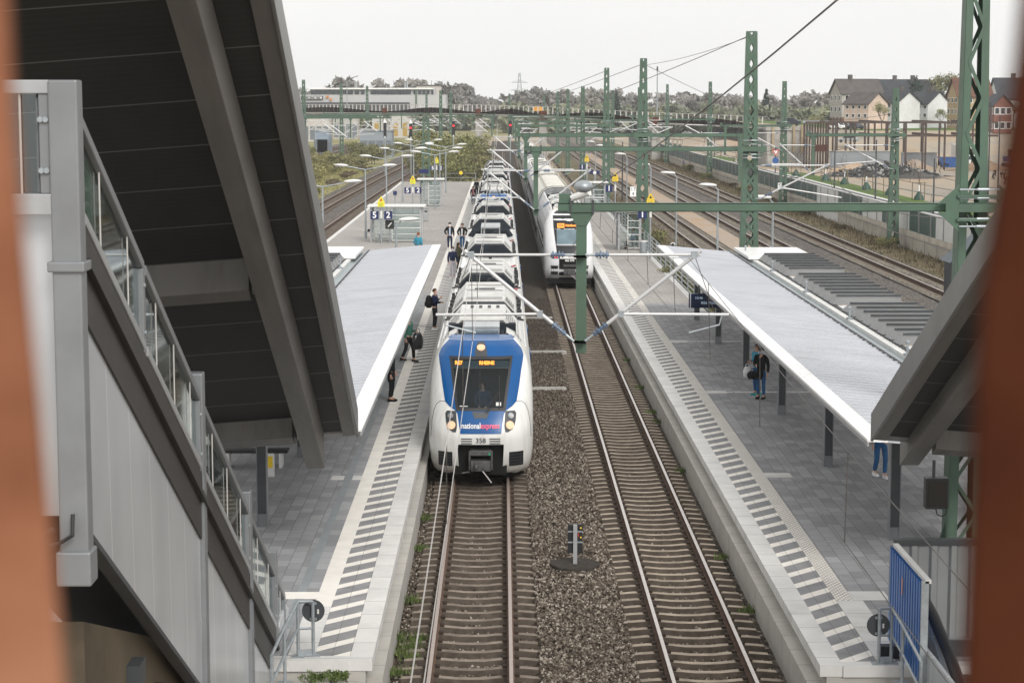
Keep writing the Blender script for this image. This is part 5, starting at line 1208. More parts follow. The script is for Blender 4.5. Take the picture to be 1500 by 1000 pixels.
# ---- glass shelters
def shelter(label, x0, x1, y, d, h, group='glass waiting shelters'):
    r = thing('glass_shelter', label, 'shelter', ((x0 + x1) / 2, y, ZP), 0, group)
    MB().box(x0 - .25, x1 + .3, y - .3, y + d + .3, ZP + h, ZP + h + .1).build('roof', M['offwhite'], r, world=True, bevel=.02)
    for x in (x0, x1):
        for yy in (y, y + d): MB().box(x - .06, x + .06, yy - .06, yy + .06, ZP, ZP + h).build('post', M['lightgrey'], r, world=True)
    for (a, b, c, e) in ((x0 + .07, x1 - .07, y + d, y + d + .012), (x0 - .006, x0 + .006, y + .08, y + d - .08), (x1 - .006, x1 + .006, y + .08, y + d - .08), (x0 + (x1 - x0) * .42, x1 - .07, y, y + .012)):
        p = MB().box(a, b, c, e, ZP + .1, ZP + h - .1).build('glass_wall', M['glass'], r, world=True)
        mb = MB()
        for z in np.linspace(ZP + .12, ZP + h - .12, 6): mb.box(a - .02, b + .02, c - .025, e + .025, z - .022, z + .022)
        for xx, yy in ((a, c), (b, c), (b, e)): mb.box(xx - .022, xx + .022, yy - .022, yy + .022, ZP + .08, ZP + h - .1)
        mb.v = [tuple(v) for v in mb.v]; mb.build('glazing_bars', M['offwhite'], r, world=True)
    MB().box(x0 + .3, x1 - .2, y + d - .5, y + d - .15, ZP + .42, ZP + .46).build('bench_seat', M['galv'], r, world=True)
    for x in (x0 + .5, x1 - .4): MB().box(x - .03, x + .03, y + d - .4, y + d - .25, ZP, ZP + .42).build('bench_leg', M['galv'], r, world=True)
    return r
shelter('large glass waiting shelter on the left platform behind the 5 and 2 sign', -9.1, -5.6, 138.5, 1.8, 2.45)
shelter('smaller glass shelter near the far end of the left platform', -7.7, -5.7, 187, 2.0, 2.45)
shelter('glass shelter on the right platform with a man seated inside', 7.7, 9.12, 131, 1.9, 2.5)
shelter('glass shelter at the far end of the right platform', 7.5, 9.2, 178, 2.0, 2.5)
# ---- signs
def plate(mb, x0, x1, z0, z1, y=0, t=.03): return mb.box(x0, x1, y - t, y, z0, z1)
def platform_sign(label, loc, left, right, h, top=True, group='platform number signs', dxl=-.74, dxr=.2):
    r = thing('platform_sign', label, 'sign', loc, 0, group)
    MB().tube((0, 0, 0), (0, 0, h + 1.3), .055, 8).build('pole', M['galv'], r, smooth=True)
    for t, dx in ((left, dxl), (right, dxr)):
        if not t: continue
        p = plate(MB(), dx, dx + .56, h - .28, h + .28, -.06).build('number_panel', M['blue'], r)
        text_on(t, .6, M['white'], p, lambda a, b: (a + dx + .28, -.095, h + b), 'numeral', .012)
    plate(MB(), -.06, .08, h - .2, h + .3, -.07).build('white_plate', M['offwhite'], r)
    if top:
        mb = MB(); mb.box(-.24, .24, -.1, -.07, h + .58, h + .9); mb.prism([(-.24, h + .92), (.24, h + .92), (0, h + 1.32)], -.1, -.07, 'y'); p = mb.build('warning_panel', M['yellowgreen'] if dxl == -.74 else M['yellow'], r)
        MB().prism([(-.11, h + .98), (.11, h + .98), (0, h + 1.17)], -.104, -.101, 'y').build('warning_mark', M['red'] if dxl == -.74 else M['black'], p)
        mb = MB(); mb.box(-.16, .16, -.104, -.101, h + .8, h + .82); mb.box(-.16, .1, -.104, -.101, h + .72, h + .74); mb.box(-.16, .14, -.104, -.101, h + .64, h + .66); mb.build('small_print', M['darkgrey'], p)
    return r
platform_sign('blue signs 5 and 2 under a yellow triangle, nearest pair, before the large shelter', (-8.3, 137.2, ZP), '5', '2', 1.95)
platform_sign('blue signs 5 and 2 under a yellow triangle, middle pair of three', (-7.85, 176, ZP), '5', '2', 1.95)
platform_sign('blue signs 5 and 2 under a yellow triangle, farthest pair beside the mast stub', (-7.7, 236, ZP), '5', '2', 1.95)
platform_sign('blue sign 1 with yellow plate beside the shelter with the seated man', (9.25, 124, ZP), '1', None, 2.75, True, 'platform number signs', -.78, .1)
platform_sign('blue sign 1 under a yellow triangle, second along the right platform', (9.15, 161, ZP), '1', None, 2.75, True, 'platform number signs', -.78, .1)
platform_sign('blue sign 1 under a yellow triangle at the far right platform end', (9.15, 215, ZP), '1', None, 2.75, True, 'platform number signs', -.78, .1)
def board(name, label, loc, w, h, m, cat, pole=True, face=None, group=None):
    r = thing(name, label, cat, loc, 0, group)
    MB().box(-w / 2, w / 2, -.06, .06, -h / 2, h / 2).build('panel', m, r, bevel=.01)
    if pole: MB().tube((0, .09, -loc[2] + ZP), (0, .09, h / 2), .045, 8).build('pole', M['galv'], r)
    return r
b = board('monitor', 'black monitor with a white stroke, beside the nearest 2 sign', (-7.75, 137.6, 2.05), .6, .62, M['black'], 'monitor'); MB().add([(-.14, -.062, -.14), (-.08, -.062, -.18), (.16, -.062, .1), (.1, -.062, .14)], [(0, 1, 2, 3)]).build('white_stroke', M['offwhite'], b)
board('train_board', 'dark blue train board hanging at the far shelter of the left platform', (-8.0, 205, 3.4), 1.0, .45, M['blue'], 'display board')
board('small_blue_sign', 'small dark blue sign on a thin pole right of the large shelter roof', (-9.1, 170, 2.75), .32, .36, M['blue'], 'sign')
b = board('train_board', 'dark blue train board with a round clock over the right platform', (9.3, 200, 3.45), 1.0, .36, M['blue'], 'display board'); MB().disc((0, -.075, -.02), .17, (0, 1, 0), .03, 16).build('clock_face', M['white'], b)
b = board('train_board', 'dark blue train display hanging under the front edge of the right canopy', (7.42, 71.5, 3.32), 1.35, .52, mat('screen_blue', (.006, .014, .05), .2), 'display board', False)
MB().box(-.64, -.6, -.062, .0605, -.26, .26).build('frame_edge', M['lightgrey'], b); MB().tube((-.3, 0, .26), (-.3, 0, .56), .04, 8).build('hanger', M['darkgrey'], b); MB().tube((.3, 0, .26), (.3, 0, .5), .04, 8).build('hanger', M['darkgrey'], b)
text_on('10:46', .13, glow('dim_screen_text', (.45, .6, .75), .45), b, lambda a, c: (a - .32, -.064, c + .1)); text_on('RE6 Minden', .14, bpy.data.materials['dim_screen_text'], b, lambda a, c: (a + .1, -.064, c - .08))
def km_plate(label, loc, a, c, group='kilometre plates'):
    r = thing('kilometre_plate', label, 'sign', loc, 0, group); MB().box(-.2, .2, -.02, .0, -.33, .33).build('panel', M['white'], r)
    text_on(a, .36, M['textdark'], r, lambda p, q: (p, -.024, q + .15), 'numeral'); text_on(c, .36, M['textdark'], r, lambda p, q: (p, -.024, q - .16), 'numeral')
    MB().box(-.03, .03, .0, .35, .1, .14).build('bracket', M['galv'], r)
km_plate('white kilometre plate 17 over 4 by the green mast', (8.85, 134.4, 4.45), '17', '4'); km_plate('white kilometre plate 40 over 2 before the noise wall', (28.5, 204.5, 1.9), '40', '2')
r = thing('litter_bin', 'square grey litter bin on the left platform', 'bin', (-6.2, 163, ZP), 0, 'litter bins'); MB().box(-.2, .2, -.2, .2, .06, .98).build('body', M['lightgrey'], r, bevel=.02); MB().box(-.21, .21, -.21, .21, .98, 1.04).build('lid', M['grey'], r); MB().box(-.12, .12, -.205, -.2, .75, .88).build('slot', M['black'], r)
r = thing('litter_bin', 'round silver litter bin beside the right glass shelter', 'bin', (9.0, 126.5, ZP), 0, 'litter bins'); MB().tube((0, 0, 0), (0, 0, .85), .24, 14).build('body', M['galv'], r, smooth=True); MB().tube((0, 0, .85), (0, 0, .92), .26, 14).build('lid', M['offwhite'], r)
for nm, lab, p in (('loudspeaker', 'white loudspeaker on the lamp pole right of the shelter', (11.4, 132.7, 1.0)), ('loudspeaker', 'white loudspeaker at the corner of the large left shelter', (-9.35, 140, 1.5))):
    r = thing(nm, lab, 'loudspeaker', p, 0, 'white loudspeakers'); MB().ball((0, 0, 0), .16, 10, 6, (1.1, 1.2, .9)).build('horn', M['offwhite'], r, smooth='full'); MB().disc((0, -.17, 0), .1, (0, 1, 0), .04, 12).build('mouth', M['black'], r); MB().tube((0, .1, 0), (.28, .1, 0), .03, 6).build('bracket', M['galv'], r)
# ---- fences
def rail_fence(name, label, p0, p1, z, h, pitch, bars, group=None, infill=False):
    p0 = Vector((p0[0], p0[1], z)); p1 = Vector((p1[0], p1[1], z)); r = thing(name, label, 'fence', p0, 0, group); n = max(1, int((p1 - p0).length / pitch))
    for i in range(n + 1):
        q = p0.lerp(p1, i / n); MB().beam(q, q + Vector((0, 0, h)), .07, .07).build('post', M['galv'], r, world=True)
    for k in range(bars):
        zz = h * (1 - k / bars) - .03; MB().beam(p0 + Vector((0, 0, zz)), p1 + Vector((0, 0, zz)), .04, .04).build('rail', M['galv'], r, world=True)
    return r
rail_fence('back_fence', 'galvanised railing along the back of the right platform beside the weeds', (9.62, 92), (9.62, 212), ZP - .2, 1.3, 3.5, 5)
rail_fence('end_fence', 'low pipe railing closing the far end of the left platform', (-7.2, 244.5), (-3.2, 244.5), ZP, 1.05, 2, 2)
r = thing('round_sign', 'round yellow sign on the railing at the far left platform end', 'sign', (-5.0, 244.2, ZP)); MB().disc((0, -.05, 1.1), .22, (0, 1, 0), .03, 18).build('disc', M['yellow'], r); MB().tube((0, 0, 0), (0, 0, 1.1), .03, 6).build('post', M['galv'], r)
rail_fence('roof_railing', 'small galvanised railing right of the skylights beside the green mast', (14.2, 72.5), (17.5, 72.5), .4, 1.15, 1.2, 2)
# ---- things between the tracks
dw = thing('dwarf_signal', 'low signal seen from behind on a round concrete lid between the tracks', 'signal', (1.68, 44.9, -.17))
MB().tube((0, 0, -.05), (0, 0, .07), .57, 36).build('base_lid', mat('dark_concrete_lid', (.05, .044, .037), .9, var=.4, scale=8), dw, bevel=.012); MB().tube((0, .05, -.2), (0, .05, -.03), .6, 36).build('base_ring', M['concrete'], dw)
MB().box(-.17, .17, -.02, .02, .3, .98).build('panel', M['black'], dw, bevel=.01); MB().box(-.045, .045, -.1, -.03, .05, .98).build('post', M['lightgrey'], dw)
for z in (.55, .8): MB().box(-.17, .17, -.04, -.021, z, z + .03).build('strap', M['galv'], dw)
MB().box(.065, .085, -.06, -.021, .7, .78).build('red_mark', M['red'], dw)
for x, z in ((.13, .9), (.13, .68)): MB().disc((x, -.03, z), .02, (0, 1, 0), .03, 8).build('amber_lens', M['yellow'], dw)
for i, (x, y, l) in enumerate(((1.5, 98, 'plank'), (1.75, 84.5, 'plank'), (1.4, 73.5, 'plank'))):
    r = thing('cable_cover', ('grey concrete cable cover lying across the dark ballast, farthest of three', 'grey concrete cable cover lying across the dark ballast, middle of three', 'grey concrete cable cover lying on the ballast beside the front train roof')[i], 'cover', (x, y, -.22), .05, 'cable covers between the tracks')
    MB().box(-1.0, 1.0, -.3, .3, -.1, .08).build('slab', M['concrete'], r, bevel=.015); MB().box(-.9, .9, -.2, -.17, .081, .09).build('groove', M['darkgrey'], r)
M['tube'] = mat('pale_grey_tube', (.5, .5, .5), .4, .2, var=.1)
# ================================================================== catenary: masts, gantry beams, cantilevers, wires, signals
def mast(label, x, y, z0, H, w0=.74, w1=.42, d0=.5, d1=.3, n=None, group='green lattice masts', ch=None):
    ch = ch or (.19 if y < 60 else .24)
    r = thing('lattice_mast', label, 'mast', (x, y, z0), 0, group)
    W = lambda z: w0 + (w1 - w0) * z / H
    D = lambda z: d0 + (d1 - d0) * z / H
    for s in (-1, 1):
        mb = MB()
        for sd in (-1, 1): mb.beam((s * (W(0) / 2 - ch / 2), sd * D(0) / 2, 0), (s * (W(H) / 2 - ch * .36), sd * D(H) / 2, H), ch, .02, (0, 1, 0), ch * .72, .02)
        mb.beam((s * W(0) / 2, 0, 0), (s * W(H) / 2, 0, H), D(0) * .06 + .02, D(0), (0, 1, 0), .02, D(H) * .95)
        mb.build('leg', M['green'], r)
    n = n or int(H / .72); mb = MB(); lw = .075 if y < 60 else .11
    for i in range(n):
        za, zb = H * i / n, H * (i + 1) / n; s = 1 if i % 2 else -1
        for sd in (-1, 1):
            mb.beam((s * (W(za) / 2 - .1), sd * (D(za) / 2 + .016), za), (-s * (W(zb) / 2 - .1), sd * (D(zb) / 2 + .016), zb), lw, .012, (0, 1, 0))
            if y > 60: mb.beam((-s * (W(za) / 2 - .1), sd * (D(za) / 2 + .03), za), (s * (W(zb) / 2 - .1), sd * (D(zb) / 2 + .03), zb), lw, .012, (0, 1, 0))
    mb.build('lattice', M['green'], r)
    mb = MB(); mb.box(-W(H) / 2, W(H) / 2, -D(H) / 2, D(H) / 2, H, H + .06); mb.build('cap', M['green'], r)
    mb = MB(); mb.box(-w0 * .75, w0 * .75, -d0 * .9, d0 * .9, -.4, .02); mb.build('foundation', M['concrete'], r)
    for s in (-1, 1): MB().prism([(s * w0 / 2, .0), (s * w0 * .72, .02), (s * w0 / 2, .6)], -.03, .03, 'y').build('foot_gusset', M['green'], r)
    return r
def gantry(label, y, xa, xb, posts, z=8.16, h=.2, clamp_x=None):
    r = thing('gantry_beam', label, 'gantry', (xa, y, z), 0, 'green gantry beams over the tracks')
    mb = MB(); mb.box(xa, xb, y - .13, y - .115, z - h / 2, z + h / 2); mb.box(xa, xb, y - .13, y + .13, z + h / 2 - .015, z + h / 2 + .002); mb.box(xa, xb, y - .13, y + .13, z - h / 2 - .002, z - h / 2 + .015); mb.box(xa, xb, y + .115, y + .13, z - h / 2, z + h / 2)
    mb.build('beam', M['green'], r, world=True)
    for px in posts:
        zt = z - h / 2 - .01
        mb = MB(); mb.box(px - .11, px + .11, y - .1, y + .1, 5.08, zt - .29); mb.prism([(px - .27, zt), (px + .27, zt), (px + .11, zt - .3), (px - .11, zt - .3)], y - .1, y + .1, 'y'); mb.box(px - .3, px + .3, y - .14, y + .14, zt, zt + .03)
        p = mb.build('drop_post', M['green'], r, world=True)
        for dx in (-.24, .24):
            mb = MB(); mb.box(px + dx - .02, px + dx + .02, y - .16, y - .14, z - h / 2 - .06, z + h / 2 + .05); mb.box(px + dx - .02, px + dx + .02, y + .14, y + .16, z - h / 2 - .06, z + h / 2 + .05); mb.box(px + dx - .02, px + dx + .02, y - .16, y + .16, z + h / 2 + .05, z + h / 2 + .07)
            mb.build('clamp', M['darkgrey'], r, world=True)
    MB().box(xa + .02, xa + .25, y - .09, y + .09, z + h / 2 + .004, z + h / 2 + .2).build('end_block', M['green'], r, world=True)
    if clamp_x is not None:
        w = .42
        mb = MB()
        for q in (z - h / 2 - .16, z + h / 2 + .16): mb.box(clamp_x - w - .05, clamp_x + w + .05, y - .42, y - .38, q - .03, q + .03)
        for s in (-1, 1):
            for (q0, q1) in ((z + h / 2, z + h / 2 + .4), (z - h / 2 - .4, z - h / 2)):
                up = q1 > z
                mb.prism([(clamp_x + s * w, q0), (clamp_x + s * w, q1), (clamp_x + s * (w + .0 + .45), q0 if up else q1)] if y < 60 else [(clamp_x + s * w, q0), (clamp_x + s * w, (q0 + q1) / 2), (clamp_x + s * (w + .2), q0 if up else q1), (clamp_x + s * w, q1 if not up else q0)], y - .36, y - .32, 'y')
        mb.box(clamp_x - .7, clamp_x + .7, y - .36, y - .32, z - h / 2, z + h / 2)
        mb.build('mast_bracket', M['green'], r, world=True)
        mb = MB()
        for q in (z + h / 2 + .12, z + h / 2 + .3, z - h / 2 - .14, z - h / 2 - .3):
            mb.tube((clamp_x - w, y - .39, q), (clamp_x + w, y - .39, q), .018, 6); mb.tube((clamp_x - .05, y - .39, q), (clamp_x + .2, y - .39, q), .035, 8)
        mb.build('tie_rod', M['galv'], r, world=True)
    return r
def insulator(p0, p1, par, n=6):
    p0, p1 = Vector(p0), Vector(p1); d = p1 - p0
    mb = MB(); mb.tube(p0, p1, .035, 8)
    for i in range(n):
        c = p0 + d * ((i + .7) / (n + .4)); mb.disc(c, .085 if i % 2 else .062, d, .03, 10)
    return mb.build('insulator', M['insul'], par, world=True)
def cantilever(label, x0, xt, y, z_top=7.2, z_bot=5.35, zc=5.5, reach=.75, group='white cantilever arms carrying the overhead wires'):
    s = 1 if xt > x0 else -1; kf = 1 if y < 130 else (1.3 if y < 250 else 1.9); r = thing('cantilever', label, 'cantilever', (x0, y, z_bot), 0, group); T = M['tube']
    a = x0 + s * .12
    insulator((a + s * .2, y, z_top), (a + s * .5, y, z_top), r, 4); MB().tube((a, y, z_top), (a + s * .2, y, z_top), .028, 8).build('end_rod', M['galv'], r, world=True); MB().tube((a + s * .5, y, z_top), (xt + s * .12, y, z_top), .03 * kf, 8).build('top_tube', T, r, world=True, smooth=True)
    d = (Vector((xt, y, z_top - .02)) - Vector((a, y, z_bot))); e = Vector((a, y, z_bot)) + d.normalized() * .6
    e0 = Vector((a, y, z_bot)) + d.normalized() * .22; insulator(e0, e, r, 4); MB().tube((a, y, z_bot), e0, .03, 8).build('end_rod', M['galv'], r, world=True); MB().tube(e, Vector((xt, y, z_top - .02)) + d.normalized() * .18, .042 * kf, 8).build('diagonal_tube', T, r, world=True, smooth=True)
    q = Vector((a, y, z_bot)) + d * .33
    xe = xt + s * reach
    MB().tube((q.x, y, q.z - .02), (xe, y, zc + .42), .032 * kf, 8).build('registration_tube', T, r, world=True, smooth=True)
    MB().path([(xe - s * .15, y, zc + .4), (xe - s * .2, y, zc + .2), (xt - s * .1, y, zc + .03)], .02, 6).build('steady_arm', M['galv'], r, world=True)
    MB().path([(xt, y, z_top), (xe - s * .3, y, zc + .45)], .008, 5).build('stay_wire', M['wire'], r, world=True)
    mb = MB(); mb.box(xt - .07, xt + .07, y - .05, y + .05, z_top - .07, z_top + .07); mb.box(q.x - .06, q.x + .06, y - .06, y + .06, q.z - .08, q.z + .05); mb.build('clamp', M['galv'], r, world=True)
    mb = MB(); mb.box(x0 - .13, x0 + .13, y - .16, y + .16, z_top - .05, z_top - .02); mb.box(x0 - .13, x0 + .13, y - .16, y + .16, z_bot - .03, z_bot); mb.build('post_clamp', M['galv'], r, world=True)
    return r
mx = {1: 10.0, 2: 11.85, 3: 9.55, 4: 9.9}
mast('tall green lattice mast, nearest, rising out of the frame beside the right rusty bar', 10.1, 42.9, ZP, 15, .72, .42, .55, .34)
mast('tall green lattice mast behind the white end of the right canopy', 11.85, 95.4, -.3, 14.0, .95, .5)
mast('green lattice mast behind the right shelter, third one along the right platform', 9.55, 135.4, .3, 13.0, .85, .45)
mast('green lattice mast farthest along the right platform, left of its taller neighbours', 9.95, 190.4, 0, 13.6, .8, .45)
gantry('nearest green gantry beam, crossing the picture from the platform train to the right mast', 42.5, 1.2, 17, (1.7,), 8.2, .18, 10.1)
gantry('second green gantry beam, before the grey train roofs', 95, 1.05, 12.3, (1.62,), 8.22, .22, 11.85)
gantry('third green gantry beam, reaching past its mast towards the sandy strip', 135, .95, 17, (1.62, 16.1), 8.22, .24, 9.55)
gantry('fourth and farthest green gantry beam over the two train tracks', 190, 1.2, 10.4, (1.62,), 8.22, .24, 9.95)
for i, y in enumerate((42.3, 94.8, 134.8, 189.8)):
    w_ = ('nearest', 'second', 'third', 'farthest')[i]
    cantilever('white cantilever arm over the blue and white train from the %s gantry post' % w_, 1.66, -.66, y)
    cantilever('white cantilever arm over the grey train track from the %s gantry post' % w_, 1.66, 4.1, y)
cantilever('white cantilever arm from the tall mast behind the canopy over the open track', 12.2, 15.4, 94.8, 7.45, 5.9)
cantilever('white cantilever arm over the open track from the third gantry', 16.1, 15.0 + .0, 134.8) if False else None
# masts along the noise wall
for i, (y, h) in enumerate(((147, 11.4), (205, 12.6), (278, 13.3), (350, 13.6))):
    w_ = ('nearest', 'second', 'third', 'farthest')[i]
    mast('green lattice mast standing before the noise wall, %s of that row' % w_, 28.9, y, -.1 if i else 0, h, .8, .42, group='lattice masts along the noise wall')
    gantry('green beam reaching left from the %s noise wall mast' % w_, y - .4, 22.3, 29.4, (22.85,), 8.05, .22, 28.9)
    cantilever('white cantilever arm over the wall side track at the %s noise wall mast' % w_, 28.6, 25.3, y - .5, 7.3, 5.6)
    cantilever('white cantilever arm over the middle open track at the %s noise wall mast' % w_, 22.8, 20.5, y - .5, 7.3, 5.3)
# masts on the left
for i, (x, y, h) in enumerate(((-29.6, 300, 14.2), (-28.8, 360, 14.2), (-27.5, 410, 14.2), (-22.2, 520, 14), (-33.5, 330, 13))):
    w_ = ('nearest the stair roof', 'second from the stair roof', 'third from the stair roof', 'before the white building\'s right half', 'just right of the leftmost one')[i]
    mast('left green lattice mast, ' + w_, x, y, -.5, h, .8, .45, group='lattice masts over the left sidings')
    gantry('green beam on the left mast ' + w_, y - .4, x - 9, x + 13, (x - 6.5, x + 7), 8.1, .24, x)
    for k, (p, t) in enumerate(((x - 6.5, x - 9.2), (x - 6.5, x - 3.6), (x + 7, x + 4.2), (x + 7, x + 9.8))):
        cantilever('%s white cantilever of the mast %s' % (('far left', 'inner left', 'inner right', 'far right')[k], w_), p, t, y - .6, 7.0, 4.9, 5.3)
mast('short lattice mast stub on the far left platform, behind the glass shelter', -9.1, 240, ZP, 7.8, 1.0, .8, group='lattice masts over the left sidings')
# further masts down the line, towards and beyond the bridge
far = ((9.9, 245, 'fifth along the right side'), (9.9, 300, 'sixth along the right side'), (9.8, 352, 'seventh along the right side, by the bridge'), (18.0, 262, 'standing on the sandy strip, nearer one'), (18.0, 325, 'standing on the sandy strip, farther one'), (-9.8, 322, 'in the thicket, nearer one'), (-9.8, 385, 'in the thicket, by the bridge pier'), (1.7, 450, 'between the main tracks beyond the bridge'), (9.9, 470, 'beyond the bridge on the right'), (-16.5, 440, 'beyond the bridge on the left'))
m0 = g0 = None
for x, y, w_ in far:
    if m0 is None: m0 = mast('distant green lattice mast, ' + w_, x, y, -.3, 12.6, .7, .42, group='distant lattice masts')
    else: copy_thing(m0, (x, y, -.3), None, 'distant green lattice mast, ' + w_)
    s_ = -1 if x > 0 else 1
    gantry('distant green gantry beam at the mast ' + w_, y - .4, min(x, x + s_ * 8.6), max(x, x + s_ * 8.6), (x + s_ * 8.2,), 8.1, .2)
    cantilever('distant white cantilever, outer, at the mast ' + w_, x + s_ * 8.1, x + s_ * 5.6, y - .5, 7.2, 5.3); cantilever('distant white cantilever, inner, at the mast ' + w_, x - s_ * .3, x - s_ * 4.2, y - .5, 7.2, 5.6)
# ---- wires
def overhead(label, x, ys, zc=5.5, zm=7.15, zms=None, sag=1.0, zig=.3, drop=6.0, m=None, extra=None, r0=.011):
    r = thing('overhead_line', label, 'overhead wire', (x, ys[0], zc), 0, 'overhead lines'); cp = []; mp = []
    for i in range(len(ys) - 1):
        a, b = ys[i], ys[i + 1]; n = 10
        for k in range(n + (1 if i == len(ys) - 2 else 0)):
            f = k / n; y = a + (b - a) * f; z0 = zig * (1 if i % 2 else -1); z1 = -z0
            xx = x + z0 + (z1 - z0) * f; cp.append((xx, y, zc)); zq = zm if zms is None else zms[i] + (zms[i + 1] - zms[i]) * f
            mp.append((xx * .5 + x * .5, y, zq - (sag if a > 30 else .12) * 4 * f * (1 - f)))
    R = lambda pts: [r0 * (1 + p[1] / 160) for p in pts]
    m = m or M['wire']
    MB().path(cp, R(cp), 5).build('contact_wire', m, r, world=True); MB().path(mp, R(mp), 5).build('messenger_wire', m, r, world=True)
    mb = 0; d = np.array(cp); e = np.array(mp); y = ys[0] + 4
    while y < min(ys[-1], 200):
        c = [float(np.interp(y, d[:, 1], d[:, k])) for k in range(3)]; t = [float(np.interp(y, e[:, 1], e[:, k])) for k in range(3)]
        MB().tube(c, t, .005 * (1 + y / 100), 4).build('dropper', M['wire'], r, world=True); y += drop
    return r
overhead('pair of bright overhead wires above the blue and white train', -.645, [10, 42.3, 94.8, 134.8, 189.8, 260, 340], m=M['wirelight'], zig=.04, sag=1.35, drop=9, r0=.0055, zms=[6.2, 7.15, 7.15, 7.15, 7.15, 7.15, 7.15])
overhead('overhead wires above the grey train track', 3.9, [10, 42.3, 94.8, 134.8, 189.8, 260, 340], zig=.15, sag=1.2, drop=8, zms=[6.35, 7.15, 7.15, 7.15, 7.15, 7.15, 7.15], r0=.0055)
overhead('overhead wires above the open track next to the canopy', 15.05, [60, 94.8, 134.8, 190, 260, 340], sag=.9, drop=12)
overhead('overhead wires above the middle open track', 20.3, [60, 146.5, 204.5, 277.5, 349.5], sag=1.1, drop=15)
overhead('overhead wires above the track by the noise wall', 25.25, [60, 146.5, 204.5, 277.5, 349.5], sag=1.1, drop=15)
def single_wire(label, pts, rad, sag=0, m=None, insul=()):
    r = thing('feeder_wire', label, 'wire', pts[0], 0, 'single feeder wires'); P = []
    for i in range(len(pts) - 1):
        a, b = Vector(pts[i]), Vector(pts[i + 1])
        for k in range(9): f = k / 8; q = a.lerp(b, f); q.z -= sag * 4 * f * (1 - f); P.append(q)
    MB().path(P, rad, 6).build('wire', m or M['wire'], r, world=True)
    for a, b in insul: insulator(a, b, r, 7)
    return r
w1 = at_y(1236, -8, 17); w0 = Vector((1.75, 42.4, 8.5))
single_wire('thick dark feeder wire climbing from the nearest gantry end out of frame', [w0, w1], .0095, .12)
mb = MB(); fw = bpy.data.objects['feeder_wire']; mb.tube((1.5, 42.4, 8.4), (1.85, 42.2, 8.54), .07, 10, .09).build('end_insulator', M['offwhite'], fw, world=True, smooth=True); MB().ball((1.66, 40.6, 8.72), .17, 12, 8, (1.15, 1.1, .75)).build('round_insulator', M['galv'], fw, world=True, smooth='full')
single_wire('thin wire from the second mast top sloping down to the left', [(11.85, 95.4, 13.6), (2.2, 190, 8.6)], .02, .3)
single_wire('thin wire between the third and second mast tops', [(9.55, 135.4, 13.0), (-.6, 260, 9.2)], .02, .3)
single_wire('thin wire from the farthest mast top sloping down to the left', [(9.95, 190.4, 13.4), (-2, 330, 9)], .026, .3)
single_wire('thin wire from the third mast top sloping down to the right', [(9.55, 135.4, 13.0), (28.9, 205, 8.2)], .018, .3)
wr = at_y(1110, 52, 95.4); single_wire('thin wire running left from the second mast top to the third', [(11.85, 95.4, 13.55), (9.55, 135.4, 12.9)], .014, .2)
single_wire('thin wire from the nearest noise wall mast sloping down to the left', [(28.9, 147, 9.6), (22.8, 205, 8.2)], .016, .4)
# ---- signals
def signal(label, x, y, zt, red=True, wtop=False):
    r = thing('signal', label, 'signal', (x, y, 0), 0, 'colour light signals')
    MB().tube((0, 0, -.3), (0, 0, zt - 1.9), .09, 8).build('post', M['galv'], r); MB().box(-.22, .22, -.15, .15, zt - 2.1, zt).build('head', M['black'], r, bevel=.03)
    if red: MB().disc((0, -.17, zt - .62), .15, (0, 1, 0), .04, 12).build('red_light', glow('signal_red', (1, .02, .03), 1.5), r)
    MB().box(-.1, .1, -.17, -.151, zt - 2.2, zt - 1.95).build('number_plate', M['offwhite'], r)
    if wtop: MB().prism([(-.28, zt + .02), (.28, zt + .02), (0, zt + .75)], -.05, 0, 'y').build('top_plate', M['white'], r)
signal('black signal with red light straight ahead above the front train', 1.25, 290, 7.75); signal('black signal with red light above the far platform end', -6.95, 288, 7.7)
signal('black signal with red light and white triangle over the left curve', -13.4, 295, 7.3, True, True); signal('dark signal with white triangle and no light, leftmost', -17.2, 295, 7.4, False, True)
# ================================================================== trees, bushes, far buildings, building site
def leaf_mat(name, cols, scale=.25, rw=.5):
    t = NT(name); g = t.n('ShaderNodeNewGeometry')
    f = t.math('ADD', t.math('MULTIPLY', g.outputs['Random Per Island'], rw), t.math('MULTIPLY', t.noise(scale, 4), 1 - rw))
    c = t.ramp(f, [(.2, cols[0]), (.45, cols[1]), (.62, cols[2]), (.8, cols[3])]); return t.done(c, .8, spec=.2)
M['leaf_spring'] = leaf_mat('spring_leaves', [(.085, .09, .045), (.16, .17, .07), (.24, .24, .1), (.31, .29, .14)])
M['leaf_olive'] = leaf_mat('olive_leaves', [(.08, .08, .04), (.15, .15, .07), (.23, .22, .1), (.3, .27, .14)])
M['leaf_yellow'] = leaf_mat('yellow_green_leaves', [(.12, .115, .05), (.22, .21, .085), (.31, .29, .125), (.37, .34, .17)])
M['leaf_dark'] = leaf_mat('evergreen_needles', [(.008, .018, .014), (.02, .04, .03), (.035, .06, .045), (.05, .085, .06)])
M['leaf_far'] = leaf_mat('far_wood_leaves', [(.13, .145, .115), (.19, .205, .145), (.25, .26, .165), (.32, .31, .2)], .035, .22)
M['leaf_fargrey'] = leaf_mat('far_bare_wood', [(.15, .145, .145), (.21, .2, .19), (.26, .245, .215), (.32, .295, .25)], .04, .22)
M['weed'] = leaf_mat('fresh_weeds', [(.05, .07, .022), (.085, .125, .035), (.13, .18, .05), (.18, .21, .08)])
M['twig'] = leaf_mat('dry_twigs', [(.06, .045, .03), (.12, .095, .06), (.19, .155, .1), (.26, .21, .14)])
M['bark'] = mat('bark', (.075, .06, .048), .9, var=.3)
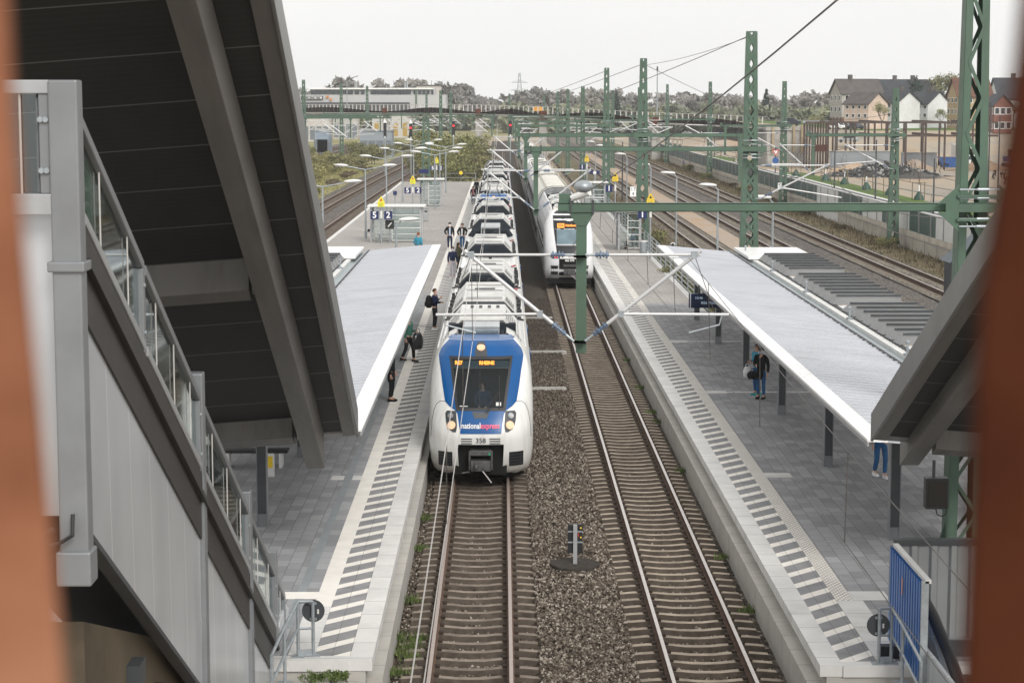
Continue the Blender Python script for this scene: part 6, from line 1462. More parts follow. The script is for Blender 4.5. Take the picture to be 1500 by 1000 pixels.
def leaves(clumps, n, size, seed, up=.5):
    """clumps: rows of x, y, z, rx, ry, rz; returns verts, faces of leaf-sized quads spread through them"""
    r = np.random.default_rng(seed); C = np.array(clumps, float); vol = C[:, 3] * C[:, 4] * C[:, 5]; pr = vol ** .75; pr /= pr.sum()
    k = r.choice(len(C), n, p=pr); d = r.normal(0, 1, (n, 3)); d /= np.linalg.norm(d, axis=1)[:, None]; rad = r.uniform(.25, 1.08, (n, 1)) ** .6
    c = C[k, :3] + d * rad * C[k, 3:6]
    u = r.normal(0, 1, (n, 3)); u /= np.linalg.norm(u, axis=1)[:, None]; w = np.cross(u, r.normal(0, 1, (n, 3))); w /= np.linalg.norm(w, axis=1)[:, None] + 1e-9
    s = size * r.uniform(.5, 1.3, (n, 1)); u *= s; w *= s * .62
    V = np.stack([c - u - w * .4, c + w, c + u + w * .4, c - w], 1).reshape(-1, 3); F = np.arange(n * 4).reshape(-1, 4); return V, F
def leaf_obj(name, V, F, m, parent=None):
    me = bpy.data.meshes.new(name); me.from_pydata(V.tolist(), [], F.tolist()); me.materials.append(m); o = bpy.data.objects.new(name, me); COL.objects.link(o)
    if parent is not None: o.parent = parent; KIDS.setdefault(parent.name, []).append(o)
    return o
def branches(mb, p, d, L, r, depth, rnd, spread=.6, ends=None, up=.15):
    q = p + d * L; mb.tube(p, q, r, 5 if depth > 2 else 4, r * .62)
    if depth == 0:
        if ends is not None: ends.append(q)
        return
    for i in range(3 if depth > 1 else 2):
        e = Vector((rnd.gauss(0, 1), rnd.gauss(0, 1), rnd.gauss(0, .6))).normalized(); nd = (d + e * spread + Vector((0, 0, up))).normalized()
        branches(mb, p + d * L * rnd.uniform(.65, 1), nd, L * rnd.uniform(.58, .8), r * .58, depth - 1, rnd, spread, ends, up)
def tree_proto(name, label, loc, H, kind, seed, group=None, nleaf=900, m=None, W=.35, lsize=None):
    r = thing(name, label, 'tree', loc, 0, group); rnd = random.Random(seed)
    mb = MB(); ends = []
    if kind == 'conifer':
        mb.tube((0, 0, 0), (0, 0, H * .95), H * .022, 7, .03); mb.build('trunk', M['bark'], r, smooth=True)
        cl = []
        for i in range(34):
            f = (i / 33) ** .85; z = H * (.1 + .88 * f); w = H * W * .5 * (1 - f) ** .8 + .2
            for q in range(3): a = rnd.uniform(0, 6.28); cl.append((math.cos(a) * w * .6, math.sin(a) * w * .6, z, w * .55, w * .55, H * .035))
        leaf_obj('crown', *leaves(cl, nleaf, lsize or H * .022, seed), m or M['leaf_dark'], r)
    else:
        branches(mb, Vector((0, 0, 0)), Vector((rnd.uniform(-.05, .05), 0, 1)).normalized(), H * (.3 if kind != 'bare' else .28), H * .022, 4, rnd, .62 if kind != 'bare' else .55, ends, .2)
        mb.build('trunk', M['bark'], r)
        if kind == 'bare':
            cl = [(e.x, e.y, e.z, H * .05, H * .05, H * .05) for e in ends]; leaf_obj('crown', *leaves(cl, nleaf, lsize or H * .012, seed), m or M['leaf_fargrey'], r)
        else:
            cl = [(e.x, e.y, e.z, H * W * .2 * rnd.uniform(.6, 1.3), H * W * .2 * rnd.uniform(.6, 1.3), H * W * .16) for e in ends if rnd.random() < .85]; leaf_obj('crown', *leaves(cl, nleaf, lsize or H * .016, seed), m or M['leaf_spring'], r)
    return r
# ---- the far wood, one mass on the horizon
def wood(name, spans, m, seed, n):
    r = np.random.default_rng(seed); cl = []
    for (x0, x1, y0, y1, h0, h1, cnt) in spans:
        for i in range(cnt):
            f = (i + r.uniform(-.3, .3)) / max(1, cnt - 1); x = x0 + (x1 - x0) * f; y = y0 + (y1 - y0) * r.uniform(0, 1); h = (h0 + (h1 - h0) * f) * r.uniform(.78, 1.1); w = r.uniform(3.2, 6.5)
            for q in range(7):
                a = r.uniform(0, 6.28); ra = w * r.uniform(.2, .8); z = h * r.uniform(.25, .92); cl.append((x + math.cos(a) * ra, y + math.sin(a) * ra, z, w * .45, w * .45, h * .1))
            cl.append((x, y, h * .3, w, w, h * .3))
    o = leaf_obj(name, *leaves(cl, n, 1.3, seed), m); return tag(o, kind='stuff')
wood('far_wood', [(-170, -45, 900, 960, 16, 16, 60), (-66, -20, 800, 850, 20, 17, 44), (-44, -16, 830, 890, 20, 17.5, 34), (-22, -1.5, 830, 890, 18.5, 10.5, 30), (4, 60, 820, 900, 16, 15, 46), (60, 150, 760, 860, 14, 13.5, 64), (150, 280, 700, 800, 16, 16, 70)], M['leaf_fargrey'], 5, 120000)
wood('far_wood', [(2, 70, 700, 760, 10, 9, 44), (70, 170, 640, 720, 9.5, 9, 70), (-60, -8, 760, 790, 9, 6, 34), (110, 230, 600, 680, 10, 11, 66)], M['leaf_far'], 6, 90000)
tg = 'single trees standing out of the far wood'
for i, (x, y, px_top, kind, lab) in enumerate(((806, 780, 118, 'bare', 'broad bare tree with a round crown right of the track gap'), (770, 800, 132, 'bare', 'smaller bare tree at the right edge of the track gap'), (1012, 700, 126, 'bare', 'bare tree on the horizon left of the second lattice mast'), (1070, 690, 124, 'bare', 'bare tree with dark bird nests beside the second mast'),
                                          (1255, 560, 104, 'bare', 'bare tree above the dark house roof on the right'), (1185, 690, 126, 'bare', 'bare tree before the large grey house'), (1312, 540, 104, 'bare', 'bare tree behind the wide slate roof'))):
    b = at_y(x, 160, y); H = at_y(x, px_top, y).z - 3.5
    tree_proto('bare_tree', lab, (b.x, y, 3.0), H, kind, 20 + i, tg, 1500, lsize=.32)
for i, (x, y, top, lab) in enumerate(((903, 700, 134, 'dark conifer left of the third gantry mast'), (938, 700, 137, 'dark conifer right of the third gantry mast'), (1122, 650, 130, 'dark conifer by the second lattice mast'))):
    tree_proto('conifer', lab, (at_y(x, 160, y).x, y, 2), at_y(x, top, y).z - 2, 'conifer', 40 + i, 'dark conifers in the far wood', 900, lsize=.5)
# ---- left side bushes
def bush_proto(name, label, loc, w, h, m, seed, n=700, group='bushes beside the left sidings'):
    r = thing(name, label, 'bush', loc, 0, group); rnd = random.Random(seed); mb = MB(); ends = []
    for i in range(6): branches(mb, Vector((rnd.uniform(-.2, .2) * w, rnd.uniform(-.2, .2) * w, -.1)), Vector((rnd.uniform(-.5, .5), rnd.uniform(-.5, .5), 1)).normalized(), h * .4, .04, 1, rnd, .5, ends)
    mb.build('stems', M['bark'], r)
    cl = [(rnd.uniform(-.42, .42) * w, rnd.uniform(-.42, .42) * w, h * rnd.uniform(.15, .8) * (1 - .0), w * .2 * rnd.uniform(.6, 1.3), w * .2, h * .17) for i in range(16)]
    leaf_obj('foliage', *leaves(cl, n, max(.06, w * .035), seed), m, r); return r
BP = {}
for k, (m, w, h) in {'a': (M['leaf_yellow'], 4.2, 2.6), 'b': (M['leaf_olive'], 4.8, 3.0), 'c': (M['leaf_spring'], 4.0, 3.6), 'd': (M['twig'], 3.6, 1.9)}.items(): BP[k] = (m, w, h)
first = {}
def bush(kind, x, y, z, s, label, group='bushes beside the left sidings'):
    if kind not in first: m, w, h = BP[kind]; first[kind] = bush_proto('bush', label, (x, y, z), w, h, m, 60 + ord(kind), 1500, group); first[kind].scale = (s, s, s); return
    copy_thing(first[kind], (x, y, z), random.uniform(0, 6), label, group, (s, s, s * random.uniform(.85, 1.15)))
LB = 'bush in the green strip between the left sidings and the curving tracks'
rb = random.Random(3)
for (px, py, k, s) in ((455, 268, 'a', 1.1), (468, 258, 'a', 1.2), (484, 256, 'b', .8), (500, 246, 'b', 1.25), (520, 248, 'b', 1.0), (543, 240, 'b', 1.3), (556, 233, 'b', 1.3), (575, 226, 'c', 1.1), (596, 222, 'b', 1.0), (486, 238, 'a', 1.0), (470, 244, 'a', 1.3), (452, 240, 'c', 1.1), (525, 232, 'c', 1.3), (565, 220, 'c', 1.1), (460, 285, 'a', .7), (510, 262, 'd', .9), (490, 272, 'd', .8), (535, 252, 'd', .8)):
    p = at_z(px, py, -.45); bush(k, p.x, p.y, -.5, s * .82, {'a': 'yellow green ', 'b': 'olive green ', 'c': 'fresh green ', 'd': 'low dry '}[k] + LB)
RB = 'bush in the thicket beyond the far end of the left platform'
for (x, y, k, s) in ((-8.6, 262, 'c', 1.2), (-7.2, 268, 'b', 1.2), (-5.4, 258, 'c', 1.1), (-4.4, 270, 'b', 1.1), (-9.5, 280, 'c', 1.4), (-6.5, 284, 'c', 1.5), (-4.8, 292, 'b', 1.3), (-8.5, 305, 'c', 1.7), (-6.0, 315, 'c', 1.6), (-4.4, 330, 'b', 1.3), (-10.5, 325, 'c', 1.8), (-7.5, 345, 'a', 1.7), (-12, 350, 'c', 1.8), (-5.5, 365, 'c', 1.5), (-3.8, 352, 'd', 1.2), (-3.5, 278, 'd', 1.0), (-11, 300, 'b', 1.3), (-9.8, 252, 'd', 1.1)):
    bush(k, x, y, -.4, s, {'a': 'yellow green ', 'b': 'olive green ', 'c': 'fresh green ', 'd': 'low dry '}[k] + RB, 'bushes beyond the left platform end')
VB = 'bush on the verge between right platform and open track'
for i in range(20):
    y = 97 + i * 5.6; bush('d' if i % 3 else 'b', 10.6 + rb.uniform(-.4, 1.6), y, -.3, rb.uniform(.28, .5), ('low dry ' if i % 3 else 'small olive ') + VB, 'bushes on the right verge')
NB_ = 'bush at the foot of the noise wall'
for i in range(14): bush('b' if i % 2 else 'd', 28.6 + rb.uniform(-.5, .4), 125 + i * 21 + rb.uniform(-5, 5), -.3, rb.uniform(.25, .45), ('small olive ' if i % 2 else 'low dry ') + NB_, 'bushes at the noise wall')
# ---- ground cover
def blades(name, pts, n, h, m, seed, spread):
    r = np.random.default_rng(seed); P = np.array(pts, float); k = r.integers(0, len(P), n); b = P[k] + np.c_[r.normal(0, spread, (n, 2)), np.zeros(n)]
    a = r.uniform(0, 6.28, n); w = h * .09 * r.uniform(.6, 1.4, n); hh = h * r.uniform(.4, 1.2, n); lean = r.normal(0, .3, (n, 2)) * hh[:, None]
    dx = np.c_[np.cos(a) * w, np.sin(a) * w, np.zeros(n)]; V = np.stack([b - dx, b + dx, b + np.c_[lean, hh]], 1).reshape(-1, 3); F = np.arange(n * 3).reshape(-1, 3); return tag(leaf_obj(name, V, F, m), kind='stuff')
blades('weeds', [(-2.02 + .1 * math.sin(y * 3), y, -.25) for y in (36.5, 37, 37.8, 38.4, 39, 39.6, 42, 44.5, 47, 49, 50.5)][::2] + [(-1.75, 37.5, -.25), (-1.8, 38.4, -.25), (-1.65, 38.9, -.25)], 1100, .14, M['weed'], 2, .13)
blades('weeds', [(5.2, y, -.25) for y in (41, 46, 57, 66, 68, 74, 82)], 700, .16, M['weed'], 12, .1)
blades('verge_grass', [(x, y, -.19) for x in (9.9, 10.4, 11, 11.8, 12.6) for y in range(96, 230, 3)], 9000, .35, M['twig'], 3, .9)
blades('verge_grass', [(x, y, -.19) for x in (9.8, 10.1, 10.6) for y in range(96, 150, 3)], 3500, .35, M['weed'], 4, .35)
blades('verge_grass', [(x, y, -.21) for x in (27.6, 28.4, 29.2) for y in range(105, 380, 4)], 7000, .4, M['twig'], 8, .9)
blades('meadow_grass', [(x, y, -.5) for x in range(-31, -21, 2) for y in range(110, 330, 5)], 22000, .42, M['leaf_yellow'], 5, 2.2)
def weedplant(label, p, s, seed):
    r = thing('weed_plant', label, 'plant', p, 0, 'weeds at the left platform end'); rnd = random.Random(seed); mb = MB(); ends = []
    for i in range(5): branches(mb, Vector((rnd.uniform(-.15, .15), rnd.uniform(-.1, .1), 0)), Vector((rnd.uniform(-.7, .7), rnd.uniform(-.4, .4), 1)).normalized(), .28 * s, .006, 2, rnd, .6, ends)
    mb.build('stems', M['bark'], r); cl = [(e.x, e.y, e.z, .06, .06, .05) for e in ends]; leaf_obj('leaves', *leaves(cl, 500, .022, seed), M['weed'], r)
weedplant('leafy green weed growing on the step below the left platform end', (-2.95, 33.2, .38), .62, 5); weedplant('thin weed beside the corner of the left platform end', (-2.62, 33.4, .38), .55, 9); weedplant('small weed at the foot of the left platform end', (-3.2, 33.0, .38), .7, 11)
# ---- noise wall
XW = 29.8
nw = thing('noise_wall', 'long noise wall with dark green panels on a concrete base along the tracks', 'wall', (XW, 110, -.3))
t = NT('green_noise_panel'); sp = t.n('ShaderNodeSeparateXYZ'); t.l(t.P(), sp.inputs[0])
j = t.math('LESS_THAN', t.math('FRACT', t.math('DIVIDE', sp.outputs[2], .16)), .16); M['npanel'] = t.done(t.mix(t.math('MULTIPLY', j, .5), t.ramp(t.noise(.4, 4), [(.3, (.018, .055, .05)), (.7, (.035, .085, .075))]), (.09, .15, .14)), .35)
t = NT('noise_wall_base'); sp = t.n('ShaderNodeSeparateXYZ'); t.l(t.P(), sp.inputs[0])
j = t.math('LESS_THAN', t.math('FRACT', t.math('DIVIDE', sp.outputs[1], 4.0)), .03); M['nbase'] = t.done(t.mix(j, t.ramp(t.noise(.7, 6), [(.3, (.34, .31, .26)), (.7, (.46, .43, .375))]), (.16, .15, .13)), .85)
MB().box(XW, XW + .2, 95, 470, -.6, .72).build('concrete_base', M['nbase'], nw, world=True); MB().box(XW - .06, XW + .22, 95, 470, .72, 1.12).build('coping_blocks', mat('pale_coping_blocks', (.5, .46, .39), .85, var=.25, scale=.8), nw, world=True)
MB().box(XW + .02, XW + .14, 95, 470, 1.12, 2.62).build('green_panel', M['npanel'], nw, world=True); MB().box(XW - .01, XW + .17, 95, 470, 2.62, 2.7).build('top_profile', M['offwhite'], nw, world=True)
pp = None
for i in range(72):
    y = 98 + i * 4.0
    if pp is None: pp = MB().box(-.07, .02, -.06, .06, 1.12, 2.68).build('post', M['lightgrey'], nw)
    o = pp if i == 0 else pp.copy()
    if i: COL.objects.link(o)
    o.location = (0, y - 110, .3)
M['grafwhite'] = mat('graffiti_white', (.62, .62, .6), .7, var=.08, scale=2, dirt=(.4, .42, .42), dirt_amt=.3); M['grafblack'] = mat('graffiti_black', (.02, .022, .026), .6)
rg = random.Random(11)
for (ya, yb) in ((176.5, 188.5), (156, 164.5), (145.5, 151), (117, 136.5)):
    g = MB().box(XW - .012, XW + .016, ya, yb, -.1 if ya > 160 else 1.14, 2.6).build('graffiti', M['grafwhite'], nw, world=True)
    n = int((yb - ya) * .9)
    for q in range(n):
        y = rg.uniform(ya + .4, yb - .4); z = rg.uniform(.6 if ya > 160 else 1.4, 2.3); P = [(XW - .02, y, z)]
        for e in range(3): y = min(yb - .2, max(ya + .2, y + rg.uniform(-1.0, 1.0))); z = min(2.5, max(.2 if ya > 160 else 1.2, z + rg.uniform(-.7, .7))); P.append((XW - .02, y, z))
        mb = MB()
        for a, b in zip(P, P[1:]): mb.beam(a, b, rg.uniform(.08, .26), .03, (1, 0, 0)) if (Vector(a) - Vector(b)).length > .05 else None
        if mb.v: mb.build('paint_stroke', M['grafblack'], g, world=True)
for px, py, c in ((922, 230, (.3, .32, .36)), (963, 240, (.05, .4, .45)), (1001, 252, (.2, .12, .35)), (1011, 254, (.5, .25, .16))):
    p = at_z(px, py, .4); y = XW * 2917 / (px - 735); MB().box(XW - .07, XW - .062, y - 1.4, y + 1.4, -.1, 1.0).build('graffiti', mat('graffiti_tag', c, .7, var=.5, scale=3), nw, world=True)
# ---- street and young trees behind the wall
sheet('street', [(32, 100), (43.6, 100), (43.6, 330), (38, 440), (30.5, 440), (32, 330)], -.6, M['asphalt'])
sheet('lawn', rect(44.2, 47.6, 100, 315), -.596, M['lawn']); sheet('lawn', [(40, 395), (47, 360), (50, 380), (41, 430)], -.596, M['lawn'])
sheet('pavement', [(43.6, 100), (44.2, 100), (44.2, 330), (43.6, 330)], -.59, M['slab'])
yt = None
for i, (px, py) in enumerate(((1346, 293), (1303, 286), (1269, 278), (1237, 270), (1209, 265), (1166, 258), (1150, 252), (1078, 247), (996, 217), (989, 216), (982, 215), (950, 214))):
    p = at_z(px, py, -.6); lab = 'young tree tied to stakes with a green water bag, %s' % ('nearest, by the big mast', 'second from the big mast', 'third from the big mast', 'fourth from the big mast', 'fifth from the big mast', 'sixth, by the road bend', 'seventh, left of the road bend', 'eighth, behind the green wall', 'ninth, far along the road', 'tenth, far along the road', 'eleventh, far along the road', 'farthest, left of the bridge pier')[i]
    if yt is None:
        yt = thing('young_tree', lab, 'tree', p, 0, 'young staked trees along the street'); mb = MB(); branches(mb, Vector((0, 0, 0)), Vector((0, 0, 1)), 2.2, .05, 2, random.Random(4), .5); mb.build('trunk', M['bark'], yt)
        MB().tube((0, 0, .2), (0, 0, 1.7), .07, 8).build('white_trunk_wrap', M['white'], yt)
        for a in (0.5, 2.6, 4.7): MB().tube((.8 * math.cos(a), .8 * math.sin(a), 0), (.8 * math.cos(a), .8 * math.sin(a), 2.0), .05, 6).build('stake', M['twig'], yt)
        MB().beam((-.8, -.5, 1.95), (.8, .1, 1.95), .05, .08).build('cross_bar', M['twig'], yt)
        MB().loft([[(math.cos(a) * w, math.sin(a) * w, z) for a in [q * PI / 5 for q in range(10)]] for z, w in ((0, .6), (.35, .55), (.7, .32), (1.0, .12))]).build('water_bag', mat('dark_green_bag', (.015, .06, .04), .5), yt, smooth=True)
    else: copy_thing(yt, p, i * .8, lab)
# ---- bridge
M['cortenb'] = mat('bridge_corten', (.016, .009, .008), .8, var=.3); M['railwhite'] = mat('bridge_railing', (.55, .52, .5), .6)
br = thing('bridge', 'long brown steel bridge with a wavy girder crossing all tracks in the distance', 'bridge', (-4.7, 414, 0))
bridgeY = lambda x: 407.7 - 1.341 * x
bz = interp([(-60, 8.1), (-14.5, 8.15), (-4.7, 8.1), (8.2, 7.75), (28.5, 6.75), (47, 6.1)])
piers = [-56, -25.6, -4.7, 8.2, 28.5, 46]
def thick(x):
    for a, b in zip(piers, piers[1:]):
        if a <= x <= b: return .32 + .85 * math.sin(PI * (x - a) / (b - a)) ** 2
    return .4
xs_ = np.linspace(-56, 46.0, 220)
for off in (0, 4.5):
    mb = MB(); mb.grid([[(x, bridgeY(x) + off, bz(x)) for x in xs_], [(x, bridgeY(x) + off, bz(x) + thick(x)) for x in xs_], [(x, bridgeY(x) + off + .3, bz(x) + thick(x)) for x in xs_], [(x, bridgeY(x) + off + .3, bz(x)) for x in xs_]]); mb.build('wavy_girder', M['cortenb'], br, world=True, smooth=True)
mb = MB(); mb.grid([[(x, bridgeY(x) - .1, bz(x) - .28) for x in xs_], [(x, bridgeY(x) - .1, bz(x) - .02) for x in xs_], [(x, bridgeY(x) + 4.9, bz(x) - .02) for x in xs_], [(x, bridgeY(x) + 4.9, bz(x) - .28) for x in xs_], [(x, bridgeY(x) - .1, bz(x) - .28) for x in xs_]]); mb.build('deck', M['concrete'], br, world=True)
mb = MB(); x = -55.5
while x < 46: mb.box(x - .09, x + .09, bridgeY(x) + .1, bridgeY(x) + .2, bz(x) + .3, bz(x) + 1.8); x += .95
mb.grid([[(x, bridgeY(x) + .15, bz(x) + 1.74) for x in xs_], [(x, bridgeY(x) + .15, bz(x) + 1.82) for x in xs_]]); o = mb.build('railing', M['railwhite'], br, world=True)
for x in piers[1:-1]:
    MB().box(x - .75, x + .75, bridgeY(x) + .4, bridgeY(x) + 3.6, -1, bz(x) - .3).build('pier', M['concrete'], br, world=True)
    MB().box(x - .7, x + .7, bridgeY(x) - .35, bridgeY(x) - .05, bz(x) - .7, bz(x) + 1.0).build('pier_bracket', mat('rusty_bracket', (.1, .035, .022), .8), br, world=True)
ab = MB().box(45.6, 52.5, 344, 356, -1, 5.6).build('abutment', M['concrete'], br, world=True); MB().box(45.4, 53.5, 343.8, 356, 5.6, 6.3).build('abutment_cap', M['concrete'], br, world=True)
for x in (46.6, 48.2, 50.2, 51.6): MB().box(x - .18, x + .18, 343.5, 343.98, 1.8, 6.6).build('pilaster', mat('ochre_pilaster', (.36, .29, .19), .8), br, world=True)
tb = thing('trailer', 'small orange trailer on the far bridge deck above the tracks', 'trailer', (7.2, bridgeY(7.2) + 2.6, bz(7.2) + .0)); MB().box(-.9, .9, -.5, .5, .9, 1.75).build('box', mat('orange_paint', (.6, .3, .05), .5), tb, bevel=.03)
for x in (-.5, .5): MB().tube((x, -.5, .45), (x, .5, .45), .45, 12).build('wheel', M['black'], tb)
# ---- cars
def car_proto(label, loc, rz, col, group='parked cars beyond the building site'):
    r = thing('parked_car', label, 'car', loc, rz, group)
    body = [(-.85, .3), (.85, .3), (.9, .55), (.86, .85), (-.86, .85), (-.9, .55)]
    prof = [(2.1, .32), (2.15, .7), (1.2, .9), (.55, 1.42), (-1.0, 1.45), (-1.7, .98), (-2.15, .9), (-2.15, .32)]
    mb = MB(); mb.prism([(y, z) for y, z in prof], -.86, .86, 'x'); mb.build('body', col, r, bevel=.09)
    MB().prism([(1.1, .94), (.53, 1.37), (-.95, 1.4), (-1.55, 1.0)], -.875, .875, 'x').build('side_windows', M['windowdark'], r)
    MB().add([(-.7, -1.72, 1.0), (.7, -1.72, 1.0), (.62, -1.04, 1.43), (-.62, -1.04, 1.43)], [(0, 1, 2, 3)]).build('windscreen', M['windowdark'], r); MB().add([(-.72, 1.24, .91), (.72, 1.24, .91), (.62, .58, 1.43), (-.62, .58, 1.43)], [(0, 1, 2, 3)]).build('rear_window', M['windowdark'], r)
    for x in (-.8, .8):
        for y in (-1.35, 1.35): MB().tube((x - .1, y, .32), (x + .1, y, .32), .32, 14).build('wheel', M['black'], r)
        MB().box(x - .12, x + .06, -2.18, -2.12, .62, .78).build('headlight', M['lampclear'], r)
    MB().box(-.5, .5, -2.19, -2.14, .35, .5).build('grille', M['black'], r); return r
cols = {'white': M['white'], 'silver': M['galv'], 'dark': mat('car_dark', (.03, .035, .045), .25), 'blue': mat('car_blue', (.03, .1, .3), .25), 'red': mat('car_red', (.3, .03, .03), .25)}
pc = {}
for i, (px, py, Y, z, c, rz, lab) in enumerate(((1057.5, 195, 600, None, 'white', .1, 'white parked car facing the camera behind the bridge, left of two alike'), (1067.5, 195, 600, None, 'white', .15, 'white parked car facing the camera behind the bridge, right of two alike'), (1077.5, 193, 610, None, 'silver', .1, 'silver parked car right of the two white ones'), (1121, 208.5, 520, None, 'silver', 1.2, 'silver car seen from the side left of the concrete abutment'),
        (1028, 194, 610, None, 'blue', .2, 'blue parked car under the bridge right of the third mast'), (1017, 194, 610, None, 'white', .1, 'white parked car left of the blue one under the bridge'), (1001, 193, 615, None, 'white', 0, 'white parked car farther left under the bridge'), (982, 192, 620, None, 'dark', .1, 'dark parked car under the bridge by the pier'),
        (1005, 199, 560, None, 'white', 1.4, 'white van like car sideways under the bridge'), (1160, 190, 346, 5.6, 'dark', 1.45, 'dark car on top of the concrete abutment'), (1226, 190, 440, None, 'white', .6, 'white car before the pink house, left of its row'), (1240, 189, 442, None, 'silver', .6, 'silver car before the pink house, middle of its row'), (1252, 192, 438, None, 'dark', .5, 'dark car before the pink house, right of its row'), (1242, 204, 400, None, 'silver', 1.4, 'silver car behind the rusty steel frame'),
        (930, 190, 640, None, 'red', .2, 'red car far off under the bridge'), (880, 183, 700, None, 'dark', .3, 'dark car far off left of the third mast'))):
    p = at_y(px, py, Y) if z is None else Vector((at_y(px, 180, Y).x, Y + 4, 6.3))
    loc = (p.x, p.y, -.6 if (z is None and Y > 460) else (p.z if z is None else 6.3))
    if z is None and Y <= 460: loc = (p.x, p.y, 4.45 if Y > 425 else 2.4)
    if z is None and Y > 460: q = at_z(px, py, -.6); loc = (q.x, q.y, -.6)
    if c not in pc: pc[c] = car_proto(lab, loc, rz, cols[c])
    else: copy_thing(pc[c], loc, rz, lab)
# raised ground with the houses
tag(MB().grid([[(45 + 9 * k + (20 if z0 > 0 else 0), y, z0) for k in range(40)] for y, z0 in ((385, -.61), (425, 4.45), (900, 4.45))]).build('terrain', M['site']), kind='structure')
sheet('terrace_lawn', [(75, 426), (330, 426), (330, 640), (75, 640)], 4.46, M['lawn'])
# ---- houses
M['slate'] = mat('slate_roof', (.05, .053, .06), .7, var=.25, scale=.5); M['rooftile'] = mat('red_brown_tiles', (.13, .065, .045), .8, var=.25, scale=.6); M['roofbrown'] = mat('grey_brown_tiles', (.1, .09, .085), .8, var=.25, scale=.6)
def house(label, px0, px1, Y, zb, he, hr, L, rz, wall, roof, nwin=3, floors=3, chim=1, base=None, cat='house', winm=None):
    a = at_y(px0, 170, Y); b = at_y(px1, 170, Y); W = (b - a).length; c = (a + b) / 2
    r = thing('house', label, cat, (c.x, Y, zb), rz, 'houses on the hill to the right')
    MB().prism([(-W / 2, 0), (W / 2, 0), (W / 2, he), (0, hr), (-W / 2, he)], 0, L, 'y').build('wall', wall, r)
    mb = MB(); o = .45; k = (hr - he) / (W / 2)
    for s in (-1, 1): mb.add([(s * (W / 2 + o), -o, he - k * o), (0, -o, hr + .05), (0, L + o, hr + .05), (s * (W / 2 + o), L + o, he - k * o), (s * (W / 2 + o), -o, he - k * o + .25), (0, -o, hr + .3), (0, L + o, hr + .3), (s * (W / 2 + o), L + o, he - k * o + .25)], [(0, 1, 2, 3), (4, 5, 6, 7), (0, 1, 5, 4), (2, 3, 7, 6), (3, 0, 4, 7)])
    rf = mb.build('roof', roof, r)
    for q in range(chim): MB().box(-.5 + q * 1.8, .4 + q * 1.8, L * (.3 + .3 * q), L * (.3 + .3 * q) + .9, hr - .8, hr + 1.3).build('chimney', M['roofbrown'], rf)
    if base: MB().box(-W / 2 - .05, W / 2 + .05, -.05, L + .05, 0, he * .28).build('base_storey', base, r)
    fh = he / floors
    def win(x0, x1, y0, y1, z0, z1, nx, ny):
        f = MB().box(x0, x1, y0, y1, z0, z1).build('window', M['white'] if winm is None else winm, r)
        d = .13; MB().box(x0 + (d if nx else -.02), x1 - (d if nx else -.02), y0 + (d if ny else -.02), y1 - (d if ny else -.02), z0 + d, z1 - d).build('pane', M['windowdark'], f)
    for fl in range(floors):
        z = fl * fh + fh * .32
        for i in range(nwin): x = -W / 2 + W * (i + .5) / nwin; win(x - .55, x + .55, -.05, .03, z, z + fh * .5, 1, 0)
        for s in (-1, 1):
            for i in range(4): y = L * (i + .5) / 4; win(s * W / 2 - .04, s * W / 2 + .04, y - .5, y + .5, z, z + fh * .5, 0, 1)
    return r
def wallm(n, c): return mat(n, c, .85, var=.1, scale=.5, dirt=tuple(v * .6 for v in c), dirt_amt=.4)
house('large grey house with brown base and dark roof, leftmost of the row', 1200, 1248, 492, 4.45, 8.2, 11.4, 10.5, -1.38, wallm('grey_render', (.38, .36, .33)), M['roofbrown'], 3, 3, 1, wallm('brown_base', (.16, .09, .065)))
house('wide house with long slate roof and white dormer behind the others', 1262, 1306, 520, 4.45, 7.7, 11.6, 14, -1.45, wallm('beige_render', (.45, .38, .32)), M['slate'], 4, 3, 2)
house('pink beige house with a plain gable, in front of the slate roofed one', 1266, 1306, 452, 4.45, 5.7, 8.0, 7.5, .62, wallm('pink_render', (.62, .48, .4)), M['roofbrown'], 0, 3, 0)
house('white house with slate roof left of the spring tree, plain gable', 1308, 1354, 462, 4.45, 6.0, 8.3, 7, .6, wallm('white_render_a', (.7, .7, .69)), M['slate'], 0, 3, 1)
house('white house with slate roof and windowed long side, right of its twin', 1352, 1398, 470, 4.45, 5.7, 8.3, 7, .6, wallm('white_render_b', (.72, .72, .72)), M['slate'], 0, 3, 1)
house('old yellow brick house with red brown roof and framed windows beside the big mast', 1374, 1416, 455, 4.45, 7.5, 11.2, 8, -1.42, wallm('yellow_brick', (.42, .31, .19)), M['rooftile'], 3, 3, 1)
house('large slate roofed white house behind the big mast at the right edge', 1432, 1478, 470, 4.45, 7.0, 11.4, 14, -1.45, wallm('white_render_c', (.66, .66, .65)), M['slate'], 3, 3, 2)
house('red brick house front low behind the big mast', 1456, 1482, 420, 3.9, 6.0, 8.0, 9, 0, wallm('red_brick', (.19, .085, .065)), M['slate'], 3, 2, 0)
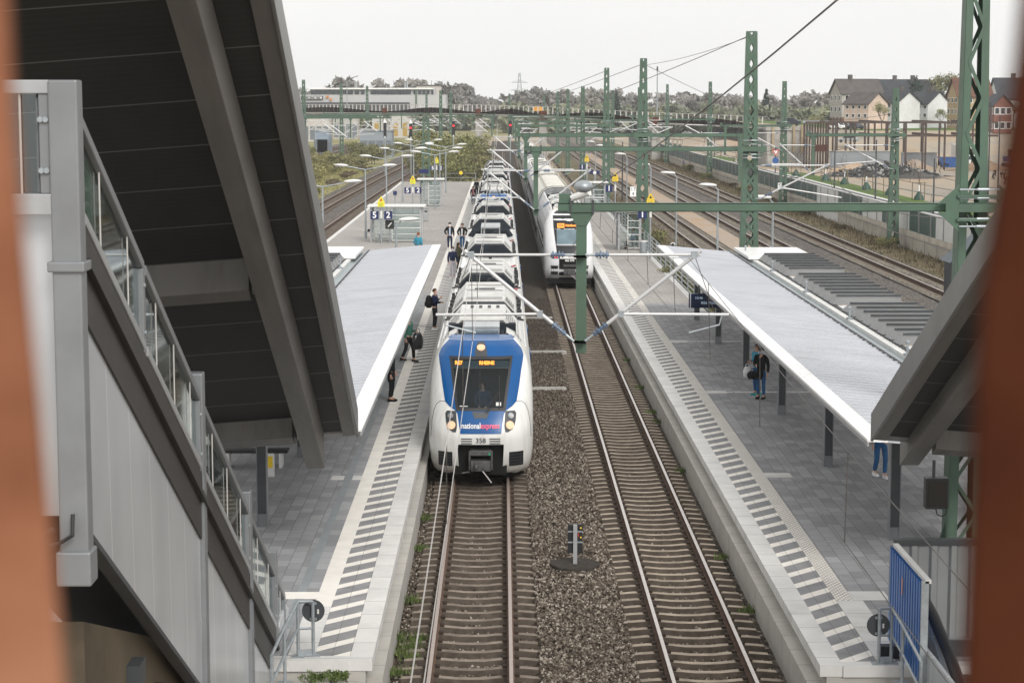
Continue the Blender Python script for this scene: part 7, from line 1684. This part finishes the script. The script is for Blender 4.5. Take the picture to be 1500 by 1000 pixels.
for i, (px, Y, top, kind, m, w, lab, nl) in enumerate(((1341, 500, 110, 'conifer', 'leaf_dark', .75, 'broad dark conifer between the slate roofs', 2600), (1222, 500, 138, 'conifer', 'leaf_dark', .5, 'slim dark conifer left of the large grey house', 1200), (1292, 440, 145, 'leafy', 'leaf_yellow', .62, 'fresh green tree in front of the pink house', 1500), (1379, 448, 152, 'leafy', 'leaf_spring', .55, 'green tree in front of the white houses', 1300),
        (1372, 520, 92, 'leafy', 'leaf_olive', .5, 'tall thin leaved tree behind the white houses', 1500), (1398, 530, 92, 'leafy', 'leaf_olive', .5, 'tall thin leaved tree above the red brown roof', 1500), (1463, 430, 132, 'leafy', 'leaf_yellow', .5, 'fresh green tree right of the big mast', 1300), (1485, 440, 138, 'bare', None, .5, 'bare tree at the right frame edge', 1200),
        (1192, 560, 160, 'leafy', 'leaf_yellow', .9, 'round yellow green tree above the abutment', 900), (960, 640, 150, 'leafy', 'leaf_yellow', .9, 'yellow green tree beyond the bridge left of its middle', 900), (1300, 470, 148, 'leafy', 'leaf_olive', .6, 'small tree behind the fresh green one', 600))):
    p = at_y(px, 170, Y); zb = 4.45 if px > 1215 and Y < 560 else .0
    tree_proto('conifer' if kind == 'conifer' else 'tree', lab, (p.x, Y, zb), at_y(px, top, Y).z - zb, kind, 80 + i, 'trees among the houses', nl, M[m] if m else None, w)
fl = thing('flag', 'blue and white flag on a pole behind the big mast', 'flag', (at_y(1414, 170, 480).x, 480, 4.45)); MB().tube((0, 0, 0), (0, 0, 16.2), .06, 6).build('pole', M['lightgrey'], fl)
MB().grid([[(x, .1 * math.sin(x * 3), z) for x in (0, .5, 1.0)] for z in (11.8, 15.2)]).build('white_cloth', M['white'], fl); MB().grid([[(x, .1 * math.sin(x * 3), z) for x in (0, .5, 1.0)] for z in (15.2, 16.2)]).build('blue_cloth', cols['blue'], fl)
# ---- white building behind the bridge
wb = thing('office_building', 'long white building with dark ribbon windows behind the left end of the bridge', 'building', (-45, 700, 0))
U = lambda px, py, Y=700: at_y(px, py, Y)
def bb(name, p0, p1, y0, y1, m, par=wb): a, b = U(*p0, y0), U(*p1, y0); return MB().box(a.x, b.x, y0, y1, min(a.z, b.z), max(a.z, b.z)).build(name, m, par, world=True)
WW = mat('office_white', (.42, .42, .425), .6, var=.05, scale=.1)
bb('lower_block', (438, 139), (653, 165), 700, 725, WW); bb('upper_block', (454, 130), (637, 140), 702, 722, WW); bb('roof_edge', (452, 129), (634, 131), 701, 723, M['white']); bb('plinth', (438, 150), (600, 165), 698.8, 699.9, M['darkgrey'])
for a, b in ((455, 517), (520, 526), (529, 534), (543, 602), (606, 610), (613, 617), (619, 623), (625, 629), (632, 635)):
    w_ = bb('ribbon_window', (a, 132.3), (b, 138.6), 701.2, 701.9, M['windowdark'])
bb('sign_panel', (441, 141), (473, 146), 699.3, 699.95, M['windowdark']); bb('sign_field', (442.5, 142), (471.5, 145), 699.0, 699.25, M['offwhite'])
for a, b in ((445, 452), (453.5, 461), (463, 469)): bb('sign_letters', (a, 142.7), (b, 144.4), 698.9, 698.98, M['darkgrey'])
for x, y in ((479.5, 142), (484.5, 145.8)): bb('orange_square', (x - 1.6, y - 1.7), (x + 1.6, y + 1.7), 699.3, 699.95, mat('orange_panel', (.6, .22, .05), .6))
for x, t_ in ((518, 119), (591, 120), (594, 119)): a = U(x, t_); MB().tube((a.x, 712, 14), (a.x, 712, a.z), .25, 8).build('chimney', M['galv'], wb, world=True)
a = U(541, 125); MB().box(a.x - .6, a.x + .6, 710, 712, 14, a.z).build('roof_house', WW, wb, world=True)
h2 = thing('flat_building', 'flat beige building with aerials among the trees behind the white building', 'building', (-32, 790, 0)); a, b = at_y(610, 126, 790), at_y(646, 140, 790); MB().box(a.x, b.x, 790, 805, 0, a.z).build('wall', wallm('beige_wall', (.5, .46, .42)), h2, world=True); MB().box(a.x - .3, b.x + .3, 789.7, 805, a.z, a.z + .4).build('roof', M['roofbrown'], h2, world=True)
for x in (611, 619, 632, 640): q = at_y(x, 118, 792); MB().tube((q.x, 792, a.z), (q.x, 792, q.z), .08, 5).build('aerial', M['darkgrey'], h2, world=True)
for i, (p0, p1, Y, c, lab) in enumerate((((443, 172), (482, 188), 560, (.5, .47, .44), 'pale shed under the left end of the bridge'), ((488, 170), (524, 186), 600, (.42, .4, .37), 'beige shed behind the left lattice masts'), ((527, 192), (574, 214), 400, (.27, .3, .33), 'blue grey fence wall slanting behind the bushes'), ((545, 168), (600, 182), 620, (.5, .48, .45), 'low pale hall with yellow doors under the bridge'), ((462, 192), (482, 206), 420, (.25, .3, .36), 'small blue grey hut behind the left bushes'))):
    a, b = at_y(*p0, Y), at_y(*p1, Y); r = thing('shed', lab, 'shed', ((a.x + b.x) / 2, Y, -.5), 0, 'sheds beyond the left sidings'); MB().box(a.x, b.x, Y, Y + 8, -.5, a.z).build('wall', wallm('shed_wall', c), r, world=True); MB().box(a.x - .2, b.x + .2, Y - .2, Y + 8.2, a.z, a.z + .25).build('roof', M['lightgrey'], r, world=True)
    for q in range(4): x = a.x + (b.x - a.x) * (q + .5) / 4; MB().box(x - .7, x + .7, Y - .05, Y - .01, .0, max(.6, a.z * .6)).build('door', mat('shed_door', (.4, .27, .08) if i == 3 else (.16, .18, .2), .7), r, world=True)
# ---- pylon and thin poles
py_ = thing('pylon', 'pale high voltage pylon far off in the track gap', 'pylon', (at_y(761, 150, 1500).x, 1500, 0)); T_ = at_y(761, 107, 1500).z
mb = MB()
for sx, sy in ((-1, -1), (1, -1), (1, 1), (-1, 1)): mb.beam((sx * 3, sy * 3, 0), (sx * .5, sy * .5, T_), .45, .45)
for i in range(8):
    f0, f1 = i / 8, (i + 1) / 8; w0_, w1_ = 3 - 2.5 * f0, 3 - 2.5 * f1
    for s in (-1, 1): mb.beam((s * w0_, -w0_, T_ * f0), (-s * w1_, -w1_, T_ * f1), .25, .25)
mb.build('tower', M['galv'], py_)
for z, w_ in ((T_ * .6, 6.5), (T_ * .78, 6.0)): mb = MB(); mb.beam((-w_, 0, z), (w_, 0, z), .5, .5); mb.beam((-w_, 0, z), (0, 0, z + 1.6), .25, .25); mb.beam((w_, 0, z), (0, 0, z + 1.6), .25, .25); mb.build('cross_arm', M['galv'], py_)
for i, (px, t0, b0, Y, lab) in enumerate(((963, 97, 160, 400, 'thin grey pole with a dark tip between the gantry masts'), (508, 114, 135, 600, 'thin lamp pole above the white building'))):
    a, b = at_y(px, t0, Y), at_y(px, b0, Y); r = thing('thin_pole', lab, 'pole', (a.x, Y, -.5)); MB().tube((0, 0, 0), (0, 0, a.z - .3), .16, 8, .1).build('pole', M['galv'], r); MB().tube((0, 0, a.z - .4), (0, 0, a.z + .5), .22, 8, .1).build('tip', M['darkgrey'], r)
    if i: MB().tube((0, 0, a.z), (3.4, 0, a.z + 1.0), .12, 6).build('arm', M['darkgrey'], r)
for i, (px, top, py, Y) in enumerate(((912, 208, 262, 215), (1284, 205, 300, 180), (1369, 232, 300, 175), (1451, 150, 300, 190), (1465, 170, 300, 195), (1224, 178, 270, 230), (1082, 175, 245, 300), (1047, 178, 240, 320))):
    a, b = at_y(px, top, Y), at_y(px, py, Y); r = thing('thin_pole', 'thin dark street pole, %s' % ('left of the abutment by the road signs' if i == 0 else 'by the rubble pile' if i == 1 else 'right of the rubble pile' if i == 2 else 'right of the big mast, left of two' if i == 3 else 'right of the big mast, right of two' if i == 4 else 'by the steel slats' if i == 5 else 'before the parked cars, right one' if i == 6 else 'before the parked cars, left one'), 'pole', (a.x, Y, -.6), 0, 'thin street poles'); MB().tube((0, 0, 0), (0, 0, a.z + .6), .09, 8, .06).build('pole', M['darkgrey'], r); MB().tube((0, 0, 0), (0, 0, .6), .14, 8).build('pole_foot', M['darkgrey'], r)
rsn = thing('road_sign', 'road sign pole with a red edged triangle over a round blue sign', 'sign', (at_y(1136, 230, 260).x, 260, -.6)); MB().tube((0, 0, 0), (0, 0, 5.2), .07, 8).build('pole', M['darkgrey'], rsn)
MB().prism([(-.5, 4.9), (.5, 4.9), (0, 4.0)], -.12, -.08, 'y').build('triangle_sign', M['red'], rsn); MB().prism([(-.3, 4.78), (.3, 4.78), (0, 4.26)], -.135, -.122, 'y').build('triangle_face', M['white'], rsn); MB().disc((0, -.1, 3.5), .42, (0, 1, 0), .04, 18).build('blue_sign', cols['blue'], rsn)
# ---- steel frame, site walls, piles, machines
M['rustframe'] = mat('rusty_brown_steel', (.085, .062, .055), .75, var=.25, scale=.6)
sf = thing('steel_frame', 'rusty brown steel skeleton of posts and beams on the building site', 'frame', (66, 332, -.6))
for Y in (330, 343, 356):
    for px in ((1213, 1226, 1239, 1252, 1267, 1281, 1300, 1327, 1352, 1356, 1384, 1409, 1425, 1446) if Y == 330 else (1220, 1246, 1272, 1298, 1324, 1350, 1376, 1402, 1440)):
        x = at_y(px, 200, Y).x; top = at_y(px, 178 if Y == 330 else 181, Y).z; MB().box(x - .14, x + .14, Y - .14, Y + .14, -.6, top).build('post', M['rustframe'], sf, world=True)
    for yy in (179.5, 199): a, b = at_y(1180, yy, Y), at_y(1462, yy, Y); MB().box(a.x, b.x, Y - .16, Y + .16, a.z - .16, a.z + .16).build('beam', M['rustframe'], sf, world=True)
for px in (1213, 1300, 1384, 1446):
    for yy in (179.5, 199): a, b = at_y(px, yy, 330), at_y(px, yy, 356); MB().box(a.x - .15, a.x + .15, 330, 356, a.z - .2, a.z + .2).build('beam', M['rustframe'], sf, world=True)
ss = thing('slat_screen', 'screen of dark upright steel slats beside the concrete abutment', 'screen', (at_y(1196, 200, 338).x, 338, -.6))
for px in range(1178, 1214, 4): x = at_y(px, 200, 338).x; MB().box(x - .13, x + .13, 337.8, 338.2, -.6, at_y(px, 178, 338).z).build('slat', M['rustframe'] if px % 8 else M['darkgrey'], ss, world=True)
a, b = at_y(1176, 177, 338), at_y(1214, 180, 338); MB().box(a.x, b.x, 337.7, 338.3, b.z, a.z).build('top_beam', M['lightgrey'], ss, world=True); a, b = at_y(1190, 212, 338), at_y(1212, 222, 338); MB().box(a.x, b.x, 337.6, 337.79, b.z, a.z).build('rusty_panel', mat('rust_panel', (.09, .04, .03), .8), ss, world=True)
for i, (x0, x1, y0, y1, Y, lab) in enumerate(((1216, 1312, 222, 245, 326, 'grey concrete site wall before the steel frame, longer left one'), (1321, 1372, 224, 243, 334, 'grey concrete site wall before the steel frame, shorter right one'))):
    a, b = at_y(x0, y0, Y), at_y(x1, y1, Y); r = thing('site_wall', lab, 'wall', ((a.x + b.x) / 2, Y, -.6), 0, 'site walls'); MB().box(a.x, b.x, Y, Y + .5, -.6, a.z).build('concrete_wall', mat('blue_grey_concrete', (.22, .235, .25), .85, var=.15, scale=.4), r, world=True); MB().box(a.x - .1, b.x + .1, Y - .15, Y + .65, a.z, a.z + .12).build('coping', M['concrete'], r, world=True)
def pile(name, label, px, py, w, d, h, m, seed, chunks=0, cm=None):
    p = at_z(px, py, -.6); r = np.random.default_rng(seed); rows = []
    for i in range(9):
        f = i / 8; row = []
        for k in range(24): a = 2 * PI * k / 24; rr = (1 - f ** .8) * (1 + r.normal(0, .09)); row.append((math.cos(a) * w / 2 * rr, math.sin(a) * d / 2 * rr, h * f ** 1.0 * (1 + r.normal(0, .05)) - .05))
        row.append(row[0]); rows.append(row)
    if chunks:
        o = thing(name, label, 'pile', p); MB().grid(rows).build('heap', m, o); mb = MB()
        for q in range(chunks):
            a = r.uniform(0, 6.28); f = r.uniform(0, .9); rr = (1 - f ** .8) * 1.02; c = Vector((math.cos(a) * w / 2 * rr, math.sin(a) * d / 2 * rr, h * f)); s = r.uniform(.2, .65); mb.cur = int(r.uniform() > .55)
            e = Vector(r.normal(0, 1, 3)).normalized(); mb.beam(c - e * s * .6, c + e * s * .6, s * .8, s * .5)
        tag(mb.build('chunks', cm, o), kind='stuff')
    else: o = MB().grid(rows).build(name, m, smooth=True); o.location = p; tag(o, label, 'pile', 'piles on the building site')
    return o
pile('rubble_pile', 'dark pile of broken asphalt and concrete chunks behind the noise wall', 1296, 258, 19, 12, 2.2, mat('dark_rubble', (.05, .05, .05), .9, var=.5, scale=1.5), 3, 260, [mat('black_chunk', (.045, .045, .045), .9, var=.4), mat('grey_chunk', (.26, .26, .25), .9, var=.4)])
pile('dirt_pile', 'sandy brown pile of earth right of the rubble', 1338, 247, 7.5, 6, 2.1, M['sand'], 4); pile('dirt_pile', 'lower light earth pile right of the taller one', 1357, 246, 6, 5, 1.5, M['site'], 5); pile('dirt_pile', 'dark low heap right behind the rubble', 1341, 261, 8, 6, 1.2, mat('dark_earth', (.09, .085, .08), .9), 6); pile('dirt_pile', 'pale mound under the bridge', 1062, 226, 12, 8, 1.6, M['site'], 7); pile('dirt_pile', 'rusty brown earth bank under the bridge', 1060, 214, 26, 9, 1.6, M['sand'], 8)
pile('dirt_pile', 'long brown earth mound before the longer grey site wall', 1252, 252, 15, 6, 1.5, M['sand'], 21); pile('dirt_pile', 'brown earth heap at the right frame edge', 1440, 250, 12, 7, 2.0, mat('brown_earth', (.22, .15, .1), .95, var=.3, scale=.6), 22); pile('dirt_pile', 'low pale mound left of the staked trees', 1170, 240, 13, 6, 1.3, M['site'], 23)
tr = thing('truck', 'white truck facing the camera behind the steel frame', 'truck', (at_z(1396, 240, -.6).x, 348, -.6))
MB().box(-1.25, 1.25, 0, 2.2, .7, 3.3).build('cab', M['white'], tr, bevel=.12); MB().box(-1.25, 1.25, 2.5, 9, 1.1, 3.6).build('box_body', M['offwhite'], tr, bevel=.04); MB().box(-1.1, 1.1, -.03, 0, 2.0, 2.9).build('windscreen', M['windowdark'], tr); MB().box(-1.0, 1.0, -.04, 0, 1.1, 1.7).build('grille', M['darkgrey'], tr); MB().box(-1.2, 1.2, -.12, .1, .45, .8).build('bumper', M['offwhite'], tr); MB().box(-1.0, 1.0, -.03, 2.0, 3.32, 3.75).build('green_deflector', mat('green_stripe', (.12, .35, .2), .5), tr)
for x in (-1.05, 1.05):
    for y in (1.1, 6.5, 7.8): MB().tube((x - .15, y, .5), (x + .15, y, .5), .5, 14).build('wheel', M['black'], tr)
    MB().box(x - .2, x + .2, -.05, 0, .9, 1.1).build('headlight', M['lampclear'], tr)
ex = thing('excavator', 'blue excavator with raised arm right of the truck', 'excavator', (at_z(1458, 243, -.6).x, 336, -.6), .4)
MB().box(-1.2, 1.2, -1.6, 1.6, 1.1, 2.0).build('house', cols['blue'], ex, bevel=.1); MB().box(-1.15, 0, -1.5, .3, 2.0, 3.2).build('cab', M['windowdark'], ex, bevel=.08); mb = MB(); mb.beam((.5, -1.2, 1.9), (1.2, -3.6, 4.4), .35, .5); mb.beam((1.2, -3.6, 4.4), (1.6, -5.6, 2.4), .3, .4); mb.build('arm', cols['blue'], ex)
MB().prism([(-5.9, 2.4), (-5.2, 2.5), (-5.2, 1.5), (-6.1, 1.3)], 1.2, 2.0, 'x').build('bucket', M['darkgrey'], ex)
for x in (-1.1, 1.1): MB().box(x - .3, x + .3, -1.9, 1.9, .0, .95).build('crawler', M['black'], ex, bevel=.3)
sk = thing('skip', 'small blue skip left of the white truck', 'container', (at_z(1369, 241, -.6).x, 342, -.6)); MB().prism([(-1.9, 0), (1.9, 0), (2.5, 1.6), (-2.5, 1.6)], -1, 1, 'y').build('tub', cols['blue'], sk); MB().box(-2.6, 2.6, -1.1, 1.1, 1.6, 1.75).build('rim', cols['blue'], sk); MB().box(-2.4, 2.4, -.9, .9, 1.752, 1.8).build('load', M['site'], sk)
bc = thing('traffic_cone_barrier', 'orange and white warning beacon by the earth works', 'beacon', at_z(1113, 236, -.6)); MB().box(-.25, .25, -.05, .05, .2, 1.9).build('board', M['white'], bc); MB().box(-.25, .25, -.06, -.051, 1.2, 1.6).build('orange_stripe', mat('beacon_orange', (.7, .16, .03), .5), bc); MB().disc((0, 0, 2.05), .2, (0, 1, 0), .12, 12).build('lamp', mat('beacon_lamp', (.7, .2, .03), .4), bc); MB().box(-.4, .4, -.3, .3, 0, .2).build('foot', M['black'], bc)
sh_ = thing('relay_cabin', 'dark blue pitched cabin with pale rails beside the big mast', 'cabin', (18.85, 80, -.2)); MB().box(-.75, .75, -.6, 1.2, 0, 4.2).build('body', mat('navy_cabin', (.012, .016, .026), .5), sh_, bevel=.03); MB().prism([(-.95, 4.25), (.8, 4.25), (.8, 5.6)], -.7, 1.3, 'y').build('pitched_roof', mat('slate_blue_sheet', (.04, .06, .075), .5), sh_)
mb = MB(); mb.box(.1, .15, -.78, -.72, 4.3, 5.0); mb.box(.65, .7, -.78, -.72, 4.3, 5.0); mb.box(.1, .7, -.78, -.72, 4.3, 4.35); mb.box(.1, .7, -.78, -.72, 4.95, 5.0); mb.build('frame', M['galv'], sh_)
for z in (2.9, 4.0): MB().tube((-.75, -.68, z), (.75, -.68, z - .08), .04, 6).build('rail', M['galv'], sh_)

# ---- the pale air of the day
hz = MB().box(-620, 720, -60, 1750, -2, 190).build('haze', None or bpy.data.materials.new('haze_air')); hm = hz.data.materials[0]; hm.use_nodes = True
ht = hm.node_tree; ht.nodes.remove(ht.nodes['Principled BSDF']); pv = ht.nodes.new('ShaderNodeVolumePrincipled'); pv.inputs['Color'].default_value = (.93, .96, 1, 1); pv.inputs['Density'].default_value = .00015; pv.inputs['Anisotropy'].default_value = 0
ht.links.new(pv.outputs[0], ht.nodes['Material Output'].inputs['Volume']); tag(hz, kind='stuff')
